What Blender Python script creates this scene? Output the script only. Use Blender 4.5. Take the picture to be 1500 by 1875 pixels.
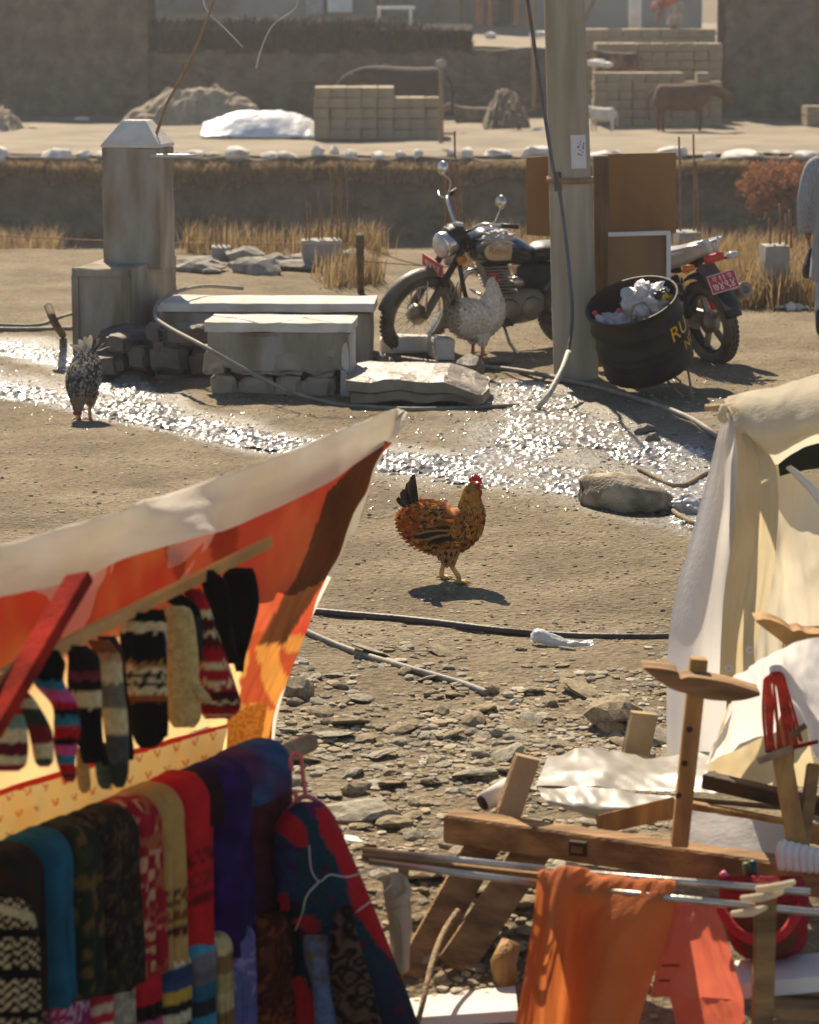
import bpy, bmesh, math, random
import numpy as np
from mathutils import Vector, Matrix, noise as mnoise

for _o in list(bpy.data.objects):
    bpy.data.objects.remove(_o)
scene = bpy.context.scene
COL = scene.collection
R = math.radians
HAZE = 0.0007

# ------------------------------------------------------------ camera
CAM_Z = 2.7
PITCH = R(10.35)
FPX = 5312.5            # focal length in pixels of the 1500 px wide photograph
cam_d = bpy.data.cameras.new('camera')
cam_d.sensor_fit = 'HORIZONTAL'
cam_d.sensor_width = 24.0
cam_d.lens = 24.0 * FPX / 1500.0
cam_d.clip_start = 0.1
cam_d.clip_end = 3000
cam_d.dof.use_dof = True
cam_d.dof.focus_distance = 13.2
cam_d.dof.aperture_fstop = 4.5
cam = bpy.data.objects.new('camera', cam_d)
cam.location = (0, 0, CAM_Z)
cam.rotation_euler = (math.pi / 2 - PITCH, 0, 0)
COL.objects.link(cam)
scene.camera = cam

# ------------------------------------------------------------ sky, sun, exposure
SUN_AZ = R(-13)          # from +Y (straight ahead) towards -X
SUN_EL = R(43)
world = bpy.data.worlds.new('World')
scene.world = world
world.use_nodes = True
wn = world.node_tree.nodes
wl = world.node_tree.links
wn.clear()
wo = wn.new('ShaderNodeOutputWorld')
wb = wn.new('ShaderNodeBackground')
ws = wn.new('ShaderNodeTexSky')
ws.sky_type = 'NISHITA'
ws.sun_disc = False
ws.sun_elevation = SUN_EL
ws.sun_rotation = SUN_AZ
ws.altitude = 3500
ws.dust_density = 2.0
wb.inputs['Strength'].default_value = 0.10
wl.new(ws.outputs[0], wb.inputs[0])
wl.new(wb.outputs[0], wo.inputs[0])

sun_d = bpy.data.lights.new('sun', 'SUN')
sun_d.energy = 5.0
sun_d.angle = R(0.53)
sun_d.color = (1.0, 0.92, 0.80)
sun = bpy.data.objects.new('sun', sun_d)
to_sun = Vector((math.sin(SUN_AZ) * math.cos(SUN_EL), math.cos(SUN_AZ) * math.cos(SUN_EL), math.sin(SUN_EL)))
sun.rotation_euler = to_sun.to_track_quat('Z', 'Y').to_euler()
sun.location = (-4, 20, 20)
COL.objects.link(sun)

scene.view_settings.view_transform = 'Standard'
scene.view_settings.look = 'None'
scene.view_settings.gamma = 1.0
scene.view_settings.use_curve_mapping = False
scene.view_settings.exposure = 0.82
scene.view_settings.use_white_balance = True
scene.view_settings.white_balance_temperature = 7600
scene.view_settings.white_balance_tint = 10
scene.render.engine = 'CYCLES'
scene.cycles.use_denoising = True
scene.cycles.max_bounces = 8
scene.cycles.transparent_max_bounces = 8
scene.cycles.sample_clamp_indirect = 6.0
scene.cycles.volume_bounces = 0
scene.cycles.volume_step_rate = 5

# ------------------------------------------------------------ geometry helpers
_cp, _sp = math.cos(PITCH), math.sin(PITCH)

def ray(px, py):
    a = (px - 750.0) / FPX
    b = -(py - 937.5) / FPX
    return Vector((a, _cp + b * _sp, -_sp + b * _cp))

def W(px, py, Y):
    """world point seen at a photograph pixel, at ground distance Y in metres"""
    d = ray(px, py)
    t = Y / d.y
    return Vector((d.x * t, Y, CAM_Z + d.z * t))

def G(px, py, z=0.0):
    d = ray(px, py)
    t = (z - CAM_Z) / d.z
    return Vector((d.x * t, d.y * t, z))

def proj(p):
    x, y, z = p[0], p[1], p[2] - CAM_Z
    dep = y * _cp - z * _sp
    up = y * _sp + z * _cp
    return (750 + FPX * x / dep, 937.5 - FPX * up / dep)

def lin(c):
    if isinstance(c, str):
        c = c.lstrip('#')
        c = [int(c[i:i + 2], 16) / 255 for i in (0, 2, 4)]
        return tuple(v / 12.92 if v <= 0.04045 else ((v + 0.055) / 1.055) ** 2.4 for v in c)
    return tuple(c)

def vnoise(x, y, seed=0.0):
    x = np.asarray(x, float); y = np.asarray(y, float)
    xi = np.floor(x); yi = np.floor(y)
    xf = x - xi; yf = y - yi
    u = xf * xf * (3 - 2 * xf); v = yf * yf * (3 - 2 * yf)
    def h(a, b):
        s = np.sin(a * 127.1 + b * 311.7 + seed * 74.7) * 43758.5453
        return s - np.floor(s)
    return (h(xi, yi) * (1 - u) + h(xi + 1, yi) * u) * (1 - v) + (h(xi, yi + 1) * (1 - u) + h(xi + 1, yi + 1) * u) * v

def fbm(x, y, oct=4, seed=0.0):
    s = 0; a = 0.5; f = 1.0; n = 0
    for i in range(oct):
        s = s + a * (vnoise(np.asarray(x) * f, np.asarray(y) * f, seed + i * 3.1) - 0.5) * 2
        n += a; a *= 0.5; f *= 2.03
    return s / n

# ------------------------------------------------------------ materials
MATS = {}

def nt_new(name):
    m = bpy.data.materials.new(name)
    m.use_nodes = True
    n = m.node_tree.nodes
    n.clear()
    return m, n, m.node_tree.links

def pm(name, col, rough=0.85, var=0.18, scale=6.0, bump=0.25, bscale=None, metal=0.0, trans=0.0, tcol=None,
       col2=None, spec=0.3, attr=False, stretch=(1, 1, 1), detail=4.0, thr=(0.35, 0.65), bdist=0.02, alpha=1.0, coat=0.0):
    """procedural material: two-tone noise colour, fine bump, optional translucency (cloth) or painted-in dye (attr)"""
    if name in MATS:
        return MATS[name]
    m, n, l = nt_new(name)
    out = n.new('ShaderNodeOutputMaterial')
    b = n.new('ShaderNodeBsdfPrincipled')
    tc = n.new('ShaderNodeTexCoord')
    mp = n.new('ShaderNodeMapping')
    mp.inputs['Scale'].default_value = stretch
    l.new(tc.outputs['Object'], mp.inputs[0])
    nz = n.new('ShaderNodeTexNoise')
    nz.inputs['Scale'].default_value = scale
    nz.inputs['Detail'].default_value = detail
    l.new(mp.outputs[0], nz.inputs['Vector'])
    col = lin(col)
    c2 = lin(col2) if col2 else tuple(min(1, c * (1 + var)) for c in col)
    c1 = col if col2 else tuple(c * (1 - var) for c in col)
    if attr:
        at = n.new('ShaderNodeAttribute'); at.attribute_name = 'Col'
        mx = n.new('ShaderNodeMix'); mx.data_type = 'RGBA'; mx.blend_type = 'MULTIPLY'
        mx.inputs[0].default_value = 1.0
        rp = n.new('ShaderNodeValToRGB')
        rp.color_ramp.elements[0].position = thr[0]; rp.color_ramp.elements[1].position = thr[1]
        rp.color_ramp.elements[0].color = (1 - var,) * 3 + (1,)
        rp.color_ramp.elements[1].color = (1, 1, 1, 1)
        l.new(nz.outputs[0], rp.inputs[0])
        l.new(at.outputs['Color'], mx.inputs[6]); l.new(rp.outputs[0], mx.inputs[7])
        csock = mx.outputs[2]
    else:
        rp = n.new('ShaderNodeValToRGB')
        rp.color_ramp.elements[0].position = thr[0]; rp.color_ramp.elements[1].position = thr[1]
        rp.color_ramp.elements[0].color = c1 + (1,)
        rp.color_ramp.elements[1].color = c2 + (1,)
        l.new(nz.outputs[0], rp.inputs[0])
        csock = rp.outputs[0]
    l.new(csock, b.inputs['Base Color'])
    b.inputs['Roughness'].default_value = rough
    b.inputs['Metallic'].default_value = metal
    b.inputs['Specular IOR Level'].default_value = spec
    if coat: b.inputs['Coat Weight'].default_value = coat
    if alpha < 1: b.inputs['Alpha'].default_value = alpha
    if bump:
        n2 = n.new('ShaderNodeTexNoise')
        n2.inputs['Scale'].default_value = bscale or scale * 6
        n2.inputs['Detail'].default_value = 3
        l.new(mp.outputs[0], n2.inputs['Vector'])
        bp = n.new('ShaderNodeBump')
        bp.inputs['Strength'].default_value = bump
        bp.inputs['Distance'].default_value = bdist
        l.new(n2.outputs[0], bp.inputs['Height'])
        l.new(bp.outputs[0], b.inputs['Normal'])
    if trans:
        t = n.new('ShaderNodeBsdfTranslucent')
        if tcol:
            t.inputs['Color'].default_value = lin(tcol) + (1,)
        else:
            l.new(csock, t.inputs['Color'])
        ms = n.new('ShaderNodeMixShader')
        ms.inputs[0].default_value = trans
        l.new(b.outputs[0], ms.inputs[1]); l.new(t.outputs[0], ms.inputs[2])
        l.new(ms.outputs[0], out.inputs[0])
    else:
        l.new(b.outputs[0], out.inputs[0])
    MATS[name] = m
    return m

# ------------------------------------------------------------ objects
OFF = {}

def setp(o, label=None, cat=None, group=None, kind=None):
    if label: o['label'] = label
    if cat: o['category'] = cat
    if group: o['group'] = group
    if kind: o['kind'] = kind
    return o

def thing(name, label, cat, loc, group=None, rot=None):
    o = bpy.data.objects.new(name, None)
    o.empty_display_size = 0.1
    o.location = loc
    if rot is not None: o.rotation_euler = rot
    COL.objects.link(o)
    OFF[o] = Vector(loc) if rot is None else Vector((0, 0, 0))
    return setp(o, label, cat, group)

def frame_of(d, up=(0, 0, 1)):
    d = Vector(d).normalized()
    up = Vector(up)
    if abs(d.dot(up)) > 0.98: up = Vector((1, 0, 0))
    s = d.cross(up).normalized()
    return s, s.cross(d).normalized()

def crom(pts, n):
    """catmull-rom resample of a list of tuples/vectors of any dimension, n points"""
    P = np.array([list(p) for p in pts], float)
    if len(P) == 2:
        t = np.linspace(0, 1, n)[:, None]
        return P[0] * (1 - t) + P[1] * t
    Q = np.vstack([2 * P[0] - P[1], P, 2 * P[-1] - P[-2]])
    out = []
    for t in np.linspace(0, len(P) - 1, n):
        i = min(int(t), len(P) - 2); f = t - i
        a, b, c, d = Q[i], Q[i + 1], Q[i + 2], Q[i + 3]
        out.append(0.5 * ((2 * b) + (c - a) * f + (2 * a - 5 * b + 4 * c - d) * f * f + (3 * b - a - 3 * c + d) * f ** 3))
    return np.array(out)

class MB:
    def __init__(s):
        s.v = []; s.f = []; s.c = None; s.uv = None
    def add(s, vs, fs, cols=None):
        k = len(s.v)
        s.v.extend([tuple(v) for v in vs])
        s.f.extend([tuple(i + k for i in f) for f in fs])
        if cols is not None:
            if s.c is None: s.c = [(1, 1, 1)] * k
            s.c.extend([tuple(c[:3]) for c in cols])
        elif s.c is not None:
            s.c.extend([(1, 1, 1)] * len(vs))
        return s
    def box(s, c, size, rot=None, jit=0.0, rng=None):
        hx, hy, hz = size[0] / 2, size[1] / 2, size[2] / 2
        vs = [Vector((x * hx, y * hy, z * hz)) for x in (-1, 1) for y in (-1, 1) for z in (-1, 1)]
        if jit:
            vs = [v + Vector([(rng or random).uniform(-jit, jit) for _ in range(3)]) for v in vs]
        if rot is not None:
            M = rot if isinstance(rot, Matrix) else Matrix.Rotation(rot, 3, 'Z')
            vs = [M @ v for v in vs]
        c = Vector(c)
        return s.add([v + c for v in vs], [(0, 1, 3, 2), (4, 6, 7, 5), (0, 4, 5, 1), (2, 3, 7, 6), (0, 2, 6, 4), (1, 5, 7, 3)])
    def bar(s, a, b, w, h, up=(0, 0, 1), bev=0.0, taper=1.0):
        """beam with rectangular section from a to b; w sideways, h along up"""
        a, b = Vector(a), Vector(b)
        sd, u = frame_of(b - a, up)
        d = (b - a).normalized()
        L = (b - a).length
        bv = bev or min(w, h) * 0.08
        ring = [(-w / 2, -h / 2 + bv), (-w / 2 + bv, -h / 2), (w / 2 - bv, -h / 2), (w / 2, -h / 2 + bv),
                (w / 2, h / 2 - bv), (w / 2 - bv, h / 2), (-w / 2 + bv, h / 2), (-w / 2, h / 2 - bv)]
        vs = []
        for t, k in ((0, 1 - bv / w), (bv, 1), (L - bv, taper), (L, taper * (1 - bv / w))):
            for (x, y) in ring:
                vs.append(a + d * t + sd * x * k + u * y * k)
        fs = []
        for r in range(3):
            for i in range(8):
                j = (i + 1) % 8
                fs.append((r * 8 + i, r * 8 + j, r * 8 + 8 + j, r * 8 + 8 + i))
        fs.append(tuple(reversed(range(8))))
        fs.append(tuple(range(24, 32)))
        return s.add(vs, fs)
    def tube(s, pts, rad, seg=8, n=None, cap=True, flat=1.0, up=(0, 0, 1), cols=None):
        P = crom(pts, n) if n else np.array([list(p) for p in pts], float)
        N = len(P)
        if not hasattr(rad, '__len__'): rad = [rad] * N
        elif len(rad) != N: rad = np.interp(np.linspace(0, 1, N), np.linspace(0, 1, len(rad)), rad)
        vs = []; fs = []; cc = []
        pu = None
        for i in range(N):
            d = Vector(P[min(i + 1, N - 1)] - P[max(i - 1, 0)])
            if d.length < 1e-9: d = Vector((0, 0, 1))
            if pu is None:
                sd, u = frame_of(d, up)
            else:
                d.normalize()
                sd = d.cross(pu)
                if sd.length < 1e-6: sd, u = frame_of(d, up)
                else:
                    sd.normalize(); u = sd.cross(d).normalized()
            pu = u
            for k in range(seg):
                a = 2 * math.pi * k / seg
                vs.append(Vector(P[i]) + (sd * math.cos(a) + u * math.sin(a) * flat) * rad[i])
                if cols is not None: cc.append(cols(i / (N - 1), k / seg))
        for i in range(N - 1):
            for k in range(seg):
                j = (k + 1) % seg
                fs.append((i * seg + k, i * seg + j, (i + 1) * seg + j, (i + 1) * seg + k))
        if cap:
            fs.append(tuple(reversed(range(seg))))
            fs.append(tuple((N - 1) * seg + k for k in range(seg)))
        return s.add(vs, fs, cc if cols is not None else None)
    def lathe(s, prof, seg=24, M=None, close=False, arc=None):
        """profile [(r,h)] revolved about local z, then transformed by 4x4 M"""
        vs = []; fs = []
        M = M or Matrix.Identity(4)
        n = len(prof)
        for (r, h) in prof:
            for k in range(seg):
                a = 2 * math.pi * k / seg
                vs.append(M @ Vector((r * math.cos(a), r * math.sin(a), h)))
        m = n if close else n - 1
        for i in range(m):
            i2 = (i + 1) % n
            for k in range(seg):
                j = (k + 1) % seg
                fs.append((i * seg + k, i * seg + j, i2 * seg + j, i2 * seg + k))
        if not close:
            if prof[0][0] > 1e-6: fs.append(tuple(reversed(range(seg))))
            if prof[-1][0] > 1e-6: fs.append(tuple((n - 1) * seg + k for k in range(seg)))
        return s.add(vs, fs)
    def grid(s, P, cols=None, wrapu=False):
        """P: array [rows][cols] of points"""
        nr, nc = len(P), len(P[0])
        vs = [P[i][j] for i in range(nr) for j in range(nc)]
        fs = []
        for i in range(nr - 1):
            for j in range(nc - 1 + (1 if wrapu else 0)):
                j2 = (j + 1) % nc
                fs.append((i * nc + j, i * nc + j2, (i + 1) * nc + j2, (i + 1) * nc + j))
        cc = None
        if cols is not None:
            cc = [cols(j / (nc - 1), i / (nr - 1)) for i in range(nr) for j in range(nc)]
        return s.add(vs, fs, cc)
    def sheet(s, rows, nu, nv, amp=0.0, freq=4.0, seed=0, nrm=None, cols=None):
        """cloth: rows of control points lofted smoothly to an nv x nu grid, with wrinkles along the normal"""
        rr = [crom(r, nu) for r in rows]
        A = np.array([crom([rr[k][j] for k in range(len(rows))], nv) for j in range(nu)])  # nu,nv,3
        A = A.transpose(1, 0, 2)
        if amp:
            du = np.gradient(A, axis=1); dv = np.gradient(A, axis=0)
            nn = np.cross(du, dv)
            nn /= (np.linalg.norm(nn, axis=2, keepdims=True) + 1e-12)
            U, V = np.meshgrid(np.linspace(0, 1, nu), np.linspace(0, 1, nv))
            w = fbm(U * freq + seed * 7.3, V * freq * 0.45 + seed * 3.1, 3, seed)
            w = w + 0.35 * fbm(U * freq * 3.1, V * freq * 1.2, 2, seed + 5)
            A = A + nn * (w * amp)[:, :, None]
        return s.grid([[A[i, j] for j in range(nu)] for i in range(nv)], cols)
    def build(s, name, mat, parent=None, loc=None, smooth=True, local=False, thick=0.0, rem=0.0, sub=0, bev=0.0, offs=0, **props):
        off = Vector((0, 0, 0))
        if parent is not None and not local: off = OFF.get(parent, Vector((0, 0, 0)))
        if loc is not None: off = Vector(loc)
        me = bpy.data.meshes.new(name)
        V = np.array(s.v, float) - np.array(off)
        me.from_pydata(V.tolist(), [], s.f)
        if s.c is not None:
            ca = me.color_attributes.new('Col', 'FLOAT_COLOR', 'POINT')
            arr = np.ones((len(s.v), 4), np.float32)
            arr[:, :3] = np.array(s.c, np.float32)
            ca.data.foreach_set('color', arr.ravel())
        if smooth:
            me.polygons.foreach_set('use_smooth', [True] * len(me.polygons))
        mats = mat if isinstance(mat, (list, tuple)) else [mat]
        for mm in mats: me.materials.append(mm)
        me.update()
        o = bpy.data.objects.new(name, me)
        COL.objects.link(o)
        if parent is not None:
            o.parent = parent
            OFF[o] = OFF.get(parent, Vector((0, 0, 0)))
        else:
            o.location = off
            OFF[o] = off
        if rem:
            md = o.modifiers.new('remesh', 'REMESH'); md.mode = 'VOXEL'; md.voxel_size = rem; md.use_smooth_shade = True
            ms = o.modifiers.new('smooth', 'SMOOTH'); ms.factor = 0.5; ms.iterations = 4
        if thick:
            md = o.modifiers.new('solid', 'SOLIDIFY'); md.thickness = thick; md.offset = offs
        if bev:
            md = o.modifiers.new('bevel', 'BEVEL'); md.width = bev; md.segments = 2; md.limit_method = 'ANGLE'
        if sub:
            md = o.modifiers.new('sub', 'SUBSURF'); md.levels = sub; md.render_levels = sub
        setp(o, **props)
        return o

def text_mesh(body, size):
    """flat lettering as (verts, faces) in its own plane, x right, y up"""
    cu = bpy.data.curves.new('lettering', 'FONT')
    cu.body = body; cu.size = size; cu.align_x = 'CENTER'; cu.align_y = 'CENTER'; cu.resolution_u = 3
    ob = bpy.data.objects.new('lettering', cu)
    COL.objects.link(ob)
    dg = bpy.context.evaluated_depsgraph_get()
    me = bpy.data.meshes.new_from_object(ob.evaluated_get(dg))
    vs = [v.co.copy() for v in me.vertices]
    fs = [tuple(p.vertices) for p in me.polygons]
    bpy.data.objects.remove(ob); bpy.data.curves.remove(cu); bpy.data.meshes.remove(me)
    return vs, fs

def share(o, loc, rot=None, scale=None, parent=None, name=None):
    c = o.copy()
    if name: c.name = name
    COL.objects.link(c)
    c.location = loc
    if rot is not None: c.rotation_euler = rot
    if scale is not None: c.scale = scale
    c.parent = parent
    return c

def rock_mesh(seed, flat=0.5, sub=2, rough=0.32):
    bm = bmesh.new()
    bmesh.ops.create_icosphere(bm, subdivisions=sub, radius=1.0)
    rng = random.Random(seed)
    planes = [(Vector((rng.gauss(0, 1), rng.gauss(0, 1), rng.gauss(0, 1))).normalized(), rng.uniform(0.55, 0.95)) for _ in range(7)]
    sh = Vector((rng.uniform(0, 50), rng.uniform(0, 50), 0))
    for v in bm.verts:
        p = v.co.copy()
        for n, d in planes:
            k = p.dot(n)
            if k > d: p -= n * (k - d) * 0.9
        p *= 1 + rough * mnoise.noise(p * 1.6 + sh)
        p.z *= flat
        v.co = p
    vs = [v.co.copy() for v in bm.verts]
    fs = [tuple(v.index for v in f.verts) for f in bm.faces]
    bm.free()
    return vs, fs

# ============================================================ GROUND AND WATER
def seg_dist(X, Y, pts, ws):
    """signed closeness to a polyline: max over segments of 1 - d/w"""
    best = np.full(np.shape(X), -9.0)
    for (a, b), (wa, wb2) in zip(zip(pts[:-1], pts[1:]), zip(ws[:-1], ws[1:])):
        ax, ay = a[0], a[1]; bx, by = b[0], b[1]
        dx, dy = bx - ax, by - ay
        t = np.clip(((X - ax) * dx + (Y - ay) * dy) / (dx * dx + dy * dy), 0, 1)
        d = np.hypot(X - ax - t * dx, Y - ay - t * dy)
        best = np.maximum(best, 1 - d / (wa + (wb2 - wa) * t))
    return best

STREAM = [[G(x, y) for x, y in [(-160, 668), (0, 706), (150, 730), (300, 762), (450, 792), (600, 818), (750, 842), (900, 858), (1060, 872), (1200, 900), (1350, 950), (1600, 1040)]],
          [G(x, y) for x, y in [(-160, 615), (0, 628), (90, 645), (190, 676), (300, 745)]],
          [G(x, y) for x, y in [(940, 695), (980, 722), (1000, 760), (960, 810), (900, 850)]],
          [G(x, y) for x, y in [(1000, 745), (1110, 790), (1210, 830), (1290, 870)]]]
STREAM_W = [[.34, .34, .34, .33, .36, .42, .5, .6, .62, .55, .45, .4], [.42, .42, .36, .3, .22], [.32, .42, .34, .36, .36], [.30, .42, .42, .34]]

def wetness(X, Y):
    w = np.full(np.shape(X), -9.0)
    for p, ww in zip(STREAM, STREAM_W):
        w = np.maximum(w, seg_dist(X, Y, p, ww))
    return w

def ground_h(X, Y, fine=True):
    X = np.asarray(X, float); Y = np.asarray(Y, float)
    z = 0.035 * fbm(X * 0.5, Y * 0.5, 3, 1.0)
    if fine:
        z = z + 0.014 * fbm(X * 3.1, Y * 3.1, 3, 2.0) + 0.007 * fbm(X * 14, Y * 14, 3, 3.0)
        rub = np.clip(1 - np.abs(Y - 10.6) / 1.5, 0, 1)
        z = z + rub * 0.018 * fbm(X * 9, Y * 9, 3, 4.0)
    z = z - 0.32 * np.clip((8.4 - Y) / 1.2, 0, 1)
    w = wetness(X, Y)
    z = z - 0.05 * np.clip(w + 0.35, 0, 0.8)
    edge = 29.5 - 0.4 * np.clip(X, 0, 5)
    t = np.clip((Y - edge) / 5.0, 0, 1)
    z = z - 2.5 * t * t * (3 - 2 * t)
    return z

def gz(p, y=None):
    x, y = (p[0], p[1]) if y is None else (p, y)
    return float(ground_h(np.array([x]), np.array([y]))[0])

def GG(px, py, dz=0.0):
    p = G(px, py)
    for _ in range(3):
        z = gz(p)
        p = G(px, py, z)
    return Vector((p.x, p.y, gz(p) + dz))

def np_mesh(name, X, Y, Z, keep=None):
    nr, nc = X.shape
    me = bpy.data.meshes.new(name)
    idx = np.arange(nr * nc).reshape(nr, nc)
    q = np.stack([idx[:-1, :-1], idx[:-1, 1:], idx[1:, 1:], idx[1:, :-1]], -1).reshape(-1, 4)
    if keep is not None: q = q[keep[:-1, :-1].ravel()]
    V = np.stack([X, Y, Z], -1).reshape(-1, 3)
    if keep is not None:
        used = np.unique(q); mp = np.zeros(len(V), int); mp[used] = np.arange(len(used)); V = V[used]; q = mp[q]
    me.from_pydata(V.tolist(), [], q.tolist())
    me.polygons.foreach_set('use_smooth', [True] * len(me.polygons))
    return me, V

def mat_ground():
    m, n, l = nt_new('packed_earth')
    out = n.new('ShaderNodeOutputMaterial'); b = n.new('ShaderNodeBsdfPrincipled')
    tc = n.new('ShaderNodeTexCoord')
    def noise(s, d=5, r=0.6):
        z = n.new('ShaderNodeTexNoise'); z.inputs['Scale'].default_value = s; z.inputs['Detail'].default_value = d
        z.inputs['Roughness'].default_value = r
        l.new(tc.outputs['Object'], z.inputs['Vector']); return z.outputs[0]
    def ramp(s, p0, p1, c0, c1):
        r = n.new('ShaderNodeValToRGB'); r.color_ramp.elements[0].position = p0; r.color_ramp.elements[1].position = p1
        r.color_ramp.elements[0].color = c0 + (1,); r.color_ramp.elements[1].color = c1 + (1,)
        l.new(s, r.inputs[0]); return r.outputs[0]
    def mix(f, a, c, mode='MIX'):
        x = n.new('ShaderNodeMix'); x.data_type = 'RGBA'; x.blend_type = mode
        if isinstance(f, float): x.inputs[0].default_value = f
        else: l.new(f, x.inputs[0])
        l.new(a, x.inputs[6])
        if isinstance(c, tuple): x.inputs[7].default_value = c
        else: l.new(c, x.inputs[7])
        return x.outputs[2]
    c = ramp(noise(1.3), 0.32, 0.7, (0.15, 0.117, 0.074), (0.30, 0.245, 0.170))
    g = ramp(noise(38, 6, 0.7), 0.36, 0.66, (0.62, 0.60, 0.56), (1.12, 1.10, 1.07))
    c = mix(1.0, c, g, 'MULTIPLY')
    vo = n.new('ShaderNodeTexVoronoi'); vo.inputs['Scale'].default_value = 34
    l.new(tc.outputs['Object'], vo.inputs['Vector'])
    c = mix(0.5, c, ramp(vo.outputs['Color'], 0.2, 0.8, (0.72, 0.70, 0.68), (1.12, 1.1, 1.05)), 'MULTIPLY')
    at = n.new('ShaderNodeAttribute'); at.attribute_name = 'wet'
    c = mix(at.outputs['Fac'], c, (0.085, 0.068, 0.042, 1))
    l.new(c, b.inputs['Base Color'])
    rr = n.new('ShaderNodeMapRange'); rr.inputs[3].default_value = 0.92; rr.inputs[4].default_value = 0.36
    l.new(at.outputs['Fac'], rr.inputs[0]); l.new(rr.outputs[0], b.inputs['Roughness'])
    sp = n.new('ShaderNodeMapRange'); sp.inputs[3].default_value = 0.15; sp.inputs[4].default_value = 0.4
    l.new(at.outputs['Fac'], sp.inputs[0]); l.new(sp.outputs[0], b.inputs['Specular IOR Level'])
    bp = n.new('ShaderNodeBump'); bp.inputs['Strength'].default_value = 0.75; bp.inputs['Distance'].default_value = 0.02
    l.new(noise(46, 6, 0.65), bp.inputs['Height'])
    b2 = n.new('ShaderNodeBump'); b2.inputs['Strength'].default_value = 0.5; b2.inputs['Distance'].default_value = 0.02
    l.new(vo.outputs['Distance'], b2.inputs['Height']); l.new(bp.outputs[0], b2.inputs['Normal'])
    l.new(b2.outputs[0], b.inputs['Normal'])
    l.new(b.outputs[0], out.inputs[0])
    return m

def axis(parts):
    out = []
    for a, b, s in parts:
        out += list(np.arange(a, b, s))
    return np.array(out)

gx = axis([(-120, -20, 10), (-20, -6, 1.0), (-6, -4.6, 0.2), (-4.6, 4.6, 0.028), (4.6, 6, 0.2), (6, 20, 1.0), (20, 121, 10)])
gy = axis([(-30, 2, 4), (2, 6.4, 0.4), (6.4, 14, 0.03), (14, 22, 0.05), (22, 31, 0.1), (31, 37, 0.3), (37, 60, 2), (60, 400, 20)])
GX, GY = np.meshgrid(gx, gy)
GZ = ground_h(GX, GY)
me, _ = np_mesh('ground', GX, GY, GZ)
wv = np.clip((wetness(GX, GY) + 0.40 + 0.55 * fbm(GX * 1.7, GY * 1.7, 4, 9.0)) * 1.5, 0, 1)
pud = np.clip(1 - np.hypot((GX - 1.1) / 1.3, (GY - 17.6) / 2.0), 0, 1)
wv = np.clip(wv + pud * 0.7 * (fbm(GX * 3, GY * 3, 3, 4.0) > -0.15), 0, 1)
at = me.attributes.new('wet', 'FLOAT', 'POINT')
at.data.foreach_set('value', wv.ravel().astype(np.float32))
me.materials.append(mat_ground())
ground = bpy.data.objects.new('ground', me); COL.objects.link(ground)
setp(ground, 'trampled bare earth strewn with grit and small stones', kind='structure')

def mat_water():
    m, n, l = nt_new('running_water')
    out = n.new('ShaderNodeOutputMaterial'); b = n.new('ShaderNodeBsdfPrincipled')
    tc = n.new('ShaderNodeTexCoord')
    z1 = n.new('ShaderNodeTexNoise'); z1.inputs['Scale'].default_value = 16; z1.inputs['Detail'].default_value = 5; z1.inputs['Roughness'].default_value = 0.7
    l.new(tc.outputs['Object'], z1.inputs['Vector'])
    r = n.new('ShaderNodeValToRGB')
    r.color_ramp.elements[0].position = 0.4; r.color_ramp.elements[0].color = (0.17, 0.145, 0.11, 1)
    r.color_ramp.elements[1].position = 0.62; r.color_ramp.elements[1].color = (0.30, 0.28, 0.25, 1)
    l.new(z1.outputs[0], r.inputs[0]); l.new(r.outputs[0], b.inputs['Base Color'])
    b.inputs['Roughness'].default_value = 0.24
    b.inputs['Specular IOR Level'].default_value = 0.75
    bp = n.new('ShaderNodeBump'); bp.inputs['Strength'].default_value = 0.35; bp.inputs['Distance'].default_value = 0.01
    z2 = n.new('ShaderNodeTexNoise'); z2.inputs['Scale'].default_value = 60; z2.inputs['Detail'].default_value = 4; z2.inputs['Roughness'].default_value = 0.6
    l.new(tc.outputs['Object'], z2.inputs['Vector']); l.new(z2.outputs[0], bp.inputs['Height'])
    l.new(bp.outputs[0], b.inputs['Normal']); l.new(b.outputs[0], out.inputs[0])
    return m

sx = np.arange(-4.4, 3.4, 0.021); sy = np.arange(14.0, 24.0, 0.027)
SX, SY = np.meshgrid(sx, sy)
w = wetness(SX, SY)
cut = w + 0.42 * fbm(SX * 3.4, SY * 1.6, 4, 21.0) + 0.28 * fbm(SX * 11, SY * 6, 3, 5.0)
keep = (cut > 0.22)
SZ = 0.035 * fbm(SX * 0.5, SY * 0.5, 3, 1.0) - 0.037 + 0.008 * fbm(SX * 5, SY * 5, 3, 8.0)
SZ = SZ + 0.012 * np.clip(cut - 0.22, -0.3, 0.3) + np.random.default_rng(4).normal(0, 1, SX.shape) * (0.0024 + 0.0040 * np.clip(0.5 + fbm(SX * 2.2, SY * 1.5, 3, 30.0), 0, 1))
me, _ = np_mesh('stream', SX, SY, SZ, keep)
me.polygons.foreach_set('use_smooth', [False] * len(me.polygons))
me.materials.append(mat_water())
stream = bpy.data.objects.new('stream', me); COL.objects.link(stream)
setp(stream, 'shallow glittering runoff stream across the bare ground', kind='structure')

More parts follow.
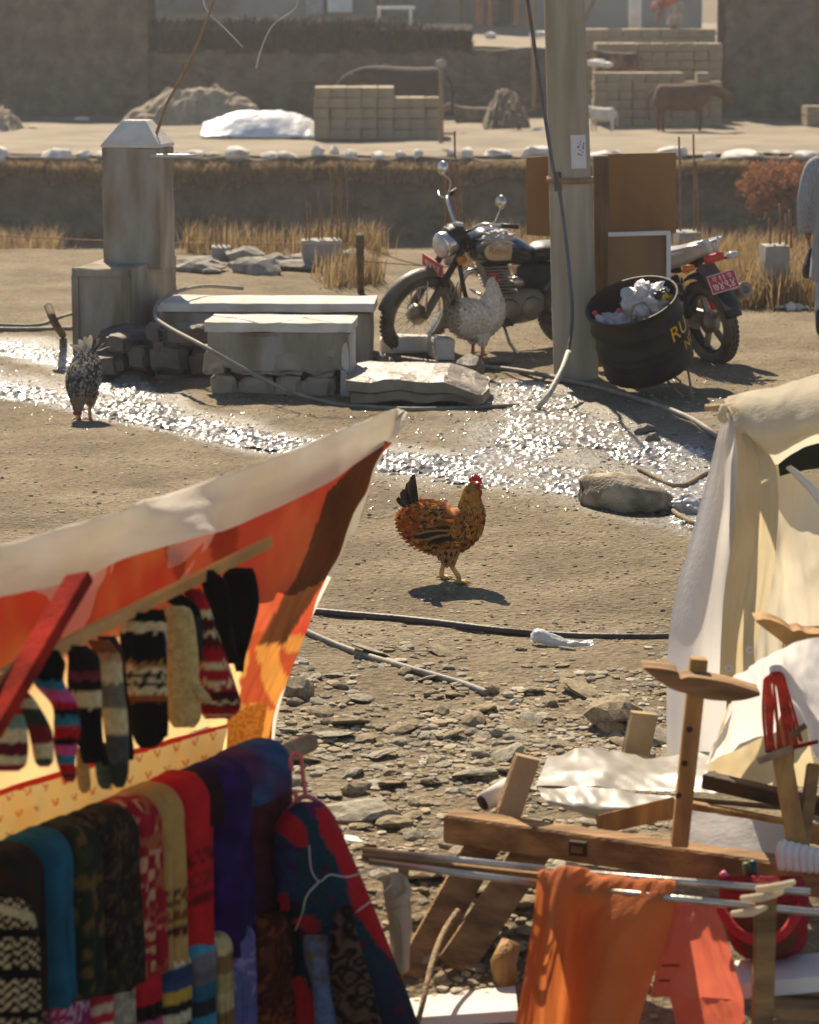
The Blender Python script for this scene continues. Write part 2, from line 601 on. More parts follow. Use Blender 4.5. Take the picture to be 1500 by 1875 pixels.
# ============================================================ FAR TERRACES
M_sand = pm('terrace_sand', (0.25, 0.205, 0.145), 0.95, col2=(0.17, 0.135, 0.09), scale=0.8, bump=0.5, bscale=6, bdist=0.05)
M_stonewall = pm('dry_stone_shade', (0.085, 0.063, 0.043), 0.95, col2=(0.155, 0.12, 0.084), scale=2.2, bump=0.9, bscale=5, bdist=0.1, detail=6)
M_mud = pm('mud_brick', (0.25, 0.195, 0.125), 0.95, col2=(0.32, 0.255, 0.165), scale=3, bump=0.5, bscale=20)
M_conc = pm('concrete_rough', (0.34, 0.32, 0.285), 0.9, col2=(0.24, 0.215, 0.18), scale=5, bump=0.35, bscale=60, detail=6)
M_white = pm('whitewash', (0.62, 0.59, 0.54), 0.9, var=0.1, scale=3, bump=0.2)
M_darkwood = pm('weathered_dark_wood', (0.10, 0.065, 0.04), 0.85, col2=(0.17, 0.115, 0.07), scale=9, stretch=(4, 4, 0.5), bump=0.5)
M_rock = pm('pale_rock', (0.33, 0.30, 0.255), 0.9, col2=(0.22, 0.19, 0.15), scale=3, bump=0.5, bscale=14)
M_rust = pm('rusty_steel', (0.22, 0.12, 0.06), 0.8, col2=(0.30, 0.18, 0.10), scale=20, bump=0.3)
M_orange_paint = pm('orange_paint', (0.42, 0.13, 0.05), 0.7, var=0.2, scale=5)

def plain_grid(name, x0, x1, y0, y1, nx, ny, zf, mat, label):
    X, Y = np.meshgrid(np.linspace(x0, x1, nx), np.linspace(y0, y1, ny))
    me, _ = np_mesh(name, X, Y, zf(X, Y))
    me.materials.append(mat)
    o = bpy.data.objects.new(name, me); COL.objects.link(o)
    return setp(o, label, kind='structure')

TZ = -0.8
plain_grid('terrace_ground', -30, 30, 60.0, 79.5, 200, 90, lambda X, Y: TZ + 0.07 * fbm(X * 0.6, Y * 0.6, 4, 3.0), M_sand, 'pale sandy terrace where cattle stand')
UZ = 1.0
plain_grid('upper_terrace_ground', -40, 40, 78.6, 125, 100, 60, lambda X, Y: UZ + 0.1 * fbm(X * 0.5, Y * 0.5, 3, 5.0), M_sand, 'upper terrace behind the back wall')

def wall_face(name, x0, x1, yb, z0, ztop, mat, label, depth=0.6, cell=0.34, seed=0, **kw):
    """battered stone wall: displaced front face, uneven top, real thickness"""
    nx = int((x1 - x0) / 0.09); nz = 26
    xs = np.linspace(x0, x1, nx)
    rows = []
    for i in range(nz):
        t = i / (nz - 1)
        zt = np.array([ztop(x) for x in xs]) if callable(ztop) else np.full(nx, ztop)
        zt = zt + 0.09 * fbm(xs * 1.3, xs * 0 + seed, 3, seed)
        z = z0 + (zt - z0) * t
        bumpy = 0.075 * (vnoise(xs / cell + 0.5 * np.floor(z / 0.2), z / 0.2, seed) - 0.5) * 2 + 0.06 * fbm(xs * 3, z * 3, 3, seed + 2)
        y = yb + 0.16 * t + bumpy
        rows.append(np.stack([xs, y, z], -1))
    top = rows[-1].copy(); top[:, 1] += depth
    bot = top.copy(); bot[:, 2] = z0
    rows += [top, bot]
    m = MB().grid([[r[j] for j in range(nx)] for r in rows])
    return m.build(name, mat, loc=((x0 + x1) / 2, yb, z0), smooth=False, label=label, cat='wall', **kw)

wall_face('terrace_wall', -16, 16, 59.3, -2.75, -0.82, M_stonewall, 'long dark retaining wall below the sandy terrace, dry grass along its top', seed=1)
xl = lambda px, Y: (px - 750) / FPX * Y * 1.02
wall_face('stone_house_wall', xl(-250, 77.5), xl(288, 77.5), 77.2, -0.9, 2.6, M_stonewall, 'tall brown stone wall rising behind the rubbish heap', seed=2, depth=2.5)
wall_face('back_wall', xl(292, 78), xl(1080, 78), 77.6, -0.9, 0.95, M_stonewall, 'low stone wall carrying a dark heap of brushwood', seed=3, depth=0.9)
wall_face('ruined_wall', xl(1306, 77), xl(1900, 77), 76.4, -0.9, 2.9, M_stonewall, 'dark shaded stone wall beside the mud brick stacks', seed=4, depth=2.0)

# brushwood stacked on the back wall
def blades(n, pos, hgt, spread, rng, width=0.012, droop=0.3, colf=None):
    """n thin tapering blades; pos(rng)->(x,y,z); returns MB"""
    m = MB(); vs = []; fs = []; cc = []
    for i in range(n):
        p = Vector(pos(rng)); h = hgt(rng)
        a = rng.uniform(0, 2 * math.pi)
        lean = Vector((math.cos(a), math.sin(a), 0)) * rng.uniform(0, spread) * h
        sd = Vector((math.cos(a + 1.3), math.sin(a + 1.3), 0)) * width * rng.uniform(0.6, 1.4)
        q = p + lean * 0.45 + Vector((0, 0, h * 0.6))
        t = p + lean * (1 + droop) + Vector((0, 0, h * rng.uniform(0.85, 1.0)))
        k = len(vs)
        vs += [p - sd, p + sd, q + sd * 0.7, q - sd * 0.7, t]
        fs += [(k, k + 1, k + 2, k + 3), (k + 3, k + 2, k + 4)]
        if colf:
            c = colf(rng); cc += [c] * 5
    m.add(vs, fs, cc if colf else None)
    return m

M_brush = pm('dry_brushwood', (1, 1, 1), 0.9, var=0.3, scale=3, attr=True, bump=0)
rng = random.Random(5)
x0, x1 = xl(288, 78), xl(860, 78)
def brush_pos(r):
    x = r.uniform(x0, x1); t = (x - x0) / (x1 - x0)
    top = 0.9 * (1 - 0.35 * max(0, t - 0.7) / 0.3)
    return (x, 78.0 + r.uniform(-0.35, 0.5), 0.88 + max(0, r.random() ** 0.8 * top - 0.2))
br = blades(9000, brush_pos, lambda r: r.uniform(0.15, 0.35), 0.9, rng, 0.02, colf=lambda r: (0.055 * r.uniform(.5, 1.6), 0.040 * r.uniform(.5, 1.5), 0.028))
core = [[(x, y, z) for x in np.linspace(x0, x1, 40)] for (y, z) in ((77.75, 0.85), (77.8, 1.45), (78.1, 1.6), (78.5, 0.85))]
br.grid(core); br.c[-160:] = [(0.03, 0.022, 0.016)] * 160
br.build('brushwood', M_brush, smooth=False, kind='stuff', label='long dark heap of dry brushwood stacked on the back wall')

# mud brick stacks --------------------------------------------------------
def brick_stack(name, label, px0, px1, base_y, rows, cols, bw, bh, depth, Y, ragged=0, z0=None, seed=0, gap=0.012, skip=None):
    z = TZ if z0 is None else z0
    xa, xb = xl(px0, Y), xl(px1, Y)
    bw = (xb - xa) / cols
    root = thing(name, label, 'brick stack', ((xa + xb) / 2, Y, z), 'stacks of drying mud bricks')
    r2 = random.Random(seed)
    mb = MB().box((0, 0, 0), (bw - gap, depth, bh - gap), jit=0.008, rng=r2)
    first = mb.build('brick', M_mud, parent=root, local=True, smooth=False, bev=0.012)
    k = 0
    for i in range(rows):
        for j in range(cols):
            if skip and skip(i, j): continue
            if i == rows - 1 and r2.random() < ragged: continue
            loc = (xa + bw * (j + 0.5) - root.location.x + r2.uniform(-.008, .008), r2.uniform(-.04, .04), bh * (i + 0.5))
            rot = (r2.uniform(-.015, .015), 0, r2.uniform(-.03, .03))
            if k == 0: first.location = loc; first.rotation_euler = rot
            else: share(first, loc, rot, parent=root)
            k += 1
    return root
brick_stack('brick_stack', 'long low stack of mud bricks beside the blue-white plastic sheet', 582, 806, 245, 5, 8, .4, .235, 1.2, 66.5, 0.0, seed=1, skip=lambda i, j: i == 4 and j > 4)
brick_stack('brick_stack', 'wide stack of mud bricks that the brown cow stands in front of', 1076, 1303, 235, 6, 10, .3, .22, 0.9, 72.3, 0.1, seed=2)
brick_stack('brick_stack', 'middle tier of mud bricks with pale uneven top behind the widest stack', 1078, 1302, 135, 9, 9, .3, .22, 0.9, 75.0, 0.1, seed=3)
brick_stack('brick_stack', 'hindmost tier of mud bricks below the crouching person', 1060, 1290, 90, 10, 7, .4, .23, 0.9, 77.3, 0.0, seed=4)
brick_stack('brick_stack', 'short stack of mud bricks standing before the dark ruined wall', 1452, 1640, 205, 2, 6, .4, .25, 0.9, 72.5, 0.0, seed=5)

# edge stones -----------------------------------------------------------------
ROCKS = []
for k in range(10):
    vs, fs = rock_mesh(k, flat=0.45 + 0.25 * (k % 3))
    ROCKS.append((vs, fs))
def rock_thing(k, name, mat, loc, scale, rot, label, cat='stone', group=None):
    key = (k, mat.name)
    if key not in ROCK_ME:
        me = bpy.data.meshes.new(name); me.from_pydata([tuple(v) for v in ROCKS[k][0]], [], ROCKS[k][1])
        me.materials.append(mat); ROCK_ME[key] = me
    o = bpy.data.objects.new(name, ROCK_ME[key]); COL.objects.link(o)
    o.location = loc; o.scale = scale; o.rotation_euler = rot
    return setp(o, label, cat, group)
ROCK_ME = {}
M_whiterock = pm('chalky_rock', (0.74, 0.70, 0.63), 0.9, col2=(0.5, 0.46, 0.4), scale=2, bump=0.4)
px = -20
while px < 1520:
    wpx = rng.uniform(16, 62)
    Y = rng.uniform(59.5, 60.3)
    s = wpx / FPX * Y / 2 * 1.15
    if rng.random() < 0.82:
        rock_thing(rng.randrange(10), 'edge_stone', M_whiterock, (xl(px + wpx / 2, Y), Y, -0.80 + rng.uniform(.0, .05)), (s, s * rng.uniform(.6, 1), min(s, 0.22) * rng.uniform(.8, 1.2)),
                   (rng.uniform(-.2, .2), rng.uniform(-.2, .2), rng.uniform(0, 6)), 'pale stone laid along the lip of the sandy terrace', group='stones along the terrace edge')
    px += wpx * rng.uniform(0.9, 1.6)

# far things on the upper terrace --------------------------------------------
def simple_box_thing(name, label, cat, px0, px1, py0, py1, Y, mat, depth=0.4, group=None, bev=0.02):
    a, b = W(px0, py1, Y), W(px1, py0, Y)
    m = MB().box(((a.x + b.x) / 2, Y + depth / 2, (a.z + b.z) / 2), (b.x - a.x, depth, b.z - a.z))
    return m, (((a.x + b.x) / 2, Y + depth / 2, a.z))
# far house: one facade with pillars, doors and openings behind the yard
fh = thing('far_house', 'pale plastered house with brown posts and orange door frames behind the brushwood', 'house', (0.5, 99, UZ))
a, b = W(-400, 60, 100), W(1290, -150, 100)
MB().box(((a.x + b.x) / 2, 102, (UZ + 4.6) / 2), (b.x - a.x, 3.6, 4.6 - UZ + 2)).build('wall', pm('far_plaster', (0.33, 0.29, 0.24), 0.9, col2=(0.24, 0.21, 0.18), scale=0.7, bump=0.3), parent=fh, smooth=False)
def far_panel(name, px0, px1, py0, py1, Y, mat, d=0.2):
    p, q = W(px0, py1, Y), W(px1, py0, Y)
    return MB().box(((p.x + q.x) / 2, Y, (p.z + q.z) / 2), (q.x - p.x, d, q.z - p.z)).build(name, mat, parent=fh, smooth=False)
far_panel('plaster_panel', 600, 645, -60, 22, 99.8, M_white)
far_panel('plaster_panel', 560, 592, -60, 25, 99.9, pm('grey_plaster', (0.3, 0.29, 0.28), 0.9))
for px in (688, 797, 842, 905):
    far_panel('post', px, px + 8, -70, 42, 99.5, M_darkwood)
far_panel('door_frame', 870, 884, -60, 46, 99.6, M_orange_paint)
far_panel('door_frame', 893, 902, -60, 46, 99.6, M_orange_paint)
far_panel('door_frame', 940, 950, -60, 46, 99.6, M_orange_paint)
far_panel('door_frame', 962, 970, -60, 46, 99.6, M_orange_paint)
far_panel('doorway', 905, 938, -60, 44, 99.75, pm('dark_interior', (0.03, 0.025, 0.02), 0.9))
far_panel('doorway', 700, 796, -60, 30, 99.78, pm('grey_shutter', (0.14, 0.12, 0.11), 0.9))
far_panel('doorway', 290, 420, -60, 20, 99.78, MATS['grey_shutter'])

tb = thing('white_table', 'white bench standing on the upper yard beyond the brushwood', 'bench', W(725, 30, 95.5))
p, q = W(690, 14, 95.5), W(760, 8, 95.5)
MB().box(((p.x + q.x) / 2, 95.5, p.z), (q.x - p.x, 0.6, 0.1)).build('seat', M_white, parent=tb, smooth=False)
for px in (694, 752):
    c = W(px, 14, 95.5)
    MB().box((c.x, 95.5, (c.z + UZ) / 2 - 0.03), (0.1, 0.5, c.z - UZ)).build('leg', M_white, parent=tb, smooth=False)

for px, py0, col, lab in ((1075, -60, M_darkwood, 'leaning brown pole behind the concrete utility pole'),):
    p, q = W(1060, 60, 90), W(1130, -90, 90)
    MB().tube([p, q], 0.07, 8).build('leaning_pole', col, loc=p, label=lab, cat='pole')
def post(name, label, px, py0, py1, Y, r, mat, lean=0, cat='post', knob=False, px1=None):
    p = W(px, py1, Y); q = W(px1 or px, py0, Y)
    t = thing(name, label, cat, p)
    MB().tube([p, p.lerp(q, .5), q], [r, r * .97, r * .9], 10).build('shaft', mat, parent=t)
    if knob:
        MB().lathe([(0, -.08), (.09, -.07), (.12, 0), (.09, .07), (0, .09)], 12, Matrix.Translation(q)).build('cap', M_conc, parent=t)
    return t
M_palewood = pm('pale_weathered_wood', (0.30, 0.22, 0.13), 0.85, col2=(0.20, 0.14, 0.085), scale=6, stretch=(5, 5, .4), bump=0.4)
post('fence_post', 'thin wooden post with a rounded stone on top beside the brick stack', 808, 116, 262, 62.5, 0.055, M_palewood, knob=True)
post('yard_pole', 'slim pale pole standing up past the concrete utility pole', 977, -60, 195, 72, 0.06, M_palewood, cat='pole')
post('yard_pole', 'white square pillar standing on the upper yard', 1163, -60, 62, 88, 0.2, M_white, cat='pole')
# white sacks by the pole
for px, py, s in ((1085, 50, .26), (1103, 40, .3), (1118, 55, .22), (900, 40, .22), (985, 45, .3), (1010, 44, .3)):
    p = W(px, py, 88)
    rock_thing(rng.randrange(10), 'sack', M_white, (p.x, p.y, UZ + s * .6), (s, s, s * .8), (0, 0, rng.uniform(0, 6)), 'full white sack lying on the upper yard', 'sack', 'white sacks on the upper yard')

# ============================================================ MIDDLE GROUND: TAP PILLAR, TROUGHS, POLE, BIN
M_oldconc = pm('stained_concrete', (0.34, 0.30, 0.245), 0.92, col2=(0.19, 0.145, 0.095), scale=3.0, stretch=(2.2, 2.2, 0.6), bump=0.35, bscale=50, detail=7)
M_lightconc = pm('pale_concrete', (0.66, 0.62, 0.56), 0.92, col2=(0.46, 0.41, 0.34), scale=4, bump=0.35, bscale=50, detail=7)
M_brownstone = pm('brown_masonry', (0.25, 0.195, 0.14), 0.95, col2=(0.34, 0.28, 0.21), scale=5, bump=0.6, bscale=26)
M_cable = pm('grey_cable', (0.09, 0.09, 0.095), 0.5, var=.2)
M_hose = pm('dusty_hose', (0.25, 0.22, 0.175), 0.65, col2=(0.16, 0.14, 0.11), scale=9, bump=.2)
M_blackhose = pm('black_hose', (0.065, 0.052, 0.04), 0.55, var=.3, scale=9, bump=.2)

def wobble_box(m, c, size, rot=0.0, seed=0, n=5, amp=0.012, top=None):
    """block with subdivided, slightly worn faces"""
    bm = bmesh.new()
    bmesh.ops.create_cube(bm, size=1.0)
    bmesh.ops.subdivide_edges(bm, edges=bm.edges[:], cuts=n, use_grid_fill=True)
    Mr = Matrix.Rotation(rot, 3, 'Z')
    vs = []
    for v in bm.verts:
        p = Vector((v.co.x * size[0], v.co.y * size[1], v.co.z * size[2]))
        q = v.co
        edge = sum(1 for k in q if abs(abs(k) - .5) < 1e-4)
        nv = Vector((mnoise.noise(p * 4 + Vector((seed, 0, 0))), mnoise.noise(p * 4 + Vector((0, seed + 9, 0))), mnoise.noise(p * 4 + Vector((0, 0, seed + 5)))))
        p += nv * amp
        if edge >= 2: p -= Vector([math.copysign(1, k) if abs(abs(k) - .5) < 1e-4 else 0 for k in q]) * amp * (0.6 + 0.8 * mnoise.noise(p * 7))
        if top: p = top(p, q)
        vs.append(Mr @ p + Vector(c))
    fs = [tuple(v.index for v in f.verts) for f in bm.faces]
    bm.free()
    return m.add(vs, fs)

PA = R(-13)                     # the pillar and its plinth are turned a little
pu = Vector((math.cos(PA), math.sin(PA), 0)); pd = Vector((-math.sin(PA), math.cos(PA), 0))
c0 = W(132, 640, 20.8); c0.z = -0.05
pil = thing('water_pillar', 'square grey concrete pillar with bevelled cap on a stepped plinth', 'pillar', (c0 + pu * .24 + pd * .5).to_tuple())
m = MB()
wobble_box(m, c0 + pu * .23 + pd * .55 + Vector((0, 0, .37)), (.46, 1.1, .74), PA, 1, 6, .012)
plinth = m.build('plinth', M_oldconc, parent=pil, smooth=False)
# raised border of the plinth's front face
fr = MB()
fc = c0 - pd * .006
for (a, b, ww, hh) in (((.02, .70), (.44, .70), .02, .05), ((.035, .1), (.035, .68), .05, .02), ((.425, .1), (.425, .68), .05, .02)):
    fr.bar(fc + pu * a[0] + Vector((0, 0, a[1])), fc + pu * b[0] + Vector((0, 0, b[1])), .018, .05, up=pd.cross(Vector((pu * (b[0] - a[0]) + Vector((0, 0, b[1] - a[1]))))))
fr.build('plinth_border', M_oldconc, parent=plinth, smooth=False)
sh = c0 + pu * .33 + pd * .58 + Vector((0, 0, .69))
m = MB()
def cap(p, q):
    return p
wobble_box(m, sh + Vector((0, 0, .44)), (.44, .36, .88), PA, 2, 6, .006)
shaft = m.build('shaft', M_oldconc, parent=pil, smooth=False)
m = MB()
prof = [(.445, .365, .88), (.45, .37, .90), (.20, .18, 1.06), (.18, .16, 1.075)]
vs = []; fs = []
for (wx, wy, z) in prof:
    for sx_, sy_ in ((-1, -1), (1, -1), (1, 1), (-1, 1)):
        vs.append(sh + pu * sx_ * wx / 2 + pd * sy_ * wy / 2 + Vector((0, 0, z)))
for i in range(3):
    for k in range(4):
        fs.append((i * 4 + k, i * 4 + (k + 1) % 4, i * 4 + 4 + (k + 1) % 4, i * 4 + 4 + k))
fs += [(3, 2, 1, 0), (12, 13, 14, 15)]
m.add(vs, fs).build('cap', M_lightconc, parent=pil, smooth=False, bev=.008)
# spigot pipe and bent bars at the head of the pillar
a = W(276, 286, 21.0); b = W(372, 285, 20.9)
MB().tube([a, a.lerp(b, .62), b], [.016, .015, .009], 8).build('spigot', pm('galvanised', (.5, .48, .45), .45, metal=.7, var=.2), parent=pil)
Yw = 21.2
def wire_line(pts, Y=Yw): return [W(x, y, Y) for x, y in pts]
bars = MB().tube(wire_line([(277, 268), (290, 235), (303, 195), (322, 160), (350, 105), (380, 35), (400, -30), (425, -80)]), [.014, .012, .010, .008], 7, n=24)
rod = bars.build('bent_bar', M_rust, parent=pil)
MB().tube(wire_line([(322, 162), (335, 140), (352, 120), (345, 112), (318, 116)]), .006, 6, n=14).build('bar_tie', M_rust, parent=rod)
M_whitewire = pm('pale_wire', (.5, .46, .4), .5, var=.2)
MB().tube(wire_line([(412, -55), (375, -10), (380, 20), (412, 52), (445, 86)]), .006, 6, n=18).build('loose_wire', M_whitewire, parent=rod)
MB().tube(wire_line([(425, -80), (500, -60), (545, 5), (500, 45), (478, 90), (469, 125)]), [.006, .006, .006, .009], 6, n=24).build('loose_wire', M_whitewire, parent=rod)

# masonry exposed at the foot of the plinth
ft = thing('plinth_footing', 'broken rubble footing of dark damp stones between pillar and trough', 'footing', GG(280, 690))
rng = random.Random(11)
for i, (x, y, w_, h_) in enumerate([(205, 668, 58, 34), (265, 655, 46, 44), (318, 652, 60, 50), (222, 628, 44, 26), (285, 610, 36, 30), (345, 612, 50, 36), (250, 690, 60, 20), (330, 688, 64, 24), (372, 660, 40, 44), (295, 632, 30, 22), (190, 690, 40, 18)]):
    Y = 20.15 + rng.uniform(-.06, .06) - (x - 250) * .0012
    p = W(x, y, Y)
    m = MB(); wobble_box(m, p, (w_ / 255, .34, h_ / 250), PA + rng.uniform(-.25, .25), i, 4, .04)
    m.build('stone', pm('damp_dark_stone', (.15, .12, .09), .7, col2=(.09, .075, .06), scale=5, bump=.6, bscale=26), parent=ft, smooth=False)
m = MB(); wobble_box(m, W(285, 655, 20.5), (.78, .4, .42), PA, 77, 5, .03)
m.build('rubble_core', pm('damp_mortar', (.085, .075, .065), .7, var=.3, scale=8, bump=.6), parent=ft, smooth=False)

# troughs ------------------------------------------------------------------
def ragged(p, q):
    if q.z < -.2: p.z += (.5 * abs(mnoise.noise(Vector((p.x * 4.1, 3, 0)))) + .12 * mnoise.noise(Vector((p.x * 13, 1, 0)))) * .3 * (-.2 - q.z) / .3
    return p
def wall_block(name, label, px0, px1, Yf, ztop, depth, yaw, seed, stones=False):
    a = W(px0, 600, Yf); b = W(px1, 600, Yf)
    L = (b.x - a.x)
    u = Vector((math.cos(yaw), math.sin(yaw), 0)); d = Vector((-math.sin(yaw), math.cos(yaw), 0))
    o = Vector((a.x, Yf, -0.06))
    t = thing(name, label, 'trough', o + u * L / 2 + d * depth / 2)
    H = ztop + .06
    if not stones:
        m = MB(); wobble_box(m, o + u * L / 2 + d * depth / 2 + Vector((0, 0, (H - .07) / 2)), (L - .02, depth - .02, H - .07), yaw, seed, 7, .012)
        m.build('body', M_oldconc, parent=t, smooth=False)
    else:
        m = MB(); wobble_box(m, o + u * L / 2 + d * (depth / 2 + .05) + Vector((0, 0, (H - .07) / 2)), (L - .05, depth - .12, H - .07), yaw, seed, 7, .02)
        body = m.build('body', MATS['damp_mortar'], parent=t, smooth=False)
        r2 = random.Random(seed)
        z = 0.0
        row = 0
        while z < H - .2:
            hh = r2.uniform(.13, .2); x = 0.02 - (.05 if row % 2 else 0)
            while x < L - .1:
                ww = r2.uniform(.16, .34)
                ww = min(ww, L - .06 - x)
                if ww > .05:
                    m = MB(); wobble_box(m, o + u * (x + ww / 2) + d * (.05 + r2.uniform(-.015, .02)) + Vector((0, 0, z + hh / 2)), (ww - .006, .12, hh - .006), yaw + r2.uniform(-.10, .10), r2.random() * 90, 4, .034)
                    m.build('stone', M_brownstone, parent=t, smooth=False)
                x += ww
            z += hh; row += 1
        # plaster still clinging to the top and the right end
        m = MB(); wobble_box(m, o + u * L / 2 + d * .01 + Vector((0, 0, H - .21)), (L - .01, .06, .30), yaw, seed + 3, 11, .02, top=ragged)
        m.build('plaster_band', M_oldconc, parent=t, smooth=False)
        m = MB(); wobble_box(m, o + u * (L - .03) + d * depth * .45 + Vector((0, 0, (H - .07) / 2)), (.075, depth * .95, H - .07), yaw, seed + 4, 6, .01)
        m.build('end_plaster', M_lightconc, parent=t, smooth=False)
    m = MB(); wobble_box(m, o + u * L / 2 + d * depth / 2 + Vector((0, 0, H - .035)), (L + .03, depth + .03, .07), yaw, seed + 5, 9, .006)
    m.build('coping', M_lightconc, parent=t, smooth=False)
    return t
wall_block('rear_trough', 'long grey concrete trough with a bright smooth top behind the crumbling one', 292, 682, 20.75, .44, .52, R(-2), 31)
wall_block('front_trough', 'crumbling concrete trough with stones showing through its fallen plaster', 378, 642, 19.25, .475, .46, R(-4), 37, stones=True)

sl = thing('broken_slab', 'small broken concrete angle lying by the motorcycle front wheel', 'slab', GG(765, 652))
m = MB(); wobble_box(m, GG(752, 650) + Vector((0, .1, .07)), (.46, .2, .13), R(3), 3, 4, .015); m.build('long_arm', M_lightconc, parent=sl, smooth=False)
m = MB(); wobble_box(m, GG(808, 660) + Vector((0, .05, .09)), (.16, .42, .16), R(8), 4, 4, .012); m.build('short_arm', M_lightconc, parent=sl, smooth=False)
def slab_shape(p, q):
    if q.z < 0: p.x *= .93; p.y *= .9
    p.z += .02 * mnoise.noise(p * 5)
    if q.x > .2: p.z -= .10 * (q.x - .2) / .3 * (1 if q.z > 0 else .2)
    return p
p = GG(768, 745)
m = MB(); wobble_box(m, p + Vector((0, .45, .10)), (.92, .95, .16), R(-4), 8, 9, .022, top=slab_shape)
m.build('flat_stone', pm('wet_mud_stone', (.22, .185, .14), .55, col2=(.13, .105, .075), scale=5, bump=.7, bscale=22, spec=.5), loc=p, smooth=False, label='broad flat mud-caked stone slab at the outlet of the troughs', cat='slab')
for i, (x, y, s) in enumerate([(672, 662, .13), (705, 672, .09), (860, 690, .14), (915, 668, .10), (1180, 795, .08), (1195, 808, .06)]):
    p = GG(x, y)
    rock_thing(i, 'wet_stone', MATS['wet_mud_stone'], p + Vector((0, 0, s * .3)), (s, s * .8, s * .8), (0, 0, i), 'dark wet stone beside the trough outlet', group='wet stones by the outlet')

def hose(name, label, pts, r, mat, n=60, lift=0.0, cat='hose', **kw):
    P = []
    for q in pts:
        if len(q) == 2: P.append(GG(q[0], q[1], r * .8))
        else: P.append(W(q[0], q[1], q[2]))
    P = crom(P, n)
    m = MB().tube([Vector(p) for p in P], r, 8)
    return m.build(name, mat, loc=GG(*pts[0][:2]) if len(pts[0]) == 2 else P[0], label=label, cat=cat, **kw)
hose('water_pipe', 'pale rigid pipe running from the troughs past the utility pole', [(705, 655), (800, 668), (950, 688), (1090, 712), (1180, 738), (1260, 768), (1318, 806)], .018, M_hose, cat='pipe')
hose('water_hose', 'grey hose looped over the rear trough and down the broken masonry', [(445, 528, 21.4), (375, 524, 21.2), (325, 534, 20.7), (292, 552, 20.3), (285, 580, 19.95), (310, 600, 19.7), (370, 632, 19.05), (440, 672, 18.95), (520, 712, 18.9), (600, 740), (680, 748), (780, 752), (950, 745)], .014, M_hose)
hose('water_pipe', 'thin pipe lying left of the plinth above the stream', [(-60, 604), (40, 606), (132, 604)], .017, M_hose, cat='pipe')
hose('water_pipe', 'second thin pipe along the stream reaching the plinth foot', [(-60, 594), (60, 598), (100, 586), (136, 576)], .013, M_hose, cat='pipe')
hose('ground_pipe', 'long dark pipe half buried across the ground behind the white plastic bag', [(520, 1118), (600, 1127), (760, 1141), (900, 1158), (1000, 1167), (1120, 1171), (1240, 1170), (1400, 1160)], .016, M_blackhose, cat='pipe')
hose('ground_pipe', 'grey pipe slanting into the rubble in front of the dark pipe', [(480, 1112), (560, 1160), (650, 1198), (760, 1232), (840, 1255), (893, 1272)], .014, M_hose, cat='pipe')
hose('drift_stick', 'crooked grey stick poking out of the wet ground by the sack', [(1170, 862), (1240, 893), (1290, 872), (1330, 860)], .014, M_palewood, cat='stick')
hose('drift_stick', 'bent pale stick curling beside the torn plastic near the sack', [(1222, 915), (1228, 935), (1262, 958), (1310, 975)], .014, M_palewood, cat='stick')
hose('stump_stick', 'short dark stick leaning by the plinth', [(115, 618), (100, 590, 20.6), (88, 560, 20.7)], .03, M_darkwood, cat='stick')

# utility pole ------------------------------------------------------------
pb = GG(1058, 690, -.25); pt = pb + Vector((-.30, 0.0, 7.2))
pole = thing('utility_pole', 'tall round concrete utility pole with a paper notice and a dangling cable', 'pole', GG(1058, 690))
M_pole = pm('pole_concrete', (.38, .325, .245), .9, col2=(.26, .21, .145), scale=2.6, stretch=(3, 3, .35), bump=.35, bscale=40, detail=7)
PT = lambda t: pb.lerp(pt, t)
MB().tube([PT(t) for t in np.linspace(0, 1, 40)], [.158, .105], 28).build('shaft', M_pole, parent=pole)
def on_pole(z, ang, dr=.0):
    t = (z - pb.z) / (pt.z - pb.z); c = PT(t); r = .158 - .053 * t + dr
    return c + Vector((math.cos(ang) * r, math.sin(ang) * r, 0))
zt, zb = W(1065, 250, 19.7).z, W(1065, 312, 19.7).z
rows = [[on_pole(z, a, .004) for a in np.linspace(R(-88), R(-42), 7)] for z in np.linspace(zb, zt, 9)]
M_paper = pm('paper_notice', (.62, .56, .56), .8, col2=(.50, .53, .58), scale=5, bump=.05)
notice = MB().grid(rows).build('paper_notice', M_paper, parent=pole, label='torn pale paper notice pasted on the pole')
ink = MB()
rng = random.Random(3)
for k in range(16):
    z = zb + (zt - zb) * rng.uniform(.25, .8); a = R(rng.uniform(-72, -52)); da = R(rng.uniform(2, 5)); dz = rng.uniform(.004, .012)
    ink.add([on_pole(z, a, .006), on_pole(z, a + da, .006), on_pole(z + dz, a + da, .006), on_pole(z + dz, a, .006)], [(0, 1, 2, 3)])
ink.build('faded_print', pm('faded_ink', (.12, .09, .1), .9), parent=notice, kind='stuff')
zc = W(1020, 335, 19.7).z
MB().lathe([(.155, -.02), (.162, -.02), (.162, .02), (.155, .02)], 28, Matrix.Translation(PT((zc - pb.z) / (pt.z - pb.z))), close=True).build('band', M_rust, parent=pole)
MB().bar(on_pole(zc + .06, R(-125), .01), on_pole(zc - .07, R(-125), .01), .05, .02, up=(0, -1, 0)).build('bracket', M_darkwood, parent=pole)
cab = [W(952, -90, 19.2), W(968, 10, 19.35), W(990, 160, 19.55), W(1012, 300, 19.6), W(1022, 335, 19.62), W(1033, 410, 19.6), W(1043, 500, 19.55), W(1048, 580, 19.5), W(1040, 650, 19.3)]
MB().tube(cab, .013, 8, n=50).build('cable', M_cable, parent=pole)
hose('white_hose', 'short pale hose end hanging from the pole cable into the runoff', [(1041, 645, 19.28), (1028, 680, 19.0), (1003, 725, 18.75), (984, 752)], .02, pm('pale_hose', (.42, .38, .31), .6, var=.2), n=24)

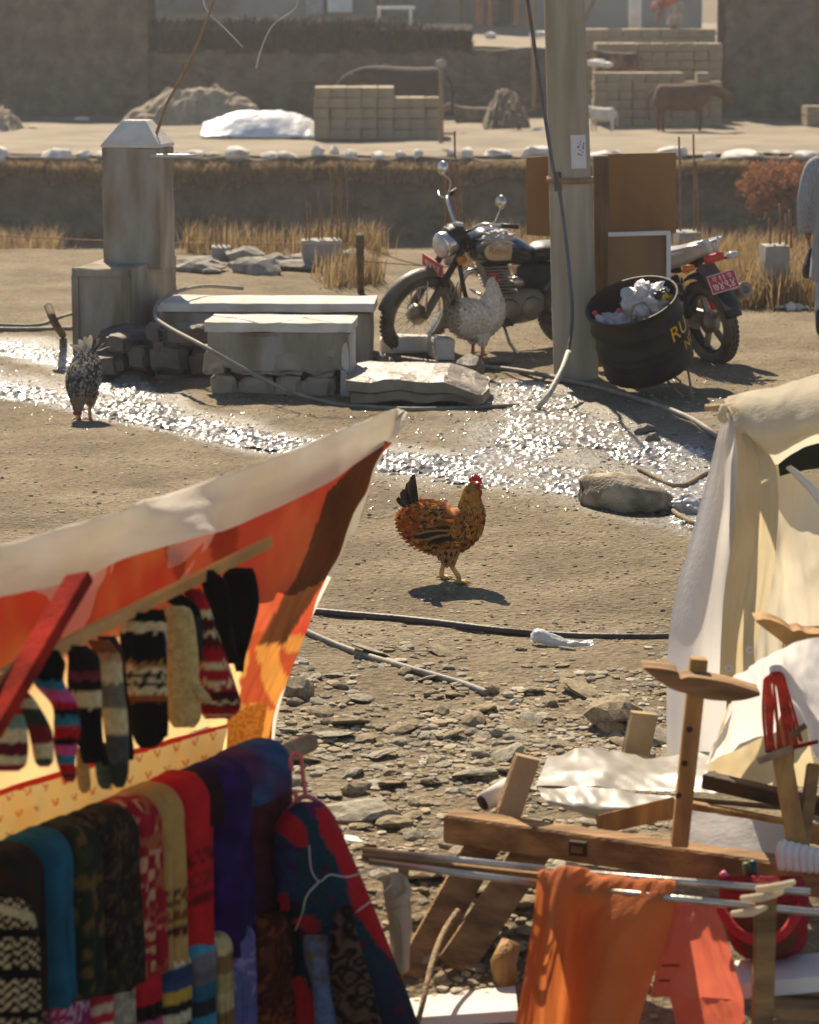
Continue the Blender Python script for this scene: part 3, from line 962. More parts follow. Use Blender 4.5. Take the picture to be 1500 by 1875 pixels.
# wooden post and boards behind the pole
M_ply = pm('brown_board', (.30, .155, .06), .7, col2=(.20, .10, .042), scale=2.5, stretch=(1, 1, .4), bump=.2, bscale=40, detail=7, trans=.12)
sb = thing('notice_board', 'brown plywood notice board on a dark wooden post behind the utility pole', 'board', GG(1100, 672))
a = W(1100, 285, 20.35); b = W(1104, 670, 20.35)
MB().bar(b, a, .11, .11).build('post', M_darkwood, parent=sb, smooth=False)
def board(px0, px1, py0, py1, Y, name, parent, tilt=0, th=.02, mat=None):
    P = [W(px0, py1, Y - tilt), W(px1, py1 + 3, Y - tilt), W(px1, py0, Y), W(px0, py0 + 3, Y)]
    back = [p + Vector((0, th, 0)) for p in P]
    m = MB().add(P + back, [(0, 1, 2, 3), (7, 6, 5, 4), (0, 4, 5, 1), (1, 5, 6, 2), (2, 6, 7, 3), (3, 7, 4, 0)])
    return m.build(name, mat or M_ply, parent=parent, smooth=False), P
board(1108, 1238, 279, 424, 20.45, 'panel', sb)
board(964, 1014, 285, 430, 20.5, 'panel', sb)
lb = thing('framed_board', 'smaller brown board with pale battens leaning behind the rubbish drum', 'board', GG(1170, 668))
_, P = board(1114, 1224, 426, 640, 20.2, 'panel', lb, tilt=.25)
MB().bar(P[3] + Vector((0, -.012, 0)), P[2] + Vector((0, -.012, 0)), .024, .03).build('batten', M_white, parent=lb, smooth=False)
MB().bar(P[1] + Vector((0, -.014, 0)), P[2] + Vector((0, -.014, .01)), .03, .024).build('batten', M_white, parent=lb, smooth=False)
a = W(1012, 433, 20.6); b = W(1018, 660, 20.6)
MB().bar(b, a, .035, .035).build('support_batten', M_white, loc=b, smooth=False, label='pale upright batten just left of the utility pole', cat='batten')

# rubbish drum ---------------------------------------------------------------
dc = W(1190, 668, 19.25); dt = W(1162, 568, 19.1)
ax = (dt - dc).normalized(); DH = .50; DR = .305
drum = thing('rubbish_drum', 'black half oil drum heaped with plastic rubbish, tilted on wire legs', 'bin', GG(1190, 700))
q = ax.to_track_quat('Z', 'Y').to_matrix().to_4x4()
DM = Matrix.Translation(dc) @ q
prof = [(0, 0), (.96 * DR, 0), (DR, .015)]
for (z, bulge) in ((.10, 0), (.155, 0), (.17, .012), (.185, 0), (.21, 0), (.225, .012), (.24, 0), (.30, 0), (.345, 0), (.36, .014), (.375, 0), (.44, 0), (.485, 0)):
    prof.append((DR + bulge, z))
prof += [(DR + .012, .492), (DR + .012, .505), (DR - .006, .505), (DR - .008, .47), (DR - .008, .04), (0, .04)]
M_drum = pm('black_drum_paint', (.010, .008, .006), .65, col2=(.028, .018, .012), scale=5, bump=.3, bscale=20, spec=.25)
body = MB().lathe(prof, 48, DM).build('body', M_drum, parent=drum)
M_yellow = pm('yellow_lettering', (.62, .33, .02), .7, var=.2, scale=30)
def wrap_text(body_txt, size, ang0, z, parent, nm):
    vs, fs = text_mesh(body_txt, size)
    out = []
    for v in vs:
        a = ang0 + v.x / (DR + .004)
        out.append(DM @ Vector(((DR + .017) * math.cos(a), (DR + .017) * math.sin(a), z + v.y)))
    MB().add(out, fs).build(nm, M_yellow, parent=parent, smooth=False)
# angle on the drum that faces right and towards the viewer
def ang_of(world_dir):
    v = q.to_3x3().inverted() @ Vector(world_dir)
    return math.atan2(v.y, v.x)
A0 = ang_of((.80, -.6, 0))
wrap_text('RU', .15, A0, .30, body, 'lettering')
wrap_text('NT', .10, A0 + .22, .17, body, 'lettering')
for (x0, y0, x1, y1, Y1) in ((1215, 690, 1252, 728, 18.9), (1258, 665, 1269, 733, 18.85), (1235, 690, 1247, 698, 19.2)):
    e = GG(x1, y1); s0 = W(x0, y0, 19.15)
    MB().tube([s0, e], .008, 6).build('leg', M_rust, parent=drum)
MB().tube([W(1155, 605, 18.95), W(1158, 567, 18.95), W(1168, 556, 18.95), W(1182, 556, 18.95), W(1193, 575, 18.95)], .006, 6, n=20).build('handle', M_rust, parent=drum)
# rubbish
M_plastic = pm('crumpled_plastic', (.48, .46, .47), .3, col2=(.62, .60, .60), scale=9, bump=.6, bscale=22, trans=.35, spec=.5)
def crumple(name, label, cat, c, size, seed, mat, sub=4, amp=.45, freq=2.2, group=None):
    bm = bmesh.new(); bmesh.ops.create_icosphere(bm, subdivisions=sub, radius=1)
    sh_ = Vector((seed * 3.7, seed * 1.3, 0))
    vs = []
    for v in bm.verts:
        p = v.co.copy()
        k = 1 + amp * (abs(mnoise.noise(p * freq + sh_)) * 1.6 - .35) + amp * .35 * mnoise.noise(p * freq * 3 + sh_)
        p = p * k
        vs.append(Vector((p.x * size[0], p.y * size[1], p.z * size[2])) + Vector(c))
    fs = [tuple(v.index for v in f.verts) for f in bm.faces]; bm.free()
    return MB().add(vs, fs).build(name, mat, loc=(c[0], c[1], c[2] - size[2] * .7), label=label, cat=cat, group=group)
crumple('plastic_bag', 'big crumpled clear plastic bag bulging out of the black drum', 'bag', W(1185, 556, 19.12), (.16, .16, .13), 2, M_plastic, amp=.55)
crumple('plastic_bag', 'pinkish crumpled plastic lying in the left of the black drum', 'bag', W(1135, 590, 19.08), (.13, .12, .06), 5, pm('pinkish_plastic', (.52, .45, .46), .35, trans=.3, bump=.5))
crumple('plastic_bag', 'black and yellow wrapper on top of the drum rubbish', 'wrapper', W(1212, 540, 19.0), (.05, .05, .035), 7, pm('dark_wrapper', (.02, .025, .03), .35, col2=(.5, .38, .02), thr=(.55, .6), scale=14))
def bottle(px, py, Y, tilt, label):
    c = W(px, py, Y); t = thing('plastic_bottle', label, 'bottle', c, 'bottles in the drum')
    Mx = Matrix.Translation(c) @ Matrix.Rotation(tilt, 4, 'Y') @ Matrix.Rotation(.3, 4, 'X')
    MB().lathe([(0, -.16), (.035, -.155), (.037, -.05), (.034, -.03), (.014, .0), (.013, .014), (0, .014)], 16, Mx).build('body', pm('milky_plastic', (.6, .57, .56), .3, trans=.3, bump=0), parent=t)
    MB().lathe([(0, .012), (.017, .012), (.017, .034), (0, .036)], 14, Mx).build('cap', pm('red_cap', (.55, .03, .06), .45, bump=0), parent=t)
bottle(1093, 578, 19.05, R(-35), 'milky plastic bottle with a pinkish red cap in the drum')
bottle(1136, 574, 19.0, R(-20), 'milky plastic bottle with a pinkish red cap in the drum')

# sack and litter on the ground ---------------------------------------------------
def sack():
    p = GG(1155, 922)
    rows = []
    n = 26; seg = 30
    for i in range(n):
        t = i / (n - 1)
        c = W(1062 + t * 185, 0, 1).x
        base = G(1064 + t * 182, 918 + 8 * math.sin(t * 3))
        hgt = .20 * (math.sin(math.pi * min(1, .12 + t * .9)) ** .6) * (1 - .25 * t) + .015
        dep = .15 * (math.sin(math.pi * (.08 + .86 * t)) ** .5)
        ring = []
        for k in range(seg):
            a = 2 * math.pi * k / seg
            r = 1 + .13 * mnoise.noise(Vector((math.cos(a) * 1.5, math.sin(a) * 1.5, t * 6)))  + .05 * mnoise.noise(Vector((math.cos(a) * 5, math.sin(a) * 5, t * 16)))
            ring.append(base + Vector((.01 * math.sin(a * 3 + t * 9), dep * r * math.cos(a), max(-.01, hgt * .5 + hgt * .55 * r * math.sin(a)) + gz(base) - .01)))
        rows.append(ring)
    m = MB().grid(rows, wrapu=True)
    k = len(m.v)
    m.f += [tuple(range(seg)), tuple(k - seg + j for j in range(seg))]
    t = thing('cement_sack', 'half empty dirty fabric sack slumped at the edge of the stream', 'sack', p)
    m.build('body', pm('dirty_sackcloth', (.42, .35, .25), .9, col2=(.20, .155, .105), scale=7, bump=.6, bscale=60, thr=(.42, .58)), parent=t)
    e = W(1066, 905, 15.3)
    MB().sheet([[W(1058, 908, 15.3), W(1075, 902, 15.2), W(1092, 906, 15.15)], [W(1075, 868, 15.32), W(1096, 856, 15.3), W(1112, 866, 15.25)]], 14, 8, .012, 4, 3).build('open_mouth', MATS['dirty_sackcloth'], parent=t, thick=.004)
sack()
p = GG(1262, 935)
crumple('plastic_scrap', 'torn pale plastic scrap snagged on the bent stick beyond the sack', 'scrap', p + Vector((0, 0, .035)), (.10, .1, .05), 9, M_plastic)
def litter_bag():
    p = GG(1028, 1184)
    t = thing('white_plastic_bag', 'twisted white plastic bag lying on the dark ground pipe', 'bag', p)
    pts = [(972, 1168), (985, 1164), (1010, 1172), (1040, 1180), (1062, 1181), (1086, 1184)]
    rad = [.018, .036, .032, .024, .016, .034]
    ctr = crom([W(x, y, 11.78) for x, y in pts], 40); rr = np.interp(np.linspace(0, 1, 40), np.linspace(0, 1, 6), rad)
    rows = []
    for i in range(40):
        ring = []
        for k in range(22):
            a = 2 * math.pi * k / 22
            r = rr[i] * (1 + .38 * mnoise.noise(Vector((math.cos(a) * 1.6, math.sin(a) * 1.6, i * .17))) + .2 * mnoise.noise(Vector((math.cos(a) * 4, math.sin(a) * 4, i * .4))))
            ring.append(Vector(ctr[i]) + Vector((0, r * math.cos(a) * 1.3, r * .8 * math.sin(a))))
        rows.append(ring)
    m = MB().grid(rows, wrapu=True)
    m.build('bag_body', pm('thin_white_film', (.66, .66, .66), .3, var=.08, bump=.4, bscale=60, trans=.3, spec=.5), parent=t)
litter_bag()

# near edge of the yard: stubs with rebar, fence, stones -------------------------
def stub(label, px0, px1, py0, Y, bars, zt=None):
    a, b = W(px0, py0, Y), W(px1, py0, Y)
    base = gz((a.x + b.x) / 2, Y + .15)
    t = thing('column_stub', label, 'column', ((a.x + b.x) / 2, Y + .15, base))
    H = a.z - base + .15
    m = MB(); wobble_box(m, ((a.x + b.x) / 2, Y + .15, a.z - H / 2), (b.x - a.x, .3, H), R(4), px0, 4, .012)
    m.build('concrete', M_conc, parent=t, smooth=False)
    for (px, pyt) in bars:
        p = W(px, py0 + 4, Y + .15); q = W(px + random.Random(px).uniform(-4, 4), pyt, Y + .15)
        MB().tube([p, p.lerp(q, .5) + Vector((.008, 0, 0)), q], .011, 6).build('rebar', M_rust, parent=t)
stub('low concrete column stub with tall rusty bars behind the troughs', 551, 626, 440, 27.6, [(560, 368), (566, 372), (583, 350), (590, 368), (608, 305), (617, 300), (624, 296), (636, 306)])
stub('column stub with short rusty bars behind the pillar', 384, 420, 452, 28.4, [(385, 396), (396, 394), (405, 398), (414, 402)])
stub('column stub with thin rusty bars behind the motorcycle handlebar', 812, 850, 430, 28.0, [(814, 300), (825, 296), (834, 240), (840, 300), (846, 318)])
stub('column stub with rusty bars right of the brown board', 1240, 1284, 425, 27.5, [(1246, 250), (1271, 246), (1278, 296)])
stub('grey concrete column stub with rusty bars among the dry grass', 1399, 1447, 450, 24.6, [(1410, 400), (1428, 372), (1439, 392), (1449, 384)])
fp = thing('wire_fence', 'dark stake with slack fence wires behind the rear trough', 'fence', GG(661, 532))
MB().tube([GG(661, 534, -.1), W(659, 432, 25.2)], [.032, .035], 10).build('stake', M_darkwood, parent=fp)
for (a, b) in (((660, 447), (805, 492)), ((660, 478), (1010, 488)), ((660, 447), (-40, 430))):
    p, q_ = W(*a, 25.2), W(*b, 25.6)
    MB().tube([p, p.lerp(q_, .5) - Vector((0, 0, .03)), q_], .005, 5, n=16).build('wire', M_rust, parent=fp)
rng = random.Random(21)
for i in range(26):
    x = rng.uniform(330, 650); y = rng.uniform(478, 502); s = rng.uniform(.07, .2)
    p = GG(x, y)
    rock_thing(rng.randrange(10), 'field_stone', M_rock, p + Vector((0, 0, s * .25)), (s * 1.3, s, s * .7), (0, 0, rng.uniform(0, 6)), 'grey field stone in the row behind the troughs', group='field stones behind the troughs')
for i in range(9):
    p = GG(rng.uniform(1428, 1478), rng.uniform(562, 568)); s = rng.uniform(.025, .05)
    rock_thing(rng.randrange(10), 'field_stone', M_whiterock, p + Vector((0, 0, s * .4)), (s * 1.2, s, s), (0, 0, rng.uniform(0, 6)), 'small white stone in the line beside the grey column stub', group='white stones by the column stub')

# ============================================================ MOTORCYCLES
M_tyre = pm('dusty_tyre', (.075, .062, .048), .9, col2=(.17, .14, .10), scale=7, bump=.5, bscale=60)
M_chrome = pm('dusty_chrome', (.62, .60, .57), .22, metal=.85, col2=(.42, .37, .30), scale=5, bump=.1)
M_blackpaint = pm('gloss_black_paint', (.012, .016, .026), .22, col2=(.05, .045, .04), scale=3.5, thr=(.45, .8), bump=.05, spec=.6, coat=.4)
M_dustypaint = pm('dusty_dark_paint', (.055, .048, .04), .5, col2=(.15, .12, .085), scale=5, bump=.2)
M_alu = pm('dirty_aluminium', (.30, .27, .22), .5, metal=.5, col2=(.20, .165, .12), scale=7, bump=.3, bscale=40)
M_black = pm('black_plastic', (.02, .019, .019), .5, var=.4, scale=8, bump=.15)
M_cream = pm('cream_tank_badge', (.46, .38, .25), .45, var=.12, scale=6, bump=.05)
M_redplate = pm('red_number_plate', (.50, .045, .04), .5, var=.15, scale=20, bump=.05)
M_whiteprint = pm('white_print', (.72, .68, .64), .6, var=.06, bump=0)
M_amber = pm('amber_lens', (.65, .22, .04), .25, var=.1, bump=0, trans=.2)
M_redlens = pm('red_lens', (.5, .03, .02), .25, var=.1, bump=0)
M_glass = pm('headlamp_glass', (.42, .40, .36), .12, var=.1, bump=0, spec=.7)
M_silver = pm('silver_paint', (.52, .51, .52), .3, metal=.35, var=.12, bump=.05)

def wheel(root, c, r, tw, S=None, spokes=28, alloy=False):
    S = S or Matrix.Identity(4)
    Mx = S @ Matrix.Translation(c) @ Matrix.Rotation(math.pi / 2, 4, 'X')
    h = tw / 2
    prof = [(r - .085, -h * .55), (r - .06, -h * .95), (r - .03, -h), (r - .010, -h * .72), (r, -h * .25), (r, h * .25), (r - .010, h * .72), (r - .03, h), (r - .06, h * .95), (r - .085, h * .55)]
    ty = MB().lathe(prof, 44, Mx, close=True)
    tyre = ty.build('tyre', M_tyre, parent=root, local=True)
    kn = MB()
    for k in range(52):
        a = 2 * math.pi * k / 52
        for s in (-1, 0, 1):
            p = Vector((math.cos(a + s * .03) * (r + .002), math.sin(a + s * .03) * (r + .002), s * h * .5))
            Rz = Matrix.Rotation(a, 3, 'Z')
            vs = [Mx @ (p + Rz @ Vector((dx * .006, dy * .013, dz * h * .17))) for dx in (-1, 1) for dy in (-1, 1) for dz in (-1, 1)]
            kn.add(vs, [(0, 1, 3, 2), (4, 6, 7, 5), (0, 4, 5, 1), (2, 3, 7, 6), (0, 2, 6, 4), (1, 5, 7, 3)])
    kn.build('tread', M_tyre, parent=tyre, local=True, smooth=False, kind='stuff')
    MB().lathe([(r - .10, -h * .5), (r - .078, -h * .62), (r - .078, h * .62), (r - .10, h * .5)], 40, Mx, close=True).build('rim', M_chrome if not alloy else M_black, parent=root, local=True)
    if alloy:
        for k in range(5):
            a = 2 * math.pi * k / 5
            MB().bar(Mx @ Vector((.03 * math.cos(a), .03 * math.sin(a), 0)), Mx @ Vector(((r - .09) * math.cos(a + .12), (r - .09) * math.sin(a + .12), 0)), .04, .03).build('spoke', M_alu, parent=root, local=True, smooth=False)
    else:
        for k in range(spokes):
            a = 2 * math.pi * k / spokes; s = 1 if k % 2 else -1
            a2 = a + .35 * (1 if (k // 2) % 2 else -1)
            MB().tube([Mx @ Vector((.055 * math.cos(a2), .055 * math.sin(a2), s * .03)), Mx @ Vector(((r - .09) * math.cos(a), (r - .09) * math.sin(a), 0))], .0028, 4).build('spoke', M_chrome, parent=root, local=True)
    MB().lathe([(0, -.06), (.03, -.06), (.035, -.045), (.075, -.04), (.08, .0), (.075, .04), (.035, .045), (.03, .06), (0, .06)], 20, Mx).build('hub', M_alu, parent=root, local=True)

def fender(root, c, r, wid, a0, a1, mat, S=None, n=26):
    S = S or Matrix.Identity(4)
    rows = []
    for a in np.linspace(a0, a1, n):
        ring = []
        for k in np.linspace(-1, 1, 11):
            rr = r + .012 - .035 * abs(k) ** 2.5
            ring.append(S @ (Vector(c) + Vector((math.cos(a) * rr, k * wid / 2, math.sin(a) * rr))))
        rows.append(ring)
    return MB().grid(rows).build('fender', mat, parent=root, local=True, thick=.004)

def ring_loft(m, secs, seg=22, pw=2.4):
    """closed body from sections (x, zc, half width, half height), superelliptic"""
    rows = []
    for (x, zc, hw, hh) in crom(secs, len(secs) * 4):
        ring = []
        for k in range(seg):
            a = 2 * math.pi * k / seg
            ca, sa = math.cos(a), math.sin(a)
            ring.append(Vector((x, hw * math.copysign(abs(ca) ** (2 / pw), ca), zc + hh * math.copysign(abs(sa) ** (2 / pw), sa))))
        rows.append(ring)
    k0 = len(m.v)
    m.grid(rows, wrapu=True)
    m.f.append(tuple(k0 + j for j in reversed(range(seg))))
    k1 = len(m.v)
    m.f.append(tuple(k1 - seg + j for j in range(seg)))
    return m

def plate(root, c, wid, hgt, Mrot, lines, name='number_plate'):
    """red number plate with white border and lettering; local plane x right, y up, z out"""
    Mx = Matrix.Translation(c) @ Mrot.to_4x4()
    P = [Mx @ Vector((sx * wid / 2, sy * hgt / 2, z)) for z in (-.004, .002) for sx, sy in ((-1, -1), (1, -1), (1, 1), (-1, 1))]
    o = MB().add(P, [(3, 2, 1, 0), (4, 5, 6, 7), (0, 1, 5, 4), (1, 2, 6, 5), (2, 3, 7, 6), (3, 0, 4, 7)]).build(name, M_redplate, parent=root, local=True, smooth=False)
    b = MB()
    t = hgt * .035
    for (x0, y0, x1, y1) in ((-wid / 2, -hgt / 2, wid / 2, -hgt / 2 + t), (-wid / 2, hgt / 2 - t, wid / 2, hgt / 2), (-wid / 2, -hgt / 2 + t, -wid / 2 + t, hgt / 2 - t), (wid / 2 - t, -hgt / 2 + t, wid / 2, hgt / 2 - t)):
        b.add([Mx @ Vector(v) for v in ((x0, y0, .004), (x1, y0, .004), (x1, y1, .004), (x0, y1, .004))], [(0, 1, 2, 3)])
    b.build('border', M_whiteprint, parent=o, local=True, smooth=False)
    for (txt, size, y) in lines:
        vs, fs = text_mesh(txt, size)
        MB().add([Mx @ Vector((v.x, v.y + y, .0045)) for v in vs], fs).build('lettering', M_whiteprint, parent=o, local=True, smooth=False)
    return o

def cyl(m, a, b, r, seg=14, r2=None):
    return m.tube([a, b], [r, r2 if r2 is not None else r], seg)

def classic_bike():
    f = GG(757, 646)
    a = R(24)
    yaw = math.pi + a
    fx = .68
    s = .97
    base = Vector((f.x, f.y, 0)) - Vector((math.cos(yaw), math.sin(yaw), 0)) * fx * s
    base.z = gz(base) - .01
    t = thing('parked_motorcycle', 'black classic motorcycle with cream tank badge leaning on its stand by the troughs', 'motorcycle', base, rot=(R(-11), 0, yaw))
    t.scale = (s, s, s)
    RW, FWc, RWc = .325, Vector((fx, 0, .325)), Vector((-.69, 0, .325))
    head = Vector((.40, 0, .84)); axis_ = Vector((-.46, 0, .89)).normalized()
    S = Matrix.Translation(head) @ Matrix.Rotation(R(16), 4, axis_) @ Matrix.Translation(-head)
    B = lambda m, n, mat, **k: m.build(n, mat, parent=t, local=True, **k)
    wheel(t, FWc, RW, .09, S); wheel(t, RWc, RW, .10)
    fender(t, FWc, .36, .13, R(12), R(178), M_dustypaint, S)
    fender(t, RWc, .37, .15, R(20), R(200), M_blackpaint)
    for y in (-.085, .085):
        m = MB(); cyl(m, S @ Vector((fx + .0, y, .325)), S @ Vector((fx - .13, y, .57)), .032); B(m, 'fork_leg', M_dustypaint)
        m = MB(); cyl(m, S @ Vector((fx - .13, y, .57)), S @ Vector((fx - .29, y, .88)), .026); B(m, 'fork_tube', M_black)
        m = MB(); cyl(m, S @ Vector((fx - .01, y * 1.15, .30)), S @ Vector((fx + .02, y * 1.05, .64)), .007, 8); B(m, 'fender_stay', M_chrome)
    # headlamp and nacelle
    hd = (S.to_3x3() @ Vector((.985, 0, -.17))).normalized()
    hp = S @ Vector((.50, 0, .875))
    Mh = Matrix.Translation(hp) @ hd.to_track_quat('Z', 'Y').to_matrix().to_4x4()
    hl = B(MB().lathe([(0, -.13), (.05, -.125), (.085, -.08), (.1, -.01), (.105, .04), (.098, .055)], 28, Mh), 'headlamp', M_chrome)
    MB().lathe([(.098, .05), (.07, .072), (0, .082)], 28, Mh).build('lens', M_glass, parent=hl, local=True)
    B(ring_loft(MB(), [(.30, .90, .05, .04), (.36, .92, .10, .09), (.44, .92, .11, .10), (.5, .90, .10, .09)]), 'nacelle', M_black)
    MB().lathe([(0, 0), (.045, 0), (.045, .02), (0, .025)], 18, Matrix.Translation((.40, 0, 1.01))).build('speedometer', M_glass, parent=hl, local=True)
    for y in (-.15, .15):
        m = MB().lathe([(0, -.05), (.025, -.045), (.034, 0), (.03, .02), (0, .025)], 14, Matrix.Translation(S @ Vector((.46, y, .80))) @ hd.to_track_quat('Z', 'Y').to_matrix().to_4x4())
        B(m, 'indicator', M_amber)
    # front plate below the lamp
    zax = hd; xax = Vector((0, 0, 1)).cross(zax).normalized(); yax = zax.cross(xax)
    Mr = Matrix((xax, yax, zax)).transposed()
    plate(t, S @ Vector((.60, 0, .72)), .26, .10, Mr @ Matrix.Rotation(R(-8), 3, 'Z'), [('७४९४', .085, -.008)], 'front_plate')
    # handlebar, grips, mirrors
    for y in (-1, 1):
        pts = [S @ Vector(v) for v in ((.36, 0, .98), (.37, .08 * y, 1.0), (.36, .20 * y, 1.10), (.30, .30 * y, 1.13), (.18, .37 * y, 1.13))]
        m = MB().tube(pts, .012, 10, n=22); B(m, 'handlebar', M_chrome)
        g0, g1 = S @ Vector((.27, .32 * y, 1.13)), S @ Vector((.15, .385 * y, 1.13))
        m = MB(); cyl(m, g0, g1, .018); B(m, 'grip', M_black)
        m = MB().tube([S @ Vector((.31, .27 * y, 1.12)), S @ Vector((.36, .32 * y, 1.13)), S @ Vector((.30, .42 * y, 1.13))], .006, 6, n=10); B(m, 'lever', M_chrome)
        mr = B(MB().tube([S @ Vector((.31, .29 * y, 1.14)), S @ Vector((.29, .30 * y, 1.24)), S @ Vector((.34, .35 * y, 1.30))], .006, 8, n=12), 'mirror_stem', M_chrome)
        MB().lathe([(0, -.012), (.05, -.012), (.056, 0), (.05, .012), (0, .014)], 20, S @ Matrix.Translation((.345, .36 * y, 1.34)) @ Matrix.Rotation(R(80), 4, 'Y')).build('mirror', M_chrome, parent=mr, local=True)
    # tank
    tank = B(ring_loft(MB(), [(.30, .83, .055, .05), (.27, .84, .12, .10), (.18, .85, .155, .135), (.05, .83, .155, .135), (-.10, .80, .13, .11), (-.22, .77, .085, .07), (-.26, .76, .05, .035)], pw=2.5), 'tank', M_blackpaint)
    # badge: cream panel hugging the left side, with red script
    def side(x, z):
        xs = [.30, .27, .18, .05, -.10, -.22]; hws = [.055, .12, .155, .155, .13, .085]; zc = [.83, .84, .85, .83, .80, .77]; hh = [.05, .10, .135, .135, .11, .07]
        o = np.argsort(xs); xs = np.array(xs)[o]
        hw, c, h = (np.interp(x, xs, np.array(v)[o]) for v in (hws, zc, hh))
        k = min(.98, abs((z - c) / h))
        return hw * (1 - k ** 2.5) ** (1 / 2.5)
    for sgn in (1, -1):
        rows = []
        for i in range(9):
            z = .765 + .15 * i / 8; row = []
            for j in range(15):
                u = j / 14; x = -.005 + .23 * u
                zz = z
                if u > .6: zz = .84 + (z - .84) * math.sqrt(max(0.02, 1 - ((u - .6) / .4) ** 2))
                row.append(Vector((x, sgn * (side(x, zz) + .007), zz)))
            rows.append(row)
        bd = MB().grid(rows).build('tank_badge', M_cream, parent=tank, local=True, thick=.006)
        vs, fs = text_mesh('Royal', .075)
        MB().add([Vector((.115 - sgn * v.x, sgn * (side(.115 - sgn * v.x, .845 + v.y) + .014), .845 + v.y - .08 * v.x)) for v in vs], fs).build('script', pm('red_script', (.55, .10, .06), .5, bump=0), parent=bd, local=True, smooth=False)
    B(MB().lathe([(0, 0), (.035, 0), (.035, .012), (0, .018)], 18, Matrix.Translation((.08, 0, .965))), 'fuel_cap', M_chrome)
    crum = MB()
    B(ring_loft(MB(), [(-.24, .77, .09, .05), (-.32, .79, .13, .06), (-.5, .80, .14, .055), (-.62, .83, .12, .05), (-.9, .85, .10, .05), (-1.0, .86, .06, .03)]), 'seat', M_black)
    # engine
    eng = B(ring_loft(MB(), [(.10, .36, .10, .08), (.05, .36, .13, .13), (-.12, .36, .14, .14), (-.28, .37, .12, .13), (-.36, .38, .08, .08)], pw=3), 'crankcase', M_alu)
    for y in (-1, 1):
        MB().lathe([(0, 0), (.10, 0), (.115, -.03)], 24, Matrix.Translation((-.02, .165 * y, .34)) @ Matrix.Rotation(-y * math.pi / 2, 4, 'X')).build('cover', M_alu, parent=eng, local=True)
        MB().lathe([(0, 0), (.085, 0), (.1, -.03)], 24, Matrix.Translation((-.23, .15 * y, .36)) @ Matrix.Rotation(-y * math.pi / 2, 4, 'X')).build('cover', M_alu, parent=eng, local=True)
    for k in range(9):
        B(MB().box((.0 + .012 * k, 0, .50 + .025 * k), (.21, .21, .011)), 'cooling_fin', M_alu, smooth=False)
    m = MB(); cyl(m, (.0, 0, .46), (.1, 0, .72), .075, 18); B(m, 'cylinder', M_black)
    m = MB().lathe([(0, -.05), (.04, -.045), (.045, .03), (.03, .05), (0, .05)], 16, Matrix.Translation((-.12, .06, .56)) @ Matrix.Rotation(R(90), 4, 'Y')); B(m, 'carburettor', M_chrome)
    ex = MB().tube([(.12, -.08, .62), (.24, -.1, .60), (.28, -.12, .42), (.2, -.14, .28), (0, -.16, .24), (-.3, -.18, .25)], .022, 12, n=28); B(ex, 'exhaust_pipe', M_chrome)
    m = MB().tube([(-.3, -.18, .25), (-.42, -.19, .27), (-.9, -.2, .33), (-1.0, -.2, .34)], [.03, .05, .05, .04], 14); B(m, 'silencer', M_chrome)
    # frame
    for pts in ([(.38, 0, .80), (.28, 0, .45), (.16, 0, .26)], [(.38, 0, .86), (.1, 0, .72), (-.3, 0, .72), (-.7, 0, .74)], [(-.2, 0, .72), (-.3, 0, .3)]):
        B(MB().tube(pts, .018, 10, n=14), 'frame_tube', M_black)
    for y in (-.11, .11):
        B(MB().tube([(-.3, y, .3), (-.69, y, .325)], .018, 10), 'swingarm', M_black)
        m = MB(); cyl(m, (-.66, y, .36), (-.56, y, .70), .035); B(m, 'shock', M_black)
        B(ring_loft(MB(), [(-.14, .58, .03, .08), (-.22, .58, .05, .12), (-.42, .58, .05, .12), (-.5, .6, .02, .06)]), 'tool_box', M_black) if y > 0 else None
    B(MB().tube([(.24, .0, .5), (.24, .30, .5), (.24, .32, .36), (.24, .0, .3)], .012, 8, n=24), 'crash_guard', M_chrome)
    B(MB().tube([(.0, .1, .27), (-.03, .2, .12), (-.06, .30, .06)], .013, 8), 'side_stand', M_chrome)
    B(MB().tube([(.0, .1, .30), (.0, .28, .29)], .014, 8), 'foot_peg', M_black)
    gl = crumple('riding_gloves', 'grey riding gloves lying on the classic motorcycle tank', 'gloves', W(912, 435, 20.95), (.10, .10, .05), 4, pm('grey_leather', (.4, .38, .36), .6, var=.3, bump=.4), amp=.7, freq=3)
classic_bike()

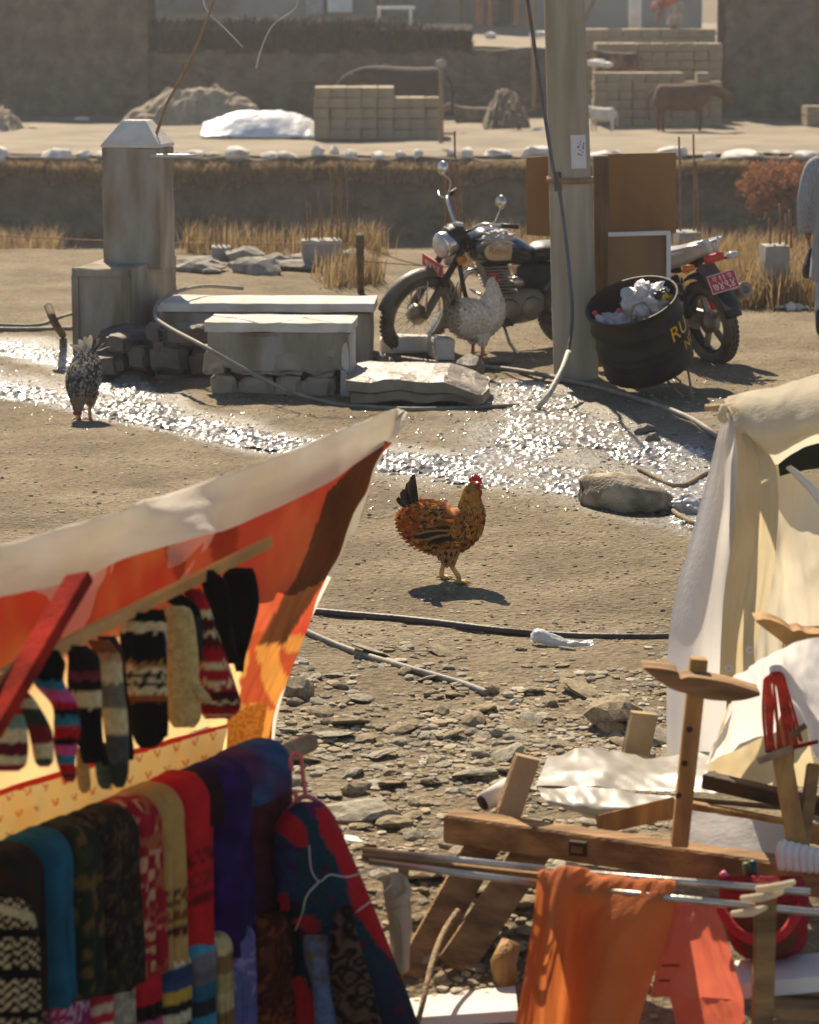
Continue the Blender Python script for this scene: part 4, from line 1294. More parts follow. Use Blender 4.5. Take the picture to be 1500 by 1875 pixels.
def modern_bike():
    w0 = GG(1312, 662)
    yaw = R(118)
    s = 1.0
    base = Vector((w0.x, w0.y, 0)) + Vector((math.cos(yaw), math.sin(yaw), 0)) * .64 * s
    base.z = gz(w0) - .008
    t = thing('parked_motorcycle', 'silver and black motorcycle with red plate seen from behind beside the drum', 'motorcycle', base, rot=(R(-12), 0, yaw))
    t.scale = (s, s, s)
    B = lambda m, n, mat, **k: m.build(n, mat, parent=t, local=True, **k)
    RWc, FWc = Vector((-.64, 0, .305)), Vector((.66, 0, .305))
    wheel(t, RWc, .305, .115, alloy=True); wheel(t, FWc, .305, .09, alloy=True)
    fender(t, FWc, .335, .12, R(20), R(150), M_blackpaint)
    fender(t, RWc, .36, .14, R(60), R(168), M_black)
    for y in (-.09, .09):
        m = MB(); cyl(m, (.66, y, .305), (.42, y, .90), .024); B(m, 'fork_leg', M_chrome)
        B(MB().bar((-.2, y * 1.1, .33), (-.64, y * 1.1, .305), .03, .05), 'swingarm', M_alu, smooth=False)
        m = MB(); cyl(m, (-.56, y * 1.3, .36), (-.44, y * 1.3, .66), .035); B(m, 'shock', M_redlens if y < 0 else M_black)
        for sx_ in (0,):
            pass
    # seat and tail cowl
    B(ring_loft(MB(), [(.10, .74, .10, .05), (-.1, .75, .13, .06), (-.4, .80, .13, .055), (-.62, .86, .10, .045), (-.70, .88, .05, .02)]), 'seat', M_black)
    for y in (-1, 1):
        rows = [[Vector((x, y * (wy + dz * .25), z + dz)) for dz in (-.055, -.02, .02, .055)] for (x, wy, z) in ((-.05, .12, .70), (-.3, .135, .73), (-.55, .12, .80), (-.78, .07, .875), (-.86, .03, .90))]
        B(MB().grid(rows), 'tail_panel', M_silver, thick=.012)
        B(MB().tube([(-.38, .14 * y, .78), (-.5, .17 * y, .85), (-.72, .15 * y, .90), (-.80, .06 * y, .91), (-.80, 0, .91)], .013, 10, n=24), 'grab_rail', M_silver)
        ind = B(MB().tube([(-.74, .05 * y, .76), (-.77, .15 * y, .76)], .009, 8), 'indicator_stem', M_black)
        MB().lathe([(0, -.05), (.022, -.045), (.03, 0), (.022, .045), (0, .05)], 14, Matrix.Translation((-.77, .19 * y, .765)) @ Matrix.Rotation(R(90), 4, 'X')).build('indicator', M_glass if y < 0 else M_amber, parent=ind, local=True)
    B(MB().box((-.83, 0, .80), (.06, .15, .06)), 'tail_lamp', M_redlens, bev=.015)
    B(MB().bar((-.70, 0, .74), (-.98, 0, .44), .14, .02, up=(1, 0, .9)), 'mudguard_tail', M_dustypaint, smooth=False)
    zax = Vector((-.86, 0, .32)).normalized(); xax = Vector((0, 0, 1)).cross(zax).normalized(); yax = zax.cross(xax)
    Mr = Matrix((xax, yax, zax)).transposed()
    plate(t, Vector((-.90, 0, .63)), .235, .135, Mr, [('ग ११ प', .058, .030), ('७४९४', .088, -.024)])
    # exhaust on the right
    B(MB().tube([(.1, -.12, .3), (-.2, -.16, .27), (-.45, -.2, .36)], .022, 12, n=16), 'exhaust_pipe', M_dustypaint)
    B(MB().lathe([(0, 0), (.05, 0), (.062, .04), (.064, .34), (.055, .40), (.058, .405), (.058, .42), (.03, .42), (.028, .37), (0, .37)], 24, Matrix.Translation((-.45, -.2, .36)) @ Vector((-.92, -.04, .36)).to_track_quat('Z', 'Y').to_matrix().to_4x4()), 'silencer', M_alu)
    # chain case, saree guard, frame, engine, tank, bars
    B(MB().bar((-.62, .085, .34), (-.12, .085, .37), .05, .085), 'chain_case', M_alu, smooth=False)
    for k in range(4):
        z = .42 + .07 * k
        B(MB().tube([(-.30, .19, z), (-.62 - .015 * k, .19, z + .01)], .006, 6), 'guard_bar', M_alu)
    for x in (-.30, -.63):
        B(MB().tube([(x, .19, .40), (x, .17, .68)], .008, 6), 'guard_upright', M_black)
    for pts in ([(.40, 0, .86), (.1, 0, .70), (-.3, 0, .66), (-.7, 0, .78)], [(.38, 0, .8), (.25, 0, .3), (-.1, 0, .25)]):
        B(MB().tube(pts, .022, 10, n=14), 'frame_tube', M_black)
    B(ring_loft(MB(), [(.25, .36, .10, .10), (.1, .38, .15, .16), (-.12, .38, .15, .15), (-.22, .37, .1, .1)], pw=3), 'engine', M_dustypaint)
    B(ring_loft(MB(), [(.42, .88, .07, .06), (.34, .90, .14, .11), (.2, .90, .16, .13), (.05, .84, .13, .10), (-.02, .80, .09, .06)]), 'tank', pm('dark_blue_paint', (.012, .022, .07), .25, bump=.03, coat=.4))
    for y in (-1, 1):
        B(MB().tube([(.40, 0, 1.0), (.38, .15 * y, 1.03), (.28, .36 * y, 1.02)], .012, 8, n=14), 'handlebar', M_black)
    B(MB().lathe([(0, -.1), (.07, -.08), (.1, 0), (.09, .02), (0, .05)], 20, Matrix.Translation((.56, 0, .88)) @ Matrix.Rotation(R(90), 4, 'Y')), 'headlamp', M_glass)
    B(MB().tube([(.0, .12, .26), (-.04, .24, .12), (-.07, .33, .07)], .013, 8), 'side_stand', M_black)
modern_bike()

# ============================================================ BIRDS, CATTLE, PEOPLE
M_feather = pm('plumage', (1, 1, 1), .75, var=.15, scale=60, attr=True, bump=0, trans=.3)
M_comb = pm('comb_skin', (.50, .03, .035), .5, var=.2, scale=40, bump=.3, trans=.25)
M_shank = pm('yellow_shank', (.55, .33, .10), .6, var=.2, scale=40, bump=.3)
M_pinkshank = pm('orange_shank', (.50, .19, .09), .6, var=.2, scale=40, bump=.3)
M_beak = pm('horn_beak', (.45, .30, .14), .45, var=.1, bump=0)
M_eye = pm('dark_eye', (.01, .008, .006), .1, bump=0)

def fowl(name, label, loc, yaw, scale, spine, colf, nfeath, tail, legs, shank, wing=None, comb=1.0, seed=0, head_dir=(1, 0, -.15), flen=.024):
    t = thing(name, label, 'chicken', loc, rot=(0, 0, yaw))
    t.scale = (scale,) * 3
    rng = random.Random(seed)
    B = lambda m, n, mat, **k: m.build(n, mat, parent=t, local=True, **k)
    SP = crom(spine, 46)
    seg = 26
    rows = []; frames = []
    for i in range(len(SP)):
        x, z, rv, rw = SP[i]; rv = max(rv, .004); rw = max(rw, .004)
        a = SP[max(i - 1, 0)]; b = SP[min(i + 1, len(SP) - 1)]
        d = Vector((b[0] - a[0], 0, b[1] - a[1])).normalized()
        n = Vector((-d.z, 0, d.x))
        frames.append((Vector((x, 0, z)), d, n, rv, rw))
        rows.append([Vector((x, 0, z)) + n * rv * math.sin(2 * math.pi * k / seg) + Vector((0, rw * math.cos(2 * math.pi * k / seg), 0)) for k in range(seg)])
    m = MB().grid(rows, wrapu=True)
    k = len(m.v)
    m.f += [tuple(reversed(range(seg))), tuple(k - seg + j for j in range(seg))]
    for (hip, knee, ank, foot) in legs:      # thighs grow out of the trunk
        m.tube([hip, Vector(hip).lerp(Vector(knee), .5), knee], [.055, .042, .017], 14)
    m.c = [colf(Vector(v), rng) for v in m.v]
    B(m, 'body', M_feather)
    # small overlapping feathers
    fm = MB(); vs = []; fs = []; cc = []
    for _ in range(nfeath):
        i = int(rng.triangular(1, len(SP) - 2, len(SP) * .45)) if rng.random() < .55 else rng.randrange(1, len(SP) - 3); c, d, n, rv, rw = frames[i]
        a = rng.uniform(0, 2 * math.pi)
        p = c + n * rv * math.sin(a) + Vector((0, rw * math.cos(a), 0))
        nn = (n * math.sin(a) / rv + Vector((0, math.cos(a) / rw, 0))).normalized()
        back = (-d + nn * rng.uniform(.12, .38) + Vector((0, 0, -.10))).normalized()
        sd = back.cross(nn).normalized()
        L = flen * rng.uniform(.7, 1.4) * (.55 + .45 * min(1, rv / .08)); wd = L * .30
        q = p + Vector((c.x, 0, c.z)) * 0
        k = len(vs)
        vs += [p + nn * .001, p + back * L * .5 + sd * wd + nn * .004, p + back * L + nn * .001, p + back * L * .5 - sd * wd + nn * .004]
        fs += [(k, k + 1, k + 2), (k, k + 2, k + 3)]
        col = Vector(colf(p, rng, True)); edge = col * rng.uniform(.75, 1.35)
        cc += [tuple(col * .75), tuple(edge), tuple(edge * 1.05), tuple(edge)]
    for (hip, knee, ank, foot) in legs:
        for _ in range(nfeath // 14):
            u = rng.random(); a = rng.uniform(0, 2 * math.pi); r = .052 * (1 - u) + .018 * u
            p = Vector(hip).lerp(Vector(knee), u) + Vector((math.cos(a) * r, math.sin(a) * r, 0)); L = .024
            dn = Vector((math.cos(a) * .25 - .2, math.sin(a) * .25, -1)).normalized(); sd = Vector((-math.sin(a), math.cos(a), 0)) * L * .28
            k = len(vs); vs += [p, p + dn * L * .5 + sd, p + dn * L, p + dn * L * .5 - sd]; fs += [(k, k + 1, k + 2), (k, k + 2, k + 3)]
            col = Vector(colf(p, rng, True)); cc += [tuple(col * .8), tuple(col), tuple(col * 1.1), tuple(col)]
    fm.add(vs, fs, cc)
    B(fm, 'plumage', M_feather, smooth=False, kind='stuff')
    def quill(name, base, tip, wid, col, bend=Vector((0, 0, 0)), side=Vector((0, 1, 0)), parent=None):
        base, tip = Vector(base), Vector(tip)
        rows = []
        for i in range(9):
            u = i / 8
            c = base.lerp(tip, u) + bend * math.sin(u * math.pi)
            w_ = wid * math.sin(math.pi * (.10 + .84 * u)) ** .7
            rows.append([c - side * w_ + Vector((0, 0, 0)), c + side.cross((tip - base).normalized()) * wid * .15, c + side * w_])
        mm = MB().grid(rows); mm.c = [tuple(Vector(col) * (.8 + .4 * rng.random())) for _ in mm.v]
        mm.build(name, M_feather, parent=t, local=True)
    for (b_, tp, w_, c_, bend, sd) in tail: quill('tail_feather', b_, tp, w_, c_, Vector(bend), Vector(sd))
    if wing:
        for (b_, tp, w_, c_) in wing:
            for s in (1, -1):
                quill('wing_feather', (b_[0], b_[1] * s, b_[2]), (tp[0], tp[1] * s, tp[2]), w_, c_, Vector((0, .006 * s, 0)), Vector((0, 0.25 * s, 1)).normalized())
    # legs and toes
    for (hip, knee, ank, foot) in legs:
        lg = MB().tube([knee, Vector(knee).lerp(Vector(ank), .5), ank, foot], [.013, .0105, .0125, .010], 10, n=14)
        for (dx, dy) in ((.062, 0), (.05, .03), (.05, -.03), (-.028, 0)):
            e = Vector(foot) + Vector((dx, dy, 0)); e.z = .004
            lg.tube([Vector(foot), Vector(foot).lerp(e, .5) + Vector((0, 0, .006)), e], [.0085, .0065, .002], 7)
        B(lg, 'leg', shank)
    # head
    hc, d, n, rv, rw = frames[-4]
    hd = Vector(head_dir).normalized(); up = Vector((0, 1, 0)).cross(hd).normalized() * -1
    up = hd.cross(Vector((0, 1, 0))) * -1
    if up.z < 0 and abs(hd.z) < .8: up = -up
    B(MB().tube([hc + hd * .022, hc + hd * .034, hc + hd * .046 - up * .006], [.012, .009, .0015], 8), 'beak', M_beak)
    pts = []
    nC = 6
    prof = []
    for i in range(nC * 2 + 1):
        u = i / (nC * 2)
        h = (.012 + .028 * math.sin(math.pi * min(1, .15 + u * .8))) * (1.0 if i % 2 else .55) * comb
        prof.append((u, h))
    cm = MB(); vs = []; fs = []
    for (u, h) in prof:
        b_ = hc + hd * (.030 - .060 * u) + up * (.012 + .010 * math.sin(u * math.pi))
        for s in (-1, 1):
            vs += [b_ + Vector((0, .004 * s, 0)), b_ + up * h + Vector((0, .0018 * s, 0)) - hd * .006]
    for i in range(len(prof) - 1):
        a = i * 4; b_ = a + 4
        fs += [(a, b_, b_ + 1, a + 1), (a + 2, a + 3, b_ + 3, b_ + 2), (a + 1, b_ + 1, b_ + 3, a + 3)]
    fs += [(0, 1, 3, 2), tuple(len(vs) - 4 + q for q in (0, 2, 3, 1))]
    B(cm.add(vs, fs), 'comb', M_comb, smooth=False)
    for s in (-1, 1):
        w_ = hc + hd * .028 - up * .016 + Vector((0, .009 * s, 0))
        B(MB().tube([w_, w_ - up * .018 * (.5 + .5 * comb), w_ - up * .036 * (.5 + .5 * comb)], [.006, .012, .005], 10, n=8, flat=.6), 'wattle', M_comb)
        B(MB().lathe([(0, -.012), (.014, -.004), (.016, 0), (.014, .004), (0, .006)], 12, Matrix.Translation(hc + hd * .010 + Vector((0, s * rw * .82, 0))) @ Matrix.Rotation(R(90 * s), 4, 'X')), 'face_skin', M_comb)
        B(MB().lathe([(0, -.004), (.0045, -.002), (.005, 0), (.004, .003), (0, .004)], 10, Matrix.Translation(hc + hd * .012 + up * .006 + Vector((0, s * (rw * .82 + .006), 0))) @ Matrix.Rotation(R(90 * s), 4, 'X')), 'eye', M_eye)
    return t

HEN = [(-.178, .33, .022, .022), (-.155, .305, .07, .055), (-.105, .272, .105, .085), (-.035, .25, .118, .10), (.035, .248, .117, .10), (.092, .275, .098, .088), (.122, .325, .070, .066), (.126, .375, .049, .047), (.130, .412, .037, .034), (.143, .44, .030, .026), (.155, .455, .018, .016)]
HLEGS = [((-.005, .05, .17), (.0, .05, .105), (-.012, .05, .03), (-.012, .05, .008)), ((.03, -.05, .165), (.035, -.05, .095), (.075, -.05, .03), (.075, -.05, .008))]
def brown_col(p, r, f=False):
    n = mnoise.noise(p * 28)
    base = Vector((.56, .17, .022))
    if p.x > .07 and p.z > .34: base = Vector((.62, .29, .055))
    if p.x < -.08: base = Vector((.54, .12, .014))
    if p.z < .17: base = Vector((.50, .22, .06))
    speck = .0
    if f:
        k = .55 if (-.08 < p.x and .15 < p.z < .36) else .2
        if r.random() < k * .55: base = Vector((.045, .02, .010))
        elif r.random() < .35: base = base.lerp(Vector((.62, .40, .13)), .6)
    return tuple(base * (1 + .3 * n))
blk = (.018, .014, .012)
HTAIL = []
for k in range(12):
    u = k / 11
    HTAIL.append(((-.12 - .03 * u, (k % 3 - 1) * .022, .355 - .03 * u), (-.135 - .085 * u, (k % 3 - 1) * .035, .502 - .13 * u), .020, blk if k % 4 != 3 else (.10, .05, .02), (-.008, 0, .004), (.25, 1, 0) if k % 2 else (.8, .6, .2)))
HWING = [((.05, .098, .29), (-.07, .098, .255), .018, (.30, .08, .012)), ((.04, .104, .27), (-.10, .098, .245), .016, blk), ((.03, .108, .255), (-.115, .10, .235), .014, (.45, .22, .08)), ((.03, .110, .245), (-.125, .10, .222), .016, blk), ((.04, .108, .235), (-.09, .10, .212), .014, (.42, .2, .07)), ((.05, .106, .225), (-.06, .104, .20), .014, blk), ((.06, .1, .30), (-.05, .099, .28), .018, (.25, .06, .012))]
p = GG(812, 1064)
fowl('brown_hen', 'russet brown hen with black tail and red comb walking on dry ground', p, R(-6), 1.0, HEN, brown_col, 7500, HTAIL, HLEGS, M_shank, HWING, 1.05, 1)

def white_col(p, r, f=False):
    base = Vector((.88, .82, .71))
    if p.x < -.13: base = Vector((.40, .33, .24)) if (f and r.random() < .5) else Vector((.6, .52, .4))
    if f and r.random() < .012: base = Vector((.25, .17, .1))
    return tuple(base * (1 + .15 * mnoise.noise(p * 20)))
WTAIL = []
for k in range(16):
    u = k / 15
    WTAIL.append(((-.13 - .03 * u, (k % 3 - 1) * .03, .35 - .06 * u), (-.15 - .075 * u + .02 * (k % 2), (k % 4 - 1.5) * .045, .50 - .20 * u), .024, ((.44, .38, .29) if k % 3 else (.26, .2, .14)), (-.015, 0, .012), (.3, 1, 0)))
WSP = [(-.18, .32, .022, .022), (-.155, .30, .07, .06), (-.10, .27, .11, .09), (-.03, .25, .125, .105), (.04, .25, .122, .105), (.092, .28, .10, .09), (.112, .34, .078, .07), (.112, .40, .056, .052), (.110, .45, .038, .036), (.116, .485, .029, .026), (.126, .50, .017, .016)]
WL = [((-.005, .05, .17), (.0, .05, .105), (.0, .05, .03), (.0, .05, .008)), ((.02, -.05, .165), (.025, -.05, .10), (.02, -.05, .03), (.02, -.05, .008))]
p = GG(872, 657)
fowl('white_rooster', 'creamy white rooster with fluffed barred tail standing in front of the classic motorcycle', p, R(22), 1.17, WSP, white_col, 3800, WTAIL, WL, M_pinkshank, None, .8, 2)

def grey_col(p, r, f=False):
    base = Vector((.17, .145, .12))
    if f: base = Vector((.42, .37, .30)) if r.random() < .45 else Vector((.06, .055, .055))
    if p.z < .16: base = base.lerp(Vector((.40, .28, .15)), .6)
    return tuple(base * (1 + .2 * mnoise.noise(p * 20)))
GSP = [(-.17, .38, .022, .022), (-.14, .36, .07, .055), (-.09, .315, .10, .085), (-.02, .27, .115, .10), (.05, .235, .11, .098), (.105, .195, .085, .08), (.14, .15, .058, .055), (.158, .115, .038, .038), (.166, .085, .028, .026), (.172, .065, .016, .016)]
GTAIL = []
for k in range(12):
    u = k / 11
    GTAIL.append(((-.12, (k - 5.5) * .006, .40), (-.17 - .03 * (k % 3), (k - 5.5) * .022, .52 - .012 * abs(k - 5.5) - .02 * (k % 2)), .02, ((.05, .045, .045) if k > 6 else (.45, .38, .29)), (-.01, 0, .006), (0, 1, .2)))
p = GG(154, 768)
fowl('speckled_hen', 'grey speckled hen pecking with its head down beside the stream', p, R(-97), 1.0, GSP, grey_col, 3200, GTAIL, [((-.0, .045, .18), (.0, .04, .10), (-.01, .035, .03), (-.01, .035, .008)), ((.0, -.045, .18), (.0, -.04, .10), (-.01, -.035, .03), (-.01, -.035, .008))], M_pinkshank, None, 1.3, 3, head_dir=(.45, 0, -.9))

# cattle, goat ---------------------------------------------------------------
def beast(name, label, cat, loc, yaw, scale, col, col2, lying=False, shaggy=0, head_down=.0, legcol=None, head_yaw=0, horns=False):
    t = thing(name, label, cat, loc, rot=(0, 0, yaw)); t.scale = (scale,) * 3
    zb = .88 if not lying else .34
    m = MB()
    m.tube([(-.72, 0, zb + .02), (-.62, 0, zb), (-.3, 0, zb - .05), (.1, 0, zb - .05), (.45, 0, zb), (.62, 0, zb + .02)], [.16, .27, .30, .31, .29, .17], 18, n=16, flat=1.12)
    hx, hz = .98, zb + .28 - head_down
    m.tube([(.48, 0, zb + .1), (.72, 0.02 * head_yaw, zb + .2 - head_down * .3), (hx, .06 * head_yaw, hz)], [.22, .16, .13], 14, n=8)
    m.tube([(hx - .06, .06 * head_yaw, hz + .02), (hx + .12, .1 * head_yaw, hz - .08), (hx + .28, .14 * head_yaw, hz - .20)], [.14, .12, .085], 14, n=8)
    for (x, y) in ((.46, .15), (.40, -.15), (-.55, .15), (-.48, -.15)):
        if not lying:
            k = -.07 if x < 0 else .02
            m.tube([(x, y, zb - .05), (x + k * .5, y, .52), (x + k, y, .42), (x + k * .6, y, .06), (x + k * .8, y, .0)], [.15, .09, .062, .05, .06], 10, n=10)
        else:
            m.tube([(x, y * 1.2, .24), (x + .2, y * 1.9, .12), (x - .1, y * 2.0, .07)], [.13, .09, .06], 10, n=8)
    mat = pm(name + '_hide', col, .9, col2=col2, scale=2.2, bump=.6, bscale=30, thr=(.4, .62))
    body = m.build('body', mat, parent=t, local=True, rem=.035)
    for s in (-1, 1):
        MB().tube([(hx - .03, .1 * s, hz + .06), (hx - .06, .24 * s, hz + .07)], [.05, .02], 8, flat=.5).build('ear', mat, parent=t, local=True)
        if horns: MB().tube([(hx, .07 * s, hz + .11), (hx + .02, .2 * s, hz + .2), (hx + .05, .19 * s, hz + .32)], [.035, .025, .008], 8, n=8).build('horn', M_beak, parent=t, local=True)
    MB().tube([(-.78, 0, zb + .12), (-.88, 0, zb - .1), (-.87, 0, zb - .42 if not lying else .08), (-.86, 0, zb - .6 if not lying else .04)], [.035, .025, .022, .04], 8, n=12).build('tail', mat, parent=t, local=True)
    return t
def at_terrace(px, py):
    p = G(px, py, TZ); return p
brown, dk, tan = (.20, .115, .055), (.05, .033, .022), (.34, .22, .11)
beast('brown_cow', 'brown cow standing side on in front of the mud brick stack', 'cow', at_terrace(1250, 239), R(4), .95, (.13, .062, .028), (.07, .038, .02), head_down=.22)
beast('black_cow', 'dark calf lying on top of the wide brick stack area', 'cow', Vector((xl(1120, 73.8), 73.8, .52)), R(176), .72, (.045, .028, .018), (.26, .13, .055), lying=True)
beast('dark_cow', 'dark cow standing in shade against the back wall', 'cow', Vector((xl(742, 70), 70, TZ)), R(178), 1.3, (.06, .04, .032), (.035, .025, .022), head_down=.2)
beast('sleeping_calf', 'brown calf with tan head lying beside the long brick stack', 'cow', at_terrace(868, 226), R(172), .66, (.15, .095, .06), (.24, .17, .10), lying=True, head_down=-.05)
beast('white_goat', 'fluffy white goat standing beside the wide brick stack', 'goat', at_terrace(1102, 240), R(150), .48, (.62, .57, .49), (.5, .44, .36))
beast('tan_calf', 'tan calf lying behind the heap near the plastic sheet', 'cow', at_terrace(490, 205), R(20), .66, (.22, .125, .055), (.15, .085, .045), lying=True)
beast('grazing_calf', 'pale brown calf standing by the stone house wall', 'cow', at_terrace(516, 202), R(185), .7, (.24, .16, .095), (.15, .10, .065))
for px, s in ((1084, .3), (1098, .24)):
    rock_thing(3, 'white_sack', M_white, (xl(px, 73.4), 73.4, .53 + s * .6), (s, s, s * .8), (0, 0, px), 'round pale bundle lying beside the dark calf on the brick stack', 'bundle', 'bundles on the brick stack')

# plastic sheet and heap behind
a = [W(x, y, 67.0) for x, y in ((372, 230), (410, 216), (470, 207), (540, 213), (582, 228))]
rows = [[Vector((p.x, p.y - .9, TZ + .05)) for p in a], [p + Vector((0, -.3, -.03)) for p in a], [p + Vector((0, .2, .02)) for p in a], [Vector((p.x, p.y + .9, TZ + .05)) for p in a]]
MB().sheet(rows, 50, 24, .05, 9, 4).build('plastic_sheet', pm('blue_white_sheeting', (.50, .54, .60), .45, col2=(.62, .63, .64), scale=2, bump=.5, bscale=8), loc=(a[2].x, 67, TZ), label='crumpled blue-white plastic sheet spread over the sandy terrace', cat='sheet', thick=.02)
def heap(name, label, px0, px1, pytop, Y, seed, mat):
    xa, xb = xl(px0, Y), xl(px1, Y); n = 50
    hh = W(px0, pytop, Y).z - TZ
    rows = []
    for j in range(18):
        v = j / 17 * 2 - 1; row = []
        for i in range(n):
            u = i / (n - 1); x = xa + (xb - xa) * u
            h = hh * max(0, 1 - abs(v) ** 1.8) * (math.sin(math.pi * u) ** .6) * (1 + .35 * float(fbm(np.array([u * 6.]), np.array([v * 2.]), 3, seed)[0])) + .12 * float(fbm(np.array([u * 22.]), np.array([v * 9.]), 2, seed)[0])
            row.append(Vector((x, Y + v * 1.1, TZ - .03 + max(0, h))))
        rows.append(row)
    return MB().grid(rows).build(name, mat, loc=((xa + xb) / 2, Y, TZ), label=label, cat='heap', smooth=False)
heap('rubbish_heap', 'long low heap of straw and rubbish in front of the stone house wall', 238, 500, 158, 73.5, 3, pm('straw_heap', (.34, .27, .18), .95, col2=(.22, .18, .135), scale=4, bump=.7, bscale=14))
heap('earth_heap', 'rounded earth heap left of the rubbish heap', -60, 56, 185, 70.5, 5, MATS['straw_heap'])
heap('dung_heap', 'small dark dung heap under a shrub by the yard pole', 880, 965, 165, 72, 6, pm('dark_heap', (.12, .09, .065), .95, col2=(.2, .16, .12), scale=4, bump=.7))
for px, py in ((350, 212), (150, 222), (240, 220), (335, 226), (908, 225), (985, 240), (1440, 205), (1470, 212), (20, 222), (60, 236)):
    p = at_terrace(px, py); s = random.Random(px).uniform(.1, .24)
    rock_thing(px % 10, 'terrace_litter', M_whiterock, p + Vector((0, 0, s * .3)), (s, s * .8, s * .6), (0, 0, px), 'pale lump lying scattered on the sandy terrace', 'stone', 'pale lumps on the terrace')

# bending person on the upper yard ------------------------------------------------
def limb(m, pts, rad, seg=12, n=14): return m.tube(pts, rad, seg, n=n)
def bending_person():
    b = Vector((xl(1218, 77.3), 77.3, TZ + 10 * .23))
    t = thing('bending_person', 'person in pale wrap and orange top bending low over the hindmost bricks', 'person', b, rot=(0, 0, R(185)))
    t.scale = (.82,) * 3
    skin = pm('brown_skin', (.22, .11, .065), .6, bump=.1)
    m = MB()
    m.tube([(-.05, 0, .80), (.1, 0, .88), (.32, 0, .86), (.46, 0, .76)], [.16, .16, .17, .12], 14, n=10)
    m.tube([(.46, 0, .78), (.58, 0, .70)], [.06, .06], 10)
    m.tube([(.56, 0, .74), (.63, 0, .66), (.70, 0, .58)], [.07, .105, .07], 12, n=8)
    for y in (-.1, .1):
        m.tube([(-.05, y, .78), (.02, y, .42), (-.04, y, .06), (.08, y, .03)], [.11, .075, .05, .04], 10, n=12)
    for y in (-.19, .19):
        m.tube([(.40, y, .78), (.42, y * 1.1, .5), (.55, y * .8, .28), (.60, y * .7, .2)], [.065, .05, .04, .03], 10, n=10)
        for k in range(4): m.tube([(.60, y * .7 + (k - 1.5) * .018, .2), (.63, y * .7 + (k - 1.5) * .02, .13)], [.012, .008], 6)
        m.tube([(.60, y * .7 + .03, .21), (.64, y * .7 + .04, .17)], [.012, .008], 6)
    m.build('body', skin, parent=t, local=True, rem=.018)
    MB().tube([(-.14, 0, .72), (-.02, 0, .86), (.15, 0, .90), (.33, 0, .87), (.46, 0, .77)], [.17, .19, .19, .20, .12], 16, n=14, flat=.95).build('top', M_orange_paint, parent=t, local=True)
    MB().tube([(-.16, 0, .90), (-.08, 0, .7), (-.05, 0, .4), (-.02, 0, .1)], [.15, .23, .24, .26], 16, n=14).build('skirt', pm('pale_wrap', (.48, .42, .34), .9, col2=(.28, .22, .17), scale=6, bump=.4), parent=t, local=True)
    MB().tube([(.53, 0, .80), (.62, 0, .72), (.70, 0, .63)], [.09, .13, .085], 12, n=10).build('headscarf', pm('pink_scarf', (.5, .2, .2), .9), parent=t, local=True)
bending_person()

